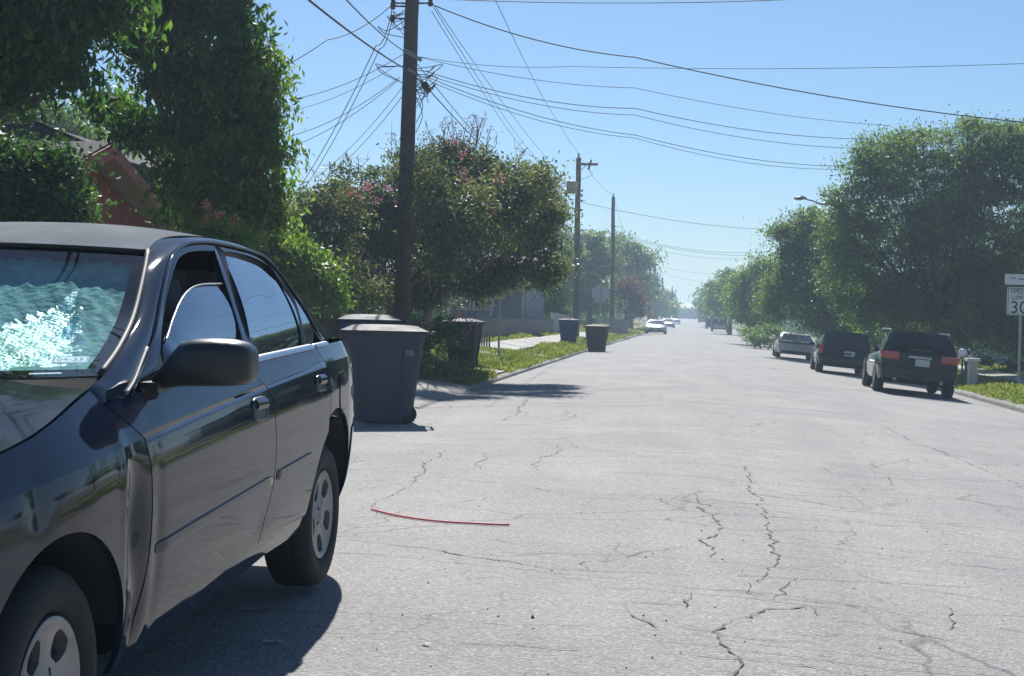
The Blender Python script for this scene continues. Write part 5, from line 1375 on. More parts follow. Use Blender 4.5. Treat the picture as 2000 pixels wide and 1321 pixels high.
def line_on(f, a, b, n=14): return [(y, f(y)) for y in np.linspace(a, b, n)]
def arc(cy, cz, rx, rz, a0, a1, n=26): return [(cy + rx * cos(R(a)), cz + rz * sin(R(a))) for a in np.linspace(a0, a1, n)]
G_FD = [(4.215, .205), (4.232, .35), (4.27, .5), (4.286, .65), (4.278, .78), (4.255, crease(4.255))]
G_FD2 = [(4.255, crease(4.255)), (4.17, .925), (4.085, .975)]
gap = .0085
# front wing
hood_edge = [(2.80, .742), (3.0, .79), (3.3, .848), (3.634, .909), (3.921, .978), (4.06, 1.008)]
side_panel('front_wing', [
    (arc(3.70, .25, .42, .416, 182, -6, 34) + [(4.135, .205), (4.215 - gap, .205)], line_on(crease, 3.16, 4.255 - gap, 20), [(3.28, .235), (3.16, crease(3.16))], [(y - gap, z) for y, z in G_FD], 66, 34),
    (line_on(crease, 3.16, 4.255 - gap, 20), [p for p in hood_edge if p[0] >= 3.2] + [(4.078 - gap, .995)], [(3.16, crease(3.16)), (3.2, .83), (3.3, .848)], [(y - gap, z) for y, z in G_FD2] + [(4.078 - gap, .995)], 50, 14)],
    label='front wing with a deep dent behind the wheel')
# nose and bumper (outside the picture, kept simple)
side_panel('front_bumper', [([(2.66, .2), (3.275, .225)], line_on(crease, 2.66, 3.155, 10), [(2.66, .2), (2.66, crease(2.66))], [(3.275, .225), (3.155, crease(3.155))], 18, 12),
                            (line_on(crease, 2.66, 3.155, 10), [(2.66, .70), (3.0, .79), (3.29, .846)], [(2.66, crease(2.66)), (2.66, .70)], [(3.155, crease(3.155)), (3.29, .846)], 16, 6)])
q = MB(); zz = [.2, .3, .45, .6, .70]
q.grid([[(XC + s * (side_x(2.66, .45) - XC), 2.66 - .16 * (1 - s * s) ** .8 - (.03 if z < .5 else 0), z) for s in np.linspace(-1, 1, 17)] for z in zz]); o = cpart('bumper_face', q.V, q.F, PAINT)
for s in (-1, 1):
    q = MB(); q.grid([[(XC + s * x, 2.60 - .13 * (1 - (x / .62) ** 2) + .006, z) for x in np.linspace(.34, .6, 6)] for z in (.58, .66, .72)]); cpart('headlight', q.V, q.F, mat('headlight_lens', (.6, .62, .64), .1, coat=.5))
q = MB(); q.grid([[(XC + x, 2.575 - .11 * (1 - (x / .62) ** 2), z) for x in np.linspace(-.3, .3, 7)] for z in (.57, .64, .70)]); cpart('grille', q.V, q.F, trim_black)

# doors
D_FB = [(5.497, .372), (5.52, .42), (5.606, .60), (5.613, .75), (5.586, .905), (5.525, crease(5.525))]
D_FB2 = [(5.525, crease(5.525)), (5.44, 1.003), (5.352, 1.041)]
side_panel('front_door', [
    ([(4.215, .262), (4.6, .292), (5.1, .337), (5.497, .372)], line_on(crease, 4.255, 5.525, 20), [(4.215, .262)] + G_FD[1:], D_FB, 60, 30),
    (line_on(crease, 4.255, 5.525, 20), [(4.085, .975)] + line_on(belt, 4.32, 5.352, 12), G_FD2, D_FB2, 60, 9)])
arcR = arc(6.66, .345, .425, .422, 172, 117, 12)
D_RB = [(6.235, .385)] + arcR + [(6.478, .78), (6.503, .85), (6.503, .92), (6.462, crease(6.462))]
D_RB2 = [(6.462, crease(6.462)), (6.43, 1.05), (6.40, 1.087)]
sh = lambda L, d: [(y + d, z) for y, z in L]
side_panel('rear_door', [
    ([(5.497 + gap, .374), (5.75, .392), (6.0, .39), (6.235, .385)], line_on(crease, 5.525 + gap, 6.462, 16), sh(D_FB, gap), D_RB, 50, 34),
    (line_on(crease, 5.525 + gap, 6.462, 16), line_on(belt, 5.352 + gap, 6.40, 12), sh(D_FB2, gap), D_RB2, 50, 9)])
# sill below the doors
side_panel('sill', [([(4.215, .196), (4.51, .213), (5.19, .250), (5.75, .296), (6.02, .300), (6.225, .31)], [(4.222, .256), (4.6, .286), (5.1, .331), (5.497, .366), (5.75, .386), (6.0, .384), (6.228, .378)],
                     [(4.215, .196), (4.222, .256)], [(6.225, .31), (6.228, .378)], 44, 7)], off=-.006)
# rear quarter
Q_T = [(y, crease(y)) for y in np.linspace(6.462 + gap, 7.62, 22)]
side_panel('rear_quarter', [
    (arc(6.66, .345, .425, .422, 116.2, -4, 30), line_on(crease, 6.462 + gap, 7.10, 14), [p for p in sh(D_RB, gap) if p[1] > .725], [(7.085, .32), (7.10, .7), (7.10, crease(7.10))], 44, 26),
    (line_on(crease, 6.462 + gap, 7.10, 14), line_on(belt, 6.40 + gap, 7.10, 12), sh(D_RB2, gap), [(7.10, crease(7.10)), (7.10, belt(7.1))], 40, 9),
    ([(7.10, .70), (7.64, .72)], line_on(crease, 7.10, 7.64, 12), [(7.10, .70), (7.10, crease(7.10))], [(7.64, .72), (7.64, crease(7.64))], 26, 12),
    (line_on(crease, 7.10, 7.64, 12), line_on(belt, 7.10, 7.64, 12), [(7.10, crease(7.1)), (7.10, belt(7.1))], [(7.64, crease(7.64)), (7.64, belt(7.64))], 26, 7)])
side_panel('rear_bumper', [([(7.085, .33), (7.3, .35), (7.64, .40)], [(7.10, .694), (7.64, .714)], [(7.085, .33), (7.10, .694)], [(7.64, .40), (7.64, .714)], 26, 12)], off=.006)
hw = side_x(7.64, .8) - XC
q = MB(); q.grid([[(XC + s * hw, 7.64 + .05 * (1 - s * s), z) for s in np.linspace(-1, 1, 13)] for z in (.40, .55, .714, .9, 1.0, 1.10)]); cpart('boot_face', q.V, q.F, PAINT)
for s in (-1, 1):
    q = MB(); q.grid([[(XC + s * x, 7.655 + .05 * (1 - (x / .62) ** 2), z) for x in np.linspace(.2, .38, 5)] for z in (.78, .88, .98)]); cpart('tail_light', q.V, q.F, mat('red_lens', (.4, .02, .02), .15, coat=.6))

# chrome belt strip, side moulding
def strip_on_side(name, pts, w, proud, m, n=50, both=True, zz=0.0):
    for mir in ((False, True) if both else (False,)):
        P = resample(pts, n); q = MB(); rows = [[] for _ in range(5)]
        for y, z in P:
            prof = [(-.5, -.004), (-.42, proud * .8), (0, proud), (.42, proud * .8), (.5, -.004)]; tp = min(1, .25 + min(len(rows[0]), n - 1 - len(rows[0])) / 3); prof = [(a_ * (.6 + .4 * tp), b__ * tp if b__ > 0 else b__) for a_, b__ in prof]
            for k, (a, b_) in enumerate(prof): rows[k].append((side_x(y, z + a * w) + b_, y, z + a * w))
        q.grid(rows); q.poly([r[0] for r in rows]); q.poly([r[-1] for r in rows][::-1])
        fix_edges(cpart(name, q.V, q.F, m, True, None, mir), 50)
strip_on_side('side_moulding', [(4.325, .531), (4.7, .555), (5.2, .584), (5.585, .606)], .040, .010, PAINT)
strip_on_side('side_moulding', [(5.64, .611), (6.0, .630), (6.19, .640)], .040, .010, PAINT)
strip_on_side('belt_strip', line_on(lambda y: belt(y) + .004, 4.40, 5.36, 14), .022, .012, chrome)
strip_on_side('belt_strip', line_on(lambda y: belt(y) + .004, 5.372, 6.40, 12), .022, .012, chrome)
strip_on_side('belt_strip', line_on(lambda y: belt(y) + .004, 6.408, 6.66, 6), .018, .010, chrome)

# greenhouse lines (right side; mirrored for the left)
Dl = np.array([(-1.675, 3.99, .925), (-1.614, 4.085, .973), (-1.613, 4.19, .981), (-1.612, 4.285, .990), (-1.650, 4.50, 1.078), (-1.682, 4.67, 1.157), (-1.735, 4.873, 1.272), (-1.791, 5.101, 1.396), (-1.812, 5.235, 1.448), (-1.826, 5.40, 1.483), (-1.832, 5.60, 1.500), (-1.830, 5.80, 1.503), (-1.826, 6.00, 1.499), (-1.818, 6.20, 1.490), (-1.803, 6.35, 1.470), (-1.774, 6.455, 1.415), (-1.735, 6.535, 1.34), (-1.690, 6.61, 1.25), (-1.630, 6.70, 1.108)])
Wl = np.array([(-1.73, 3.95, .955), (-1.650, 4.060, 1.010), (-1.658, 4.165, 1.046), (-1.690, 4.38, 1.112), (-1.750, 4.66, 1.208), (-1.818, 4.93, 1.350), (-1.862, 5.085, 1.432)])
Rl = np.array([(-1.862, 5.085, 1.432), (-1.890, 5.28, 1.487), (-1.905, 5.6, 1.518), (-1.910, 5.95, 1.526), (-1.905, 6.25, 1.517), (-1.885, 6.50, 1.485), (-1.845, 6.72, 1.405), (-1.795, 6.95, 1.285), (-1.735, 7.2, 1.155), (-1.715, 7.30, 1.118)])
WIN_F = [(-1.650, 4.654, 1.095), (-1.700, 4.81, 1.185), (-1.737, 4.955, 1.282), (-1.790, 5.195, 1.399), (-1.806, 5.322, 1.437), (-1.811, 5.457, 1.454), (-1.811, 5.697, 1.466), (-1.760, 5.669, 1.362), (-1.699, 5.617, 1.237), (-1.650, 5.560, 1.135), (-1.622, 5.50, 1.062)]
def ruled(name, A_, B_, m, n=60, k=5, bulge=.0, both=True, lip=0.0):
    A2, B2 = resample(smooth_line(A_, 6), n), resample(smooth_line(B_, 6), n)
    q = MB(); rows = []
    for t in np.linspace(0, 1, k):
        row = A2 * (1 - t) + B2 * t; row = row + np.array([bulge, 0, bulge * .6]) * 4 * t * (1 - t) * np.sin(np.linspace(.25, pi - .25, n))[:, None]; rows.append([tuple(p) for p in row])
    if lip: rows = [[(x - lip, y, z) for x, y, z in rows[0]]] + rows
    q.grid(rows)
    for mir in ((False, True) if both else (False,)):
        fix_edges(cpart(name, q.V, q.F, m, True, None, mir), 45)
ruled('windscreen_pillar', Dl[:10], Wl, PAINT, bulge=.012, k=7)
ruled('roof_rail', Dl[9:15], Rl[:6], PAINT, bulge=.010, k=8)
ruled('rear_pillar', Dl[14:], Rl[5:], PAINT, bulge=.012, k=8)
for ln in (Dl[3:],):
    for mir in (False, True):
        q = MB(); q.tube([tuple(p + np.array([.006, 0, -.004])) for p in smooth_line(ln, 6)], .0065, 6); cpart('drip_rail', q.V, q.F, PAINT, True, None, mir)
# door frames round the side windows
def frame(name, outer, inner, m, push=0.0, n=64):
    O = resample(smooth_line(outer, 6), n); I = resample(smooth_line(inner, 6), n)
    for mir in (False, True):
        q = MB(); mid = O * .35 + I * .65
        q.grid([[tuple(p + np.array([push - .02, 0, 0])) for p in O], [tuple(p + np.array([push, 0, 0])) for p in O], [tuple(p + np.array([push, 0, 0])) for p in mid], [tuple(p + np.array([push - .002, 0, 0])) for p in I], [tuple(p + np.array([push - .03, 0, 0])) for p in I]])
        fix_edges(cpart(name, q.V, q.F, m, True, None, mir), 40)
def inset(P, dy, dz, dx=-.004): return [(x + dx, y + dy, z + dz) for x, y, z in P]
oF = [(-1.628, 4.42, 1.03), (-1.655, 4.52, 1.078), (-1.688, 4.69, 1.157), (-1.741, 4.893, 1.27), (-1.795, 5.118, 1.392), (-1.814, 5.245, 1.441), (-1.827, 5.40, 1.474), (-1.831, 5.60, 1.491), (-1.829, 5.742, 1.493)]
iF = [(-1.640, 4.60, 1.064)] + WIN_F[:7]
frame('front_door_frame', oF, iF, PAINT)
# middle pillar: body-coloured edge of the front door frame, black gap, rear frame
bpo = [(-1.829, 5.742, 1.493), (-1.772, 5.716, 1.372), (-1.711, 5.666, 1.247), (-1.662, 5.62, 1.145), (-1.613, 5.555, 1.058)]
bpi = [(-1.811, 5.697, 1.466), (-1.766, 5.669, 1.362), (-1.705, 5.617, 1.237), (-1.656, 5.560, 1.135), (-1.626, 5.50, 1.062)]
frame('door_frame_post', bpo, bpi, PAINT, .001, 30)
bri = [(-1.806, 5.812, 1.466), (-1.765, 5.785, 1.372), (-1.701, 5.744, 1.247), (-1.652, 5.69, 1.145), (-1.618, 5.627, 1.068)]
frame('door_frame_post', [(x - .001, y + .012, z) for x, y, z in bpo], bri, trim_black, -.003, 30)
RW_T = [(-1.806, 5.812, 1.466), (-1.807, 5.893, 1.472), (-1.801, 6.087, 1.466), (-1.786, 6.25, 1.449), (-1.769, 6.36, 1.420)]
oR = [(-1.829, 5.755, 1.493), (-1.828, 5.95, 1.492), (-1.817, 6.18, 1.481), (-1.803, 6.33, 1.460), (-1.782, 6.415, 1.42)]
frame('rear_door_frame', oR, RW_T, PAINT)
RW_R = [(-1.769, 6.36, 1.420), (-1.738, 6.405, 1.35), (-1.700, 6.428, 1.284), (-1.658, 6.395, 1.19), (-1.625, 6.345, 1.10)]
QW_L = [(-1.765, 6.40, 1.408), (-1.730, 6.437, 1.35), (-1.692, 6.46, 1.284), (-1.652, 6.43, 1.19), (-1.618, 6.385, 1.10)]
frame('window_bar', QW_L, RW_R, trim_black, .002, 26)
QW_R = [(-1.757, 6.425, 1.393), (-1.722, 6.505, 1.315), (-1.682, 6.575, 1.235), (-1.645, 6.618, 1.16), (-1.612, 6.635, 1.105)]
frame('rear_door_frame', [(-1.783, 6.43, 1.42), (-1.748, 6.51, 1.345), (-1.705, 6.59, 1.258), (-1.662, 6.652, 1.17), (-1.622, 6.69, 1.107)], QW_R, trim_black, .002, 26)
def pane(name, poly, m, push, both=True, par=None, k=10):
    """glass from top edge line to bottom edge line"""
    T, B = poly; T, B = resample(T, 24), resample(B, 24)
    for mir in ((False, True) if both else (False,)):
        q = MB(); q.grid([[tuple(a * (1 - t) + b_ * t + np.array([push - .010 + .028 * 4 * t * (1 - t), 0, 0])) for a, b_ in zip(T, B)] for t in np.linspace(0, 1, k)])
        cpart(name, q.V, q.F, m, True, None, mir)
bl = lambda y0, y1: [(-1.612 + (0 if y < 6.3 else 0), y, belt(y) + .002) for y in np.linspace(y0, y1, 8)]
pane('rear_door_glass', (RW_T, bl(5.62, 6.35)), GL_TINT, -.012)
pane('quarter_glass', (QW_L[:1] + QW_R[:1] + [(-1.755, 6.43, 1.39)], bl(6.38, 6.64)), GL_TINT, -.010)
# front door glass wound half down: its own curved top edge
GT = [(-1.644, 4.735, 1.05), (-1.662, 4.776, 1.123), (-1.680, 4.86, 1.163), (-1.698, 4.948, 1.205), (-1.727, 5.112, 1.270), (-1.744, 5.263, 1.312), (-1.751, 5.415, 1.331), (-1.752, 5.655, 1.339)]
gb = [(-1.63, y, belt(y) - .01) for y in np.linspace(4.735, 5.50, 8)]
gT = resample(smooth_line(GT, 5), 40); gB = resample(gb, 40)
q = MB(); q.grid([[tuple(a * (1 - t) + b_ * t + np.array([-.024 + .026 * 4 * t * (1 - t), 0, 0])) for a, b_ in zip(gT, gB)] for t in np.linspace(0, 1, 9)])
cpart('front_door_glass', q.V, q.F, GL_FRONT, label='driver window wound half down')
q = MB(); q.tube([tuple(p + np.array([-.016, 0, 0])) for p in gT[4:]], .0035, 5); cpart('glass_edge', q.V, q.F, mat('glass_edge_green', (.55, .62, .6), .25))
wf = resample(smooth_line(WIN_F[:7], 4), 24); wb = resample([(-1.63, y, belt(y)) for y in np.linspace(4.60, 5.50, 8)], 24)
q = MB(); q.grid([[tuple(a * (1 - t) + b_ * t + np.array([-.014, 0, 0])) for a, b_ in zip(wf, wb)] for t in np.linspace(0, 1, 8)])
cpart('passenger_door_glass', q.V, q.F, GL_TINT, True, None, True)
# black seal below the mirror at the front corner of the door window
q = MB(); q.poly([(-1.634, 4.40, 1.02), (-1.640, 4.655, 1.056), (-1.652, 4.655, 1.098), (-1.653, 4.55, 1.075)]); cpart('mirror_sail', q.V, q.F, trim_black)
# lighter rubber weatherstrip down the front of the door
q = MB(); q.tube(smooth_line([(-1.607, 4.25, .992), (-1.620, 4.345, 1.024), (-1.640, 4.45, 1.068), (-1.662, 4.565, 1.118)], 5), .0055, 6); cpart('weatherstrip', q.V, q.F, mat('grey_weatherstrip', (.22, .22, .22), .6))

# roof
Rr = resample(smooth_line(Rl[:7], 6), 34)
q = MB(); rows = []
for x, y, z in Rr:
    hwid = x - XC; row = []
    for s in np.linspace(1, -1, 25):
        fr = max(0, 1 - (y - 5.085) / .5); bk = max(0, (y - 6.4) / .32)
        row.append((XC + s * hwid, y - .055 * (1 - s * s) * fr + .05 * (1 - s * s) * bk, z + .042 * (1 - abs(s) ** 2.4) * (.25 + .75 * min(1, max(0, (y - 5.0) / .5)))))
    rows.append(row)
q.grid(rows); cpart('roof', q.V, q.F, FADED)
roof_rows = rows
# windscreen, black border, foil sunshade
Wr = resample(smooth_line(Wl[2:], 8), 26)
def ws_pt(i, s, inset_y=0.0, inset_z=0.0):
    x, y, z = Wr[i]; v = i / (len(Wr) - 1); hwid = x - XC
    bow = .13 * (1 - v) + .055 * v
    return (XC + s * hwid, y - bow * (1 - s * s) + inset_y, z - .022 * (1 - v) * (1 - s * s) + .012 * v * (1 - s * s) + inset_z)
S = np.linspace(1, -1, 41)
q = MB(); q.grid([[ws_pt(i, s) for s in S] for i in range(len(Wr))]); cpart('windscreen', q.V, q.F, GL_WIND)
q = MB()
def band(i0, i1, s0, s1, n):
    q.grid([[ws_pt(i, s, .006, -.006) for s in np.linspace(s0, s1, n)] for i in range(i0, i1 + 1)])
band(0, 2, 1, -1, 41); band(24, 25, 1, -1, 41); band(2, 24, 1, .93, 5); band(2, 24, -.93, -1, 5)
cpart('windscreen_border', q.V, q.F, mat('black_frit', (.012, .012, .014), .9, spec=0.0))
q = MB(); q.tube([tuple(np.array(ws_pt(i, 1)) + np.array([.006, 0, .006])) for i in range(0, len(Wr))], .010, 6); cpart('windscreen_seal', q.V, q.F, rubber)
q = MB(); q.tube([tuple(np.array(ws_pt(len(Wr) - 1, s)) + np.array([0, -.004, .004])) for s in S], .009, 6); cpart('windscreen_top_seal', q.V, q.F, rubber)
foil = bpy.data.materials.new('sunlit_foil'); foil.use_nodes = True
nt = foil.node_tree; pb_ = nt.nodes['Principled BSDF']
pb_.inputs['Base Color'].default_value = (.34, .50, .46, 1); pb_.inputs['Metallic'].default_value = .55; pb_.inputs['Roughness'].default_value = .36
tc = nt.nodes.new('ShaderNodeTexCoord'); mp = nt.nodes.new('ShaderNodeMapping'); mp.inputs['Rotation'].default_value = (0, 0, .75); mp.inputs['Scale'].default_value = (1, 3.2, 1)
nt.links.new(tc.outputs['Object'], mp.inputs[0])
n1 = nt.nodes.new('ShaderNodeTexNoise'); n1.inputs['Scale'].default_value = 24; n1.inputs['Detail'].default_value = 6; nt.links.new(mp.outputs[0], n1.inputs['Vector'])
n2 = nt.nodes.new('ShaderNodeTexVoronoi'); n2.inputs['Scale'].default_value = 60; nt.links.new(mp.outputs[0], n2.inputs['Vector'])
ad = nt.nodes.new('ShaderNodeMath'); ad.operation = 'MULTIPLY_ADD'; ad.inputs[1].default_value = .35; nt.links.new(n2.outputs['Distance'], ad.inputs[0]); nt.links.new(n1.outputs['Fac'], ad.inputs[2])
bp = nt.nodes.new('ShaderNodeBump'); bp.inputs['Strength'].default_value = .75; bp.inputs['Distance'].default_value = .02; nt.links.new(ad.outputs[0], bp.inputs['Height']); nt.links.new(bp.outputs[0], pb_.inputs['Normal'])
rf = np.random.default_rng(12)
q = MB(); rows = []
ph = rf.uniform(0, 6, 8)
def lit_wedge(s, i):
    # mask of the sunlit wedge and base strip, painted in as paler foil
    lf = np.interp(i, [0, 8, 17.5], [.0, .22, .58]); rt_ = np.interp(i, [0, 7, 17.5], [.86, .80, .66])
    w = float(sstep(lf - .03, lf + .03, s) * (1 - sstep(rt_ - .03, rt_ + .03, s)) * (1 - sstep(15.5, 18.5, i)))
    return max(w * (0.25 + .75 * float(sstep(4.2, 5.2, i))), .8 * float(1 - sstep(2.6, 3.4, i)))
for i in np.linspace(1.6, 24.6, 64):
    row = []
    i0 = int(i); f = i - i0
    for s in np.linspace(.91, -.91, 260):
        a = np.array(ws_pt(i0, s)) * (1 - f) + np.array(ws_pt(min(i0 + 1, 25), s)) * f
        u, w_ = s * 6, i * .35
        k = 1 - lit_wedge(s, i)
        d = .005 * sin(u * 2.1 + w_ * 1.7 + ph[0]) + .003 * sin(u * 5 - w_ * 3 + ph[1]) + .0022 * sin(u * 9 + w_ * 7 + ph[2]) + rf.normal(0, .0009)
        d += k * .0022 * sin(2 * pi * (s * 12 + i * .16) + 1.4 * sin(i * .5) + 2 * sin(s * 9)) - (1 - k) * .0010 * (i - 4)
        if s > .8: d -= .016 * ((s - .8) / .1) ** 2 * (1 if i < 12 else .2)
        row.append((a[0], a[1] + .03 + d * .5, a[2] - .036 + d))
    rows.append(row)
q.grid(rows)
teal = mat('unlit_foil', (.16, .33, .315), .7, metal=.0, spec=.04, vary=.3, vscale=14, bump=.5, bscale=38)  # darker colour for the foil outside the sunlit wedge
turq = mat('turquoise_film', (.01, .34, .42), .45, vary=.3, vscale=30, bump=.5, bscale=60)
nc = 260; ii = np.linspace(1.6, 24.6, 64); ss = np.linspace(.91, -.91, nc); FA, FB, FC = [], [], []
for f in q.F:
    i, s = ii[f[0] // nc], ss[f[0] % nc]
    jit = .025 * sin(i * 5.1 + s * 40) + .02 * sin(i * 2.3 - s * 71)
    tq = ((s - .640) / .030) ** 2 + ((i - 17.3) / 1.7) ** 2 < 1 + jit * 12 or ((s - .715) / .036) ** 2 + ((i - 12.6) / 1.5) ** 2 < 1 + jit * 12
    (FC if tq else FA if lit_wedge(s + jit, i + jit * 8) > .5 else FB).append(f)
sh_o = cpart('sunshade', q.V, FB, teal, label='crumpled foil sunshade behind the windscreen, its unlit part coloured teal')
sh_s = cpart('sunlit_panel', q.V, FA, foil, True, sh_o); sh_t = cpart('turquoise_patch', q.V, FC, turq, True, sh_o)  # same foil: the sunlit wedge is coloured paler silver than the rest
for o_ in (sh_o, sh_s, sh_t):
    bm = bmesh.new(); bm.from_mesh(o_.data); bmesh.ops.delete(bm, geom=[v for v in bm.verts if not v.link_faces], context='VERTS'); bm.to_mesh(o_.data); bm.free()
sh_s['kind'] = 'stuff'; sh_t['kind'] = 'stuff'
# registration sticker behind the glass
def ws_frame(i, s):
    p = Vector(ws_pt(i, s, .004, -.006)); a = Vector(ws_pt(i, s - .02)); b_ = Vector(ws_pt(i + 1, s))
    ex = (Vector(ws_pt(i, s)) - a).normalized(); ez = (b_ - Vector(ws_pt(i, s))); ez = (ez - ex * ez.dot(ex)).normalized()
    return p, ex, ez, ex.cross(ez)
p, ex, ez, en = ws_frame(4, .845)
if en.y > 0: en = -en
Mw = Matrix((ex, ez, en)).transposed().to_4x4()
st_m = mat('sticker_pale', (.62, .70, .66), .5); stb_m = mat('sticker_blue', (.02, .07, .25), .5); st_ink = mat('sticker_ink', (.10, .13, .10), .6)
stk = mesh_obj('registration_sticker', [(-.052, -.032, 0), (.052, -.032, 0), (.052, .032, 0), (-.052, .032, 0), (-.052, -.032, -.0008), (.052, -.032, -.0008), (.052, .032, -.0008), (-.052, .032, -.0008)],
               [(0, 1, 2, 3), (7, 6, 5, 4), (0, 4, 5, 1), (1, 5, 6, 2), (2, 6, 7, 3), (3, 7, 4, 0)], stb_m, car, False)
stk.matrix_local = Matrix.Translation(p - Vector(OFFS) + en * .002) @ Mw
f_ = mesh_obj('sticker_field', [(-.044, -.02, .0006), (.044, -.02, .0006), (.044, .02, .0006), (-.044, .02, .0006)], [(0, 1, 2, 3)], st_m, stk, False)
text_mesh('sticker_date', '04-25', .03, st_ink, stk, (0, 0, .0012), (0, 0, 0), .0002, sx=1.15)
p, ex, ez, en = ws_frame(1, .80)
if en.y > 0: en = -en
Mw = Matrix((ex, ez, en)).transposed().to_4x4()
vp = mesh_obj('windscreen_strip', [(-.045, -.006, 0), (.045, -.006, 0), (.045, .006, 0), (-.045, .006, 0)], [(0, 1, 2, 3)], mat('pale_strip', (.5, .55, .55), .4), car, False)  # short pale strip low on the windscreen
vp.matrix_local = Matrix.Translation(p - Vector(OFFS) + en * .004) @ Mw
# bonnet
hl = resample(smooth_line(hood_edge + [], 6), 40)
q = MB(); rows = []
for y, z in hl:
    hx = side_x(y, z) - .008; row = []; hwid = hx - XC
    v = (y - 2.8) / (4.06 - 2.8)
    for s in np.linspace(1, -1, 41):
        ridge = .010 * math.exp(-((abs(s) - .72) / .05) ** 2)
        row.append((XC + s * hwid, y - .10 * (1 - s * s) * max(0, v) ** 2 - .10 * (1 - s * s) * (1 - v) ** 3, z + .004 + .062 * (1 - abs(s) ** 2.2) * (.55 + .45 * v) * (1 - .55 * max(0, v - .8) / .2) + ridge))
    rows.append(row)
q.grid(rows); q.grid([rows[-1], [(x, y + .004, z - .03) for x, y, z in rows[-1]]]); q.grid([[r[0] for r in rows], [(r[0][0], r[0][1], r[0][2] - .03) for r in rows]])
fix_edges(cpart('bonnet', q.V, q.F, HOODP), 35)
hb = rows[-1]
# cowl between bonnet and glass
q = MB(); q.grid([[(x, y + .002, z - .012) for x, y, z in hb], [tuple(np.array(ws_pt(0, s)) + np.array([0, .004, -.006])) for s in np.linspace(1, -1, 41)]]); cpart('cowl_panel', q.V, q.F, mat('cowl_plastic', (.012, .013, .015), .9, spec=0.1))
for s0, s1 in ((.15, -.62), (.78, .1)):
    a, b_ = np.array(ws_pt(0, s0)), np.array(ws_pt(1, s1)); q = MB()
    q.tube([tuple(a + np.array([0, -.02, .0])), tuple((a + b_) / 2 + np.array([0, -.045, .004])), tuple(b_ + np.array([0, -.012, .012]))], .006, 6)
    cpart('wiper', q.V, q.F, trim_black) if s0 < .5 else None
# boot lid and rear window
q = MB(); rows = []
for y in np.linspace(7.2, 7.64, 8):
    hwid = side_x(y, belt(y)) - XC - .004; rows.append([(XC + s * hwid, y + .05 * (1 - s * s) * (y - 7.2) / .44, belt(y) + .003 + .02 * (1 - s * s)) for s in np.linspace(1, -1, 15)])
q.grid(rows); cpart('boot_lid', q.V, q.F, PAINT)
Rw = resample(smooth_line(Rl[6:], 5), 14); q = MB()
q.grid([[(XC + s * (x - XC), y + .05 * (1 - s * s), z + .02 * (1 - s * s)) for s in np.linspace(1, -1, 15)] for x, y, z in Rw]); cpart('rear_window', q.V, q.F, GL_TINT)
q = MB(); q.grid([[(XC + s * (x - XC) * f, y, z) for s in np.linspace(1, -1, 5)] for x, y, z, f in ((-1.715, 7.3, 1.115, 1), (-1.69, 7.0, 1.10, 1))]); cpart('parcel_shelf', q.V, q.F, dash_m)

q = MB(); q.grid([[(XC + s * (side_x(y, .95) - .03 - XC), y, .955) for s in np.linspace(-1, 1, 5)] for y in np.linspace(6.5, 7.62, 10)]); q.grid([[(XC + s * (side_x(y, .7) - .03 - XC), y, .62) for s in np.linspace(-1, 1, 5)] for y in np.linspace(7.12, 7.62, 6)]); cpart('boot_light_stop', q.V, q.F, under_m, False)  # unseen sheets added in the boot to stop sun leaking through
# door handles in their chrome surrounds
def handle(y0, y1, z0, z1):
    for mir in (False, True):
        yc_, zc_ = (y0 + y1) / 2, (z0 + z1) / 2; dy, dz = (y1 - y0) / 2, (z1 - z0) / 2
        fx_ = lambda y, z, o: (side_x(y, z) + o, y, z)
        def ring(k, o): return [fx_(yc_ + dy * k * math.copysign(abs(cos(a)) ** .45, cos(a)), zc_ + dz * k * math.copysign(abs(sin(a)) ** .45, sin(a)) + (.05 * (cos(a)) * dz), o) for a in np.linspace(0, 2 * pi, 28, endpoint=False)]
        q = MB(); rs_ = [ring(1.0, -.002), ring(1.0, .006), ring(.90, .008), ring(.84, .002)]
        q.grid([r + [r[0]] for r in rs_]); h = cpart('handle_surround', q.V, q.F, mat('tarnished_chrome', (.12, .125, .14), .34, metal=1.0, vary=.2), True, None, mir)
        q = MB(); rr_ = ring(.84, .0025); q.poly(rr_ if True else rr_); cpart('handle_recess', q.V, q.F, mat('handle_recess_dark', (.006, .007, .01), .35), False, h, mir)
        q = MB(); top = zc_ + dz * .42
        q.grid([[fx_(yc_ + dy * .76 * s, z_, o) for s in np.linspace(-1, 1, 7)] for z_, o in ((top + .022, .006), (top + .012, .016), (top - .008, .018), (top - .018, .010))]); cpart('handle_flap', q.V, q.F, PAINT, True, h, mir)
handle(5.325, 5.495, .838, .925)
handle(6.262, 6.405, .902, .972)
# fuel flap outline
g = arc(6.79, .885, .085, .075, 0, 360, 40); q = MB(); cc_ = (6.79, .885)
sq = [(6.79 + .09 * math.copysign(abs(cos(a)) ** .4, cos(a)), .885 + .085 * math.copysign(abs(sin(a)) ** .4, sin(a))) for a in np.linspace(0, 2 * pi, 40)]
q.grid([[(side_x(y, z) + .0035, y, z) for y, z in sq]] + [[(side_x(cc_[0] + (y - cc_[0]) * k, cc_[1] + (z - cc_[1]) * k) + .0035, cc_[0] + (y - cc_[0]) * k, cc_[1] + (z - cc_[1]) * k) for y, z in sq] for k in (.75, .5, .25, .01)])
cpart('fuel_flap', q.V, q.F, PAINT)
q = MB(); q.tube([(side_x(y, z) + .0015, y, z) for y, z in sq], .0022, 5, False); cpart('fuel_flap_gap', q.V, q.F, under_m)

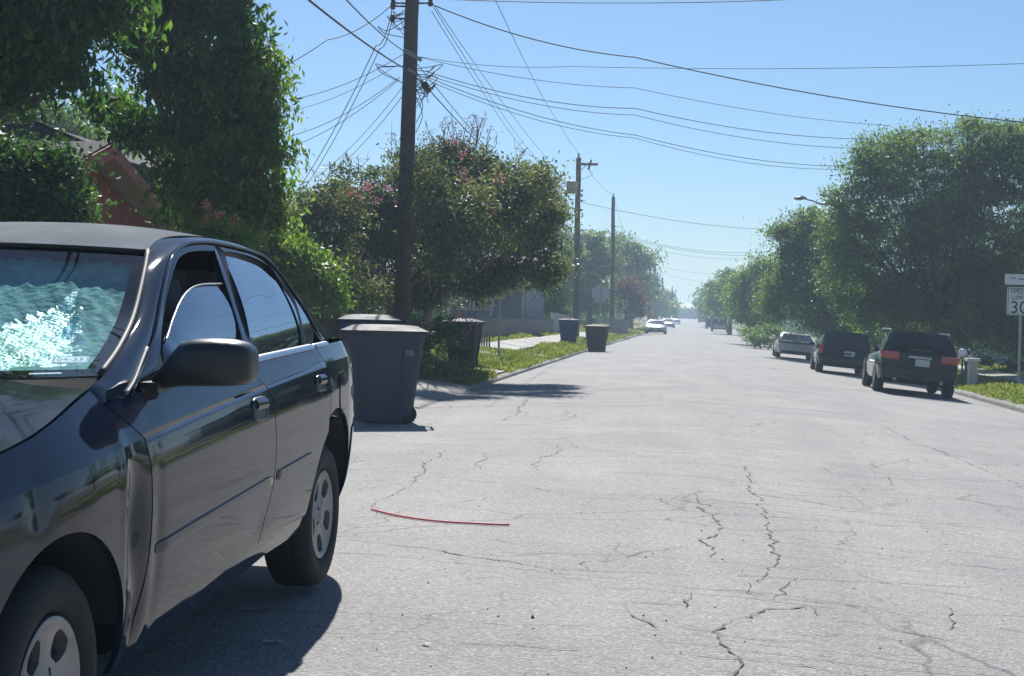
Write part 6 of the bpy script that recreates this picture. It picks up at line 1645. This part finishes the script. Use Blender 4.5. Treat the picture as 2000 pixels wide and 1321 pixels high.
# door mirror
for mir in (False, True):
    q = MB(); rows = []
    for x, zc_, hz, yc_, hy in ((-1.600, 1.020, .020, 4.47, .03), (-1.575, 1.035, .034, 4.475, .045), (-1.545, 1.060, .054, 4.485, .062), (-1.515, 1.078, .068, 4.495, .075), (-1.47, 1.083, .073, 4.50, .083), (-1.42, 1.085, .073, 4.505, .085), (-1.37, 1.085, .071, 4.512, .083), (-1.335, 1.083, .065, 4.522, .075), (-1.316, 1.081, .055, 4.532, .062), (-1.308, 1.079, .038, 4.54, .045)):
        row = []
        for a in np.linspace(0, 2 * pi, 33):
            ca, sa = cos(a), sin(a); y = yc_ + hy * math.copysign(abs(ca) ** .62, ca); z = zc_ - .004 + hz * math.copysign(abs(sa) ** .55, sa)
            row.append((x, min(y, yc_ + hy * .75), z))
        rows.append(row)
    q.grid(rows); q.poly(rows[-1][:-1]); q.poly(rows[0][:-1][::-1])
    mh = cpart('door_mirror', q.V, q.F, mirror_plastic, True, None, mir); fix_edges(mh, 50)
    q = MB(); q.grid([[(x, 4.5 + .0855 * .75 + (.004 if x < -1.36 else .0), z) for x in np.linspace(-1.52, -1.335, 8)] for z in np.linspace(1.022, 1.142, 5)])
    cpart('mirror_glass', q.V, q.F, mat('mirror_silver', (.8, .8, .82), .02, metal=1.0), True, mh, mir)
    q = MB(); q.box((-1.605, 4.47, 1.003), (.07, .12, .03)); cpart('mirror_foot', q.V, q.F, trim_black, False, mh, mir)

# wheels
def wheel(yc_, zc_, mir, xo=-1.560):
    q = MB(); rt, rr_ = .322, .205
    prof = [(rr_ - .01, -.17), (rr_ + .02, -.195), (rt - .035, -.20), (rt - .012, -.185), (rt, -.16), (rt + .001, -.10), (rt, -.04), (rt - .010, -.016), (rt - .03, .004), (rt - .06, .010), (rr_ + .035, .008), (rr_ + .012, .0), (rr_ + .002, -.012), (rr_ - .01, -.03)]
    q.lathe(prof, 'x', (xo, yc_, zc_), 56)
    ty = cpart('tyre', q.V, q.F, tyre_m, True, None, mir)
    for k in range(3):
        q2 = MB(); q2.lathe([(rt + .0012, -.065 - k * .035), (rt + .0012, -.059 - k * .035)], 'x', (xo, yc_, zc_), 56); cpart('tread_groove', q2.V, q2.F, under_m, True, ty, mir)
    # rim: dished face with five rounded openings between broad spokes
    NA, NR = 140, 26; V = []; rad = np.linspace(.0, .196, NR)
    def dish(r_): return float(np.interp(r_, [0, .03, .05, .10, .15, .172, .185, .196], [-.004, -.002, -.012, -.020, -.013, -.008, .000, -.006]))
    for r_ in rad:
        for k in range(NA):
            a = 2 * pi * k / NA; V.append((xo + dish(r_), yc_ + r_ * cos(a), zc_ + r_ * sin(a)))
    F = []
    for i in range(NR - 1):
        for k in range(NA):
            rm = (rad[i] + rad[i + 1]) / 2; a = 2 * pi * (k + .5) / NA
            d = ((a - R(54) + pi / 5) % (2 * pi / 5)) - pi / 5
            w = .034 + .016 * (rm - .11) / .05
            e = ((rm - .130) / .037) ** 2; t_ = abs(d * rm) / w
            if abs(rm - .130) < .037 and t_ < (1 - e ** 1.6) ** .4: continue
            lug = False
            if rm > .048 and rm < .066:
                dl_ = ((a + pi / 5) % (2 * pi / 5)) - pi / 5
                lug = (abs(dl_ * rm) ** 2 + (rm - .057) ** 2) < .0085 ** 2
            if lug: continue
            F.append((i * NA + k, i * NA + (k + 1) % NA, (i + 1) * NA + (k + 1) % NA, (i + 1) * NA + k))
    bm = bmesh.new(); vs = [bm.verts.new(v) for v in V]
    for f in F:
        try: bm.faces.new([vs[i] for i in dict.fromkeys(f)])
        except ValueError: pass
    bmesh.ops.remove_doubles(bm, verts=bm.verts, dist=1e-5)
    bmesh.ops.delete(bm, geom=[v for v in bm.verts if not v.link_faces], context='VERTS')
    for it in range(3):
        bvs = [v for v in bm.verts if any(e.is_boundary for e in v.link_edges) and ((v.co.y - yc_) ** 2 + (v.co.z - zc_) ** 2) ** .5 < .185]
        bmesh.ops.smooth_vert(bm, verts=bvs, factor=.5, use_axis_x=False, use_axis_y=True, use_axis_z=True)
    be = [e for e in bm.edges if e.is_boundary]
    r_ = bmesh.ops.extrude_edge_only(bm, edges=be)
    for v in r_['geom']:
        if isinstance(v, bmesh.types.BMVert): v.co.x -= .045
    bm.verts.index_update(); VV = [tuple(v.co) for v in bm.verts]; FF = [tuple(v.index for v in f.verts) for f in bm.faces]; bm.free()
    rim = cpart('rim', VV, FF, rim_m, True, None, mir); fix_edges(rim, 40)
    q = MB(); q.lathe([(.198, -.004), (.190, -.03), (.185, -.15)], 'x', (xo, yc_, zc_), 40); q.lathe([(.0, -.075), (.13, -.075), (.14, -.06), (.14, -.04), (.06, -.04), (.0, -.04)], 'x', (xo, yc_, zc_), 32)
    cpart('brake_disc', q.V, q.F, mat('brown_brake_steel', (.07, .05, .045), .6, metal=.5, vary=.3), True, rim, mir)
FW, RWH = (3.71, .252), (6.66, .332)
for mir in (False, True):
    wheel(*FW, mir, -1.585); wheel(*RWH, mir, -1.592)
    for cy_, cz_ in ((3.70, .25), (6.66, .345)):
        q = MB(); A1 = np.linspace(14, 166, 30)
        ring_ = lambda g_: [(cy_ + (.418 + g_) * cos(R(a)), cz_ + (.414 + g_) * sin(R(a))) for a in A1]
        rows = [[(side_x(y, z) - .014, y, z) for y, z in ring_(.004)], [(side_x(y, z) - .06, y, z) for y, z in ring_(.006)], [(-1.90, y, z) for y, z in ring_(.006)]]
        q.grid(rows); q.poly([rows[2][i] for i in range(len(A1))]); cpart('wheel_arch_liner', q.V, q.F, under_m, True, None, mir)
# inner shell so door gaps read dark, floor
ygrid = np.linspace(2.9, 7.45, 80)
for mir_s in (1, -1):
    q = MB()
    for i in range(len(ygrid) - 1):
        ya_, yb_ = ygrid[i], ygrid[i + 1]; ym = (ya_ + yb_) / 2
        zb_ = [max(sillz(ym) + .03, max([cz_ + .43 * math.sqrt(max(0, 1 - ((ym - cy_) / .44) ** 2)) + .0 if abs(ym - cy_) < .44 else 0 for cy_, cz_ in ((3.70, .25), (6.66, .345))]))]
        zs_ = np.linspace(zb_[0], min(belt(ym), crease(ym) + .08) - .01, 8)
        q.grid([[(XC + mir_s * (side_x(y_, z) - .026 - XC), y_, z) for y_ in (ya_, yb_)] for z in zs_])
    cpart('inner_shell', q.V, q.F, under_m, False)
q = MB(); q.prism([(XC - .70, 2.85, .24), (XC + .70, 2.85, .24), (XC + .70, 4.2, .24), (XC + .78, 4.2, .24), (XC + .78, 6.1, .31), (XC + .66, 6.1, .31), (XC + .66, 7.5, .38), (XC - .66, 7.5, .38), (XC - .66, 6.1, .31), (XC - .78, 6.1, .31), (XC - .78, 4.2, .24), (XC - .70, 4.2, .24)], (0, 0, .05)); cpart('underbody', q.V, q.F, under_m, False)
# cabin
q = MB(); rows = [[tuple(np.array(ws_pt(0, s)) + np.array([0, .03, -.035])) for s in np.linspace(.97, -.97, 21)], [(XC + s * .70, 4.55, 1.0) for s in np.linspace(1, -1, 21)], [(XC + s * .70, 4.62, .95) for s in np.linspace(1, -1, 21)], [(XC + s * .70, 4.60, .6) for s in np.linspace(1, -1, 21)]]
q.grid(rows); cpart('dashboard', q.V, q.F, dash_m)
q = MB(); q.grid([[(x * .94 + XC * .06, y, z - .03) for x, y, z in r] for r in roof_rows[1:]]); cpart('headliner', q.V, q.F, liner_m)
def seat(xc_, y_, w_):
    q = MB(); q.rbox((xc_, y_ - .22, .62), (w_, .52, .18), .05, seg=3); s_ = cpart('seat', q.V, q.F, seat_m)
    q = MB(); rows = []
    for z, yy, ww, th in ((.66, 0, .9, .08), (.72, .01, 1, .1), (1.0, .08, .98, .09), (1.14, .115, .86, .075), (1.19, .125, .6, .04)):
        rows.append([(xc_ + ww * w_ / 2 * math.copysign(abs(cos(a)) ** .5, cos(a)), y_ + yy + th * sin(a), z) for a in np.linspace(0, 2 * pi, 21)])
    q.grid(rows); q.poly(rows[-1][:-1]); cpart('seat_back', q.V, q.F, seat_m, True, s_)
    return s_
for sx in (-.38, .38):
    s_ = seat(XC + sx, 5.42, .5)
    q = MB(); q.rbox((XC + sx, 5.57, 1.28), (.27, .11, .17), .045, seg=3); cpart('headrest', q.V, q.F, seat_m, True, s_)
s_ = seat(XC, 6.25, 1.3)
for sx in (-.4, .4):
    q = MB(); q.rbox((XC + sx, 6.42, 1.25), (.26, .10, .12), .04, seg=3); cpart('headrest', q.V, q.F, seat_m, True, s_)
q = MB(); aa = np.linspace(0, 2 * pi, 33); q.tube([(XC + .38 + .185 * cos(a), 4.78 + .07 * sin(a), .97 + .17 * sin(a)) for a in aa], .014, 8, False)
q.rbox((XC + .38, 4.77, .96), (.16, .05, .12), .02); q.tube([(XC + .38 - .18, 4.78, .97), (XC + .38 + .18, 4.78, .97)], .014, 6); cpart('steering_wheel', q.V, q.F, dash_m)
for mir_s in (1, -1):
    q = MB(); q.grid([[(XC + mir_s * (.76 - .0 * z), y, z) for y in np.linspace(4.35, 6.35, 6)] for z in (.45, .7, .95, 1.03)])
    cpart('door_trim_panel', q.V, q.F, dash_m)
for mir in (False, True):
    q = MB(); q.grid([[(x - .035, y - .02, z) for x, y, z in bpo], [(x - .04, y + .11, z) for x, y, z in bpo]]); cpart('inner_pillar', q.V, q.F, liner_m, True, None, mir)

# ------------------------------------------------------------------ the other parked cars
plate_m = mat('licence_plate_white', (.58, .60, .60), .5, vary=.1); red_lens = mat('tail_lamp_red', (.42, .015, .02), .12, coat=.8, vary=.25, vscale=9)
clear_lens = mat('head_lamp_clear', (.55, .57, .6), .08, coat=.6); dark_glass = glass_mat('privacy_glass', (.08, .09, .1), 1.7, .35, (.012, .014, .018))
def vehicle(name, label, cat, loc, rz, L, W, zb, stations, cabin, paint, wheel_r, wheel_y, rim=None, tail=None, head=None, group=None, plate=None, glassm=None, roof_paint=None, lower=None, extras=None):
    """rear bumper at y = 0, nose at y = L. stations: (y, top z, half-width factor, bottom z). cabin: base y0, y1, top y0, y1, roof z, belt z, inset"""
    t = empty(name, loc, label, cat, group, rz)
    g = glassm or dark_glass
    q = MB(); rows = []
    for y, zt, k, zb_ in stations:
        w = W / 2 * k; h = zt - zb_
        half = [(w * .0, zb_), (w * .86, zb_), (w * .95, zb_ + h * .06), (w * .985, zb_ + h * .22), (w, zb_ + h * .48), (w * .99, zb_ + h * .72), (w * .965, zb_ + h * .86), (w * .93, zb_ + h * .95), (w * .86, zt), (w * .5, zt + .012), (0, zt + .018)]
        rows.append([(x, y, z) for x, z in half] + [(-x, y, z) for x, z in half[-2::-1]])
    q.grid(rows); q.poly(rows[0]); q.poly(rows[-1][::-1])
    b = q.build('body', paint, t, smooth=True); fix_edges(b, 30)
    y0, y1, t0, t1, zr, zl, ins = cabin
    wb = W / 2 * .93; wt = wb - ins
    def cp(u, v, s):
        """u along, v up, s side"""
        yb = y0 + (y1 - y0) * u; yt = t0 + (t1 - t0) * u
        vv = v ** .9
        return (s * (wb + (wt - wb) * vv - .03 * max(0, v - .85) / .15), yb + (yt - yb) * v, zl + (zr - zl) * (v if v < .85 else .85 + (v - .85) * .8))
    q = MB(); Vv = [0, .2, .5, .8, .92, 1.0]; U = np.linspace(0, 1, 13)
    for s in (1, -1): q.grid([[cp(u, v, s) for u in U] for v in Vv])
    top = [[cp(u, 1, 1)] + [(x, cp(u, 1, 1)[1] + (.03 if u == 1 else (-.03 if u == 0 else 0)) * (1 - (x / wt) ** 2), cp(u, 1, 1)[2] + .035 * (1 - (x / wt) ** 2)) for x in np.linspace(wt * .8, -wt * .8, 7)] + [cp(u, 1, -1)] for u in U]
    q.grid(top)
    for u in (0, 1):
        q.grid([[cp(u, v, 1)] + [(x, cp(u, v, 1)[1] + (-.04 if u == 0 else .05) * (1 - (x / wb) ** 2), cp(u, v, 1)[2] + (.035 * (1 - (x / wt) ** 2) if v == 1 else 0)) for x in np.linspace(wt * .8, -wt * .8, 7)] + [cp(u, v, -1)] for v in Vv])
    c = q.build('cabin', roof_paint or paint, t, smooth=True); fix_edges(c, 62)
    # glass: rear, front, side panes set into their frames
    def endglass(nm, u, o):
        q = MB(); q.grid([[(x, cp(u, v, 1)[1] + o + (-.04 if u == 0 else .05) * (1 - (x / wb) ** 2), cp(u, v, 1)[2]) for x in np.linspace(wb * (.9 - .06 * v) - ins * v * .9, -(wb * (.9 - .06 * v) - ins * v * .9), 11)] for v in np.linspace(.08, .86, 6)])
        q.build(nm, g, t, smooth=True)
    endglass('rear_window', 0, -.012); endglass('windscreen', 1, .012)
    for s in (1, -1):
        for ua, ub in ((.10, .36), (.39, .66), (.69, .93)):
            q = MB(); q.grid([[tuple(np.array(cp(u, v, s)) + np.array([s * .008, 0, .003])) for u in np.linspace(ua, ub, 6)] for v in np.linspace(.1, .80, 5)]); q.build('side_window', g, t, smooth=True)
    for s in (1, -1):
        for yw in wheel_y:
            q = MB(); xo = s * (W / 2 * .985); rt = wheel_r
            prof = [(rt * .62, 0), (rt * .7, .012), (rt * .93, .008), (rt, -.03), (rt, -.17), (rt * .9, -.2), (rt * .3, -.2)]
            q.lathe([(a, s * h) for a, h in prof], 'x', (xo, yw, rt), 28); ty = q.build('wheel', tyre_m, t, smooth=True)
            q = MB(); q.lathe([(rt * .63, s * .004), (rt * .56, -s * .012), (rt * .25, -s * .02), (rt * .12, 0), (0, s * .004)], 'x', (xo, yw, rt), 24)
            for k in range(5):
                a = 2 * pi * k / 5; q.box((xo + s * .002, yw + rt * .36 * cos(a), rt + rt * .36 * sin(a)), (.014, rt * .42, rt * .13), tilt=('X', a))
            q.build('rim', rim or rim_m, ty, smooth=False)
            q = MB(); A1 = np.linspace(0, 180, 20); ro, ri = rt * 1.17, rt * .9
            kz = lambda y: np.interp(y, [s_[0] for s_ in stations], [s_[2] for s_ in stations])
            q.grid([[(s * (W / 2 * .992 * 1 + .006), yw + r_ * cos(R(a)), rt * .98 + r_ * sin(R(a))) for a in A1] for r_ in (ro, ri)]); q.build('wheel_arch', lower or under_m, t, smooth=False)
    q = MB(); q.box((0, L / 2, zb + .04), (W * .8, L * .92, .1)); q.build('underbody', under_m, t)
    if tail:
        zt_, hh_, wi_, wrap = tail
        for s in (1, -1):
            q = MB(); w = W / 2 * stations[0][2]
            pts = [(s * (w - wi_), -.022), (s * (w - wi_ * .5), -.026), (s * (w - .03), -.01), (s * (w + .015), .03), (s * (w * 1.0 + .028), wrap)]
            q.grid([[(x, y, zt_ - hh_ / 2 * (1 if j < 3 else .8)) for j, (x, y) in enumerate(pts)], [(x * 1.004, y - .004, zt_) for x, y in pts], [(x, y, zt_ + hh_ / 2) for x, y in pts]])
            q.grid([[(x, y, zt_ + hh_ / 2) for x, y in pts], [(x * .97, y + .04, zt_ + hh_ / 2) for x, y in pts]]); q.grid([[(x, y, zt_ - hh_ / 2) for x, y in pts], [(x * .97, y + .04, zt_ - hh_ / 2) for x, y in pts]])
            tl = q.build('tail_light', red_lens, t, smooth=False)
            q = MB(); q.box((s * (w - wi_ * .55), -.028, zt_ - hh_ * .18), (wi_ * .7, .006, hh_ * .22)); q.build('lens_strip', mat('lamp_bright_red', (.62, .05, .05), .2), tl)
    if head:
        zt_, hh_, wi_ = head
        for s in (1, -1):
            w = W / 2 * stations[-1][2]; q = MB()
            q.rbox((s * (w - wi_ / 2), L - .01, zt_), (wi_, .08, hh_), .02); q.build('headlight', clear_lens, t, smooth=False)
        q = MB(); q.rbox((0, L + .005, head[0] - .02), (W * .42, .04, hh_ * .9), .01); q.build('grille', trim_black, t)
        q = MB(); q.rbox((0, L + .012, zb + .14), (W * .7, .04, .12), .02); q.build('lower_intake', trim_black, t)
    if plate:
        q = MB(); q.rbox((plate[0], -.02 if plate[2] else L + .03, plate[1]), (.31, .012, .15), .004); pl_ = q.build('licence_plate', plate_m, t)
        q = MB(); r_ = random.Random(int(L * 100))
        for k in range(6): q.box((plate[0] - .11 + k * .044, -.0275 if plate[2] else L + .0375, plate[1]), (.022, .002, .06))
    for s in (1, -1):
        q = MB(); ym = y0 + (y1 - y0) * .86; q.rbox((s * (W / 2 + .05), ym, zl + .07), (.16, .09, .11), .03); q.build('door_mirror', paint, t, smooth=False)
    if extras: extras(t)
    return t
black_p = paint_mat('black_suv_paint', (.012, .013, .016), 1.0, .4, 1.45)
green_p = paint_mat('dark_green_van_paint', (.008, .020, .024), .9, .4, 1.5)
white_p = mat('white_car_paint', (.60, .61, .63), .35, coat=.8, vary=.05); silver_p = mat('silver_car_paint', (.42, .43, .46), .32, metal=.4, coat=.8)
navy_p = paint_mat('dark_blue_paint', (.012, .015, .03), .9, .4, 1.5)

# dark crossover: rear at about 34 m, tilted with the fall of the road
def put(t, x, y, yaw, extra_z=0.0):
    zl_, zr__ = rz_(x - .7, y), rz_(x + .7, y); z = (zl_ + zr__) / 2
    t.location = (x, y, z + extra_z); t.rotation_euler = (0, math.atan2(zl_ - zr__, 1.4), yaw)
G_R = 'cars parked along the right kerb'; G_L = 'cars parked along the left kerb'
def suv_x(t):
    q = MB(); q.rbox((0, -.035, .52), (1.62, .10, .20), .04); q.build('rear_bumper', mat('grey_black_bumper', (.02, .021, .024), .5), t, smooth=False)
    q = MB(); q.rbox((0, .04, 1.352), (1.1, .14, .03), .012); q.build('roof_spoiler', black_p, t)
    q = MB(); q.rbox((0, -.03, .845), (.5, .02, .05), .008); q.build('plate_light_bar', chrome, t)
    for s in (1, -1):
        q = MB(); q.tube([(s * .63, .45, 1.385), (s * .64, .6, 1.41), (s * .64, 2.2, 1.41), (s * .63, 2.4, 1.38)], .018, 6); q.build('roof_rack_bar', mat('grey_rail', (.3, .31, .32), .35, metal=.8), t)
        q = MB(); q.tube([(s * .5, -.04, .33), (s * .5, .2, .33)], .035, 10); q.build('exhaust_pipe', steel, t)
    q = MB(); q.tube([(.2, -.02, 1.0), (-.25, -.025, 1.02)], .008, 5); q.build('rear_wiper', trim_black, t)
suv = vehicle('dark_crossover', 'black crossover with red tail lights, nearest of the cars on the right', 'car', (0, 0, 0), 0, 4.1, 1.74, .26,
    [(0, .90, .93, .36), (.06, .95, .96, .30), (.25, .955, .99, .26), (.9, .945, 1, .25), (2.2, .93, 1, .25), (3.0, .91, 1, .25), (3.5, .87, .98, .26), (3.85, .78, .93, .28), (4.05, .66, .84, .32), (4.1, .52, .78, .36)],
    (.06, 3.1, .42, 2.35, 1.385, .935, .17), black_p, .31, (.78, 3.32), tail=(.845, .165, .36, .26), group=G_R, plate=(.06, .73, True), extras=suv_x)
put(suv, 5.02, 33.9, R(-1.5))
def van_x(t):
    q = MB(); q.rbox((0, -.03, .40), (1.5, .09, .16), .03); q.build('rear_bumper', mat('dark_green_bumper', (.012, .018, .02), .5), t)
    q = MB(); q.box((0, -.03, .62), (.3, .012, .05)); q.build('handle_bar', trim_black, t)
van = vehicle('dark_van', 'boxy dark green van parked between the crossover and the white sedan', 'van', (0, 0, 0), 0, 3.7, 1.58, .22,
    [(0, .72, .97, .30), (.04, .75, .99, .24), (.6, .76, 1, .22), (2.6, .75, 1, .22), (3.1, .72, .97, .24), (3.5, .60, .90, .27), (3.68, .46, .82, .30)],
    (.0, 3.05, .26, 2.1, 1.25, .74, .14), green_p, .27, (.65, 2.95), rim=mat('bright_hubcap', (.6, .6, .62), .35, metal=.5), tail=(.70, .26, .10, .12), group=G_R, plate=(.1, .63, True), extras=van_x)
put(van, 4.62, 45.2, R(-1.0))
def sed_x(t):
    q = MB(); q.rbox((0, -.028, .66), (1.16, .02, .075), .008); q.build('dark_light_bar', mat('dark_light_bar', (.06, .055, .065), .3, coat=.5), t)
    q = MB(); q.rbox((0, -.02, .27), (1.25, .05, .13), .02); q.build('rear_diffuser', trim_black, t)
sed = vehicle('white_sedan', 'white sedan on the right with a dark bar across its tail, ahead of the van', 'car', (0, 0, 0), 0, 3.9, 1.60, .2,
    [(0, .66, .90, .30), (.05, .72, .93, .24), (.3, .735, .98, .20), (1.2, .73, 1, .2), (2.6, .70, 1, .2), (3.3, .64, .96, .22), (3.7, .52, .88, .25), (3.88, .40, .8, .28)],
    (.14, 2.85, .85, 2.05, 1.05, .725, .14), white_p, .26, (.68, 3.15), tail=(.66, .06, .18, .16), group=G_R, plate=(0, .5, True), extras=sed_x, lower=trim_black)
put(sed, 4.38, 61.5, R(-1.0))
def bed_x(t):
    q = MB(); q.rbox((0, -.03, .62), (1.3, .03, .24), .01); q.build('tailgate', mat('silver_tailgate', (.45, .46, .48), .35, metal=.3), t)
    q = MB(); q.rbox((0, -.08, .44), (1.6, .12, .12), .03); q.build('rear_bumper', chrome, t)
pick = vehicle('dark_pickup', 'dark pickup with a pale tailgate far down the right side', 'pickup', (0, 0, 0), 0, 4.9, 1.9, .3,
    [(0, .84, .95, .40), (.05, .86, .97, .34), (1.6, .86, 1, .3), (3.8, .84, 1, .3), (4.5, .78, .96, .32), (4.85, .62, .88, .36)],
    (1.55, 3.7, 1.7, 3.1, 1.42, .85, .14), navy_p, .35, (.9, 3.9), tail=(.68, .22, .13, .1), group=G_R, plate=(0, .4, True), extras=bed_x)
put(pick, 3.75, 170, R(-.5))
s2 = copy_tree(suv); s2['label'] = 'dark car just beyond the far pickup, half hidden by it'; put(s2, 3.5, 205, 0)
s3 = copy_tree(suv); s3['label'] = 'farthest dark car at the end of the right-hand row'; put(s3, 3.2, 300, 0)
# cars on the left, facing the camera
def front_extra(t): pass
fs = vehicle('silver_sedan', 'silver-white sedan facing the camera, nearest of the far cars on the left', 'car', (0, 0, 0), 0, 4.3, 1.80, .2,
    [(0, .76, .92, .34), (.06, .82, .95, .26), (.5, .84, 1, .22), (1.4, .82, 1, .22), (2.8, .80, 1, .22), (3.6, .74, .97, .23), (4.1, .62, .92, .25), (4.28, .50, .86, .3)],
    (.35, 3.1, 1.15, 2.2, 1.22, .80, .2), silver_p, .3, (.8, 3.45), head=(.56, .11, .4), group=G_L, plate=(0, .40, False), glassm=glass_mat('bright_glass', (.3, .33, .36), 1.9, .5, (.05, .06, .07)), lower=trim_black)
put(fs, -2.55, 133.5, pi)
f2 = copy_tree(fs); f2['label'] = 'second far car on the left, mostly hidden behind the silver sedan'; put(f2, -2.35, 200, pi)
f3 = copy_tree(suv); f3['label'] = 'small white sport utility car farthest along the left kerb'; f3['group'] = G_L; put(f3, -1.9, 276, pi)
f3.name = 'white_crossover'
for ch in f3.children:
    if ch.name.split('.')[0] in ('body', 'cabin', 'door_mirror', 'roof_spoiler'):
        me = ch.data.copy(); me.materials.clear(); me.materials.append(white_p); ch.data = me

# ------------------------------------------------------------------ haze volume, added to stand in for lens glare
hz = bpy.data.materials.new('glare_haze'); hz.use_nodes = True
nt = hz.node_tree; nt.nodes.clear()
ho = nt.nodes.new('ShaderNodeOutputMaterial'); hv = nt.nodes.new('ShaderNodeVolumePrincipled')
hv.inputs['Color'].default_value = (.62, .82, 1.0, 1); hv.inputs['Density'].default_value = 0.0013; hv.inputs['Anisotropy'].default_value = .3
nt.links.new(hv.outputs[0], ho.inputs['Volume'])
hb_ = MB().box((0, 500, 5.0), (1500, 1700, 17.0)).build('glare_haze_volume', hz); tag(hb_, kind='stuff')
bpy.context.view_layer.update()
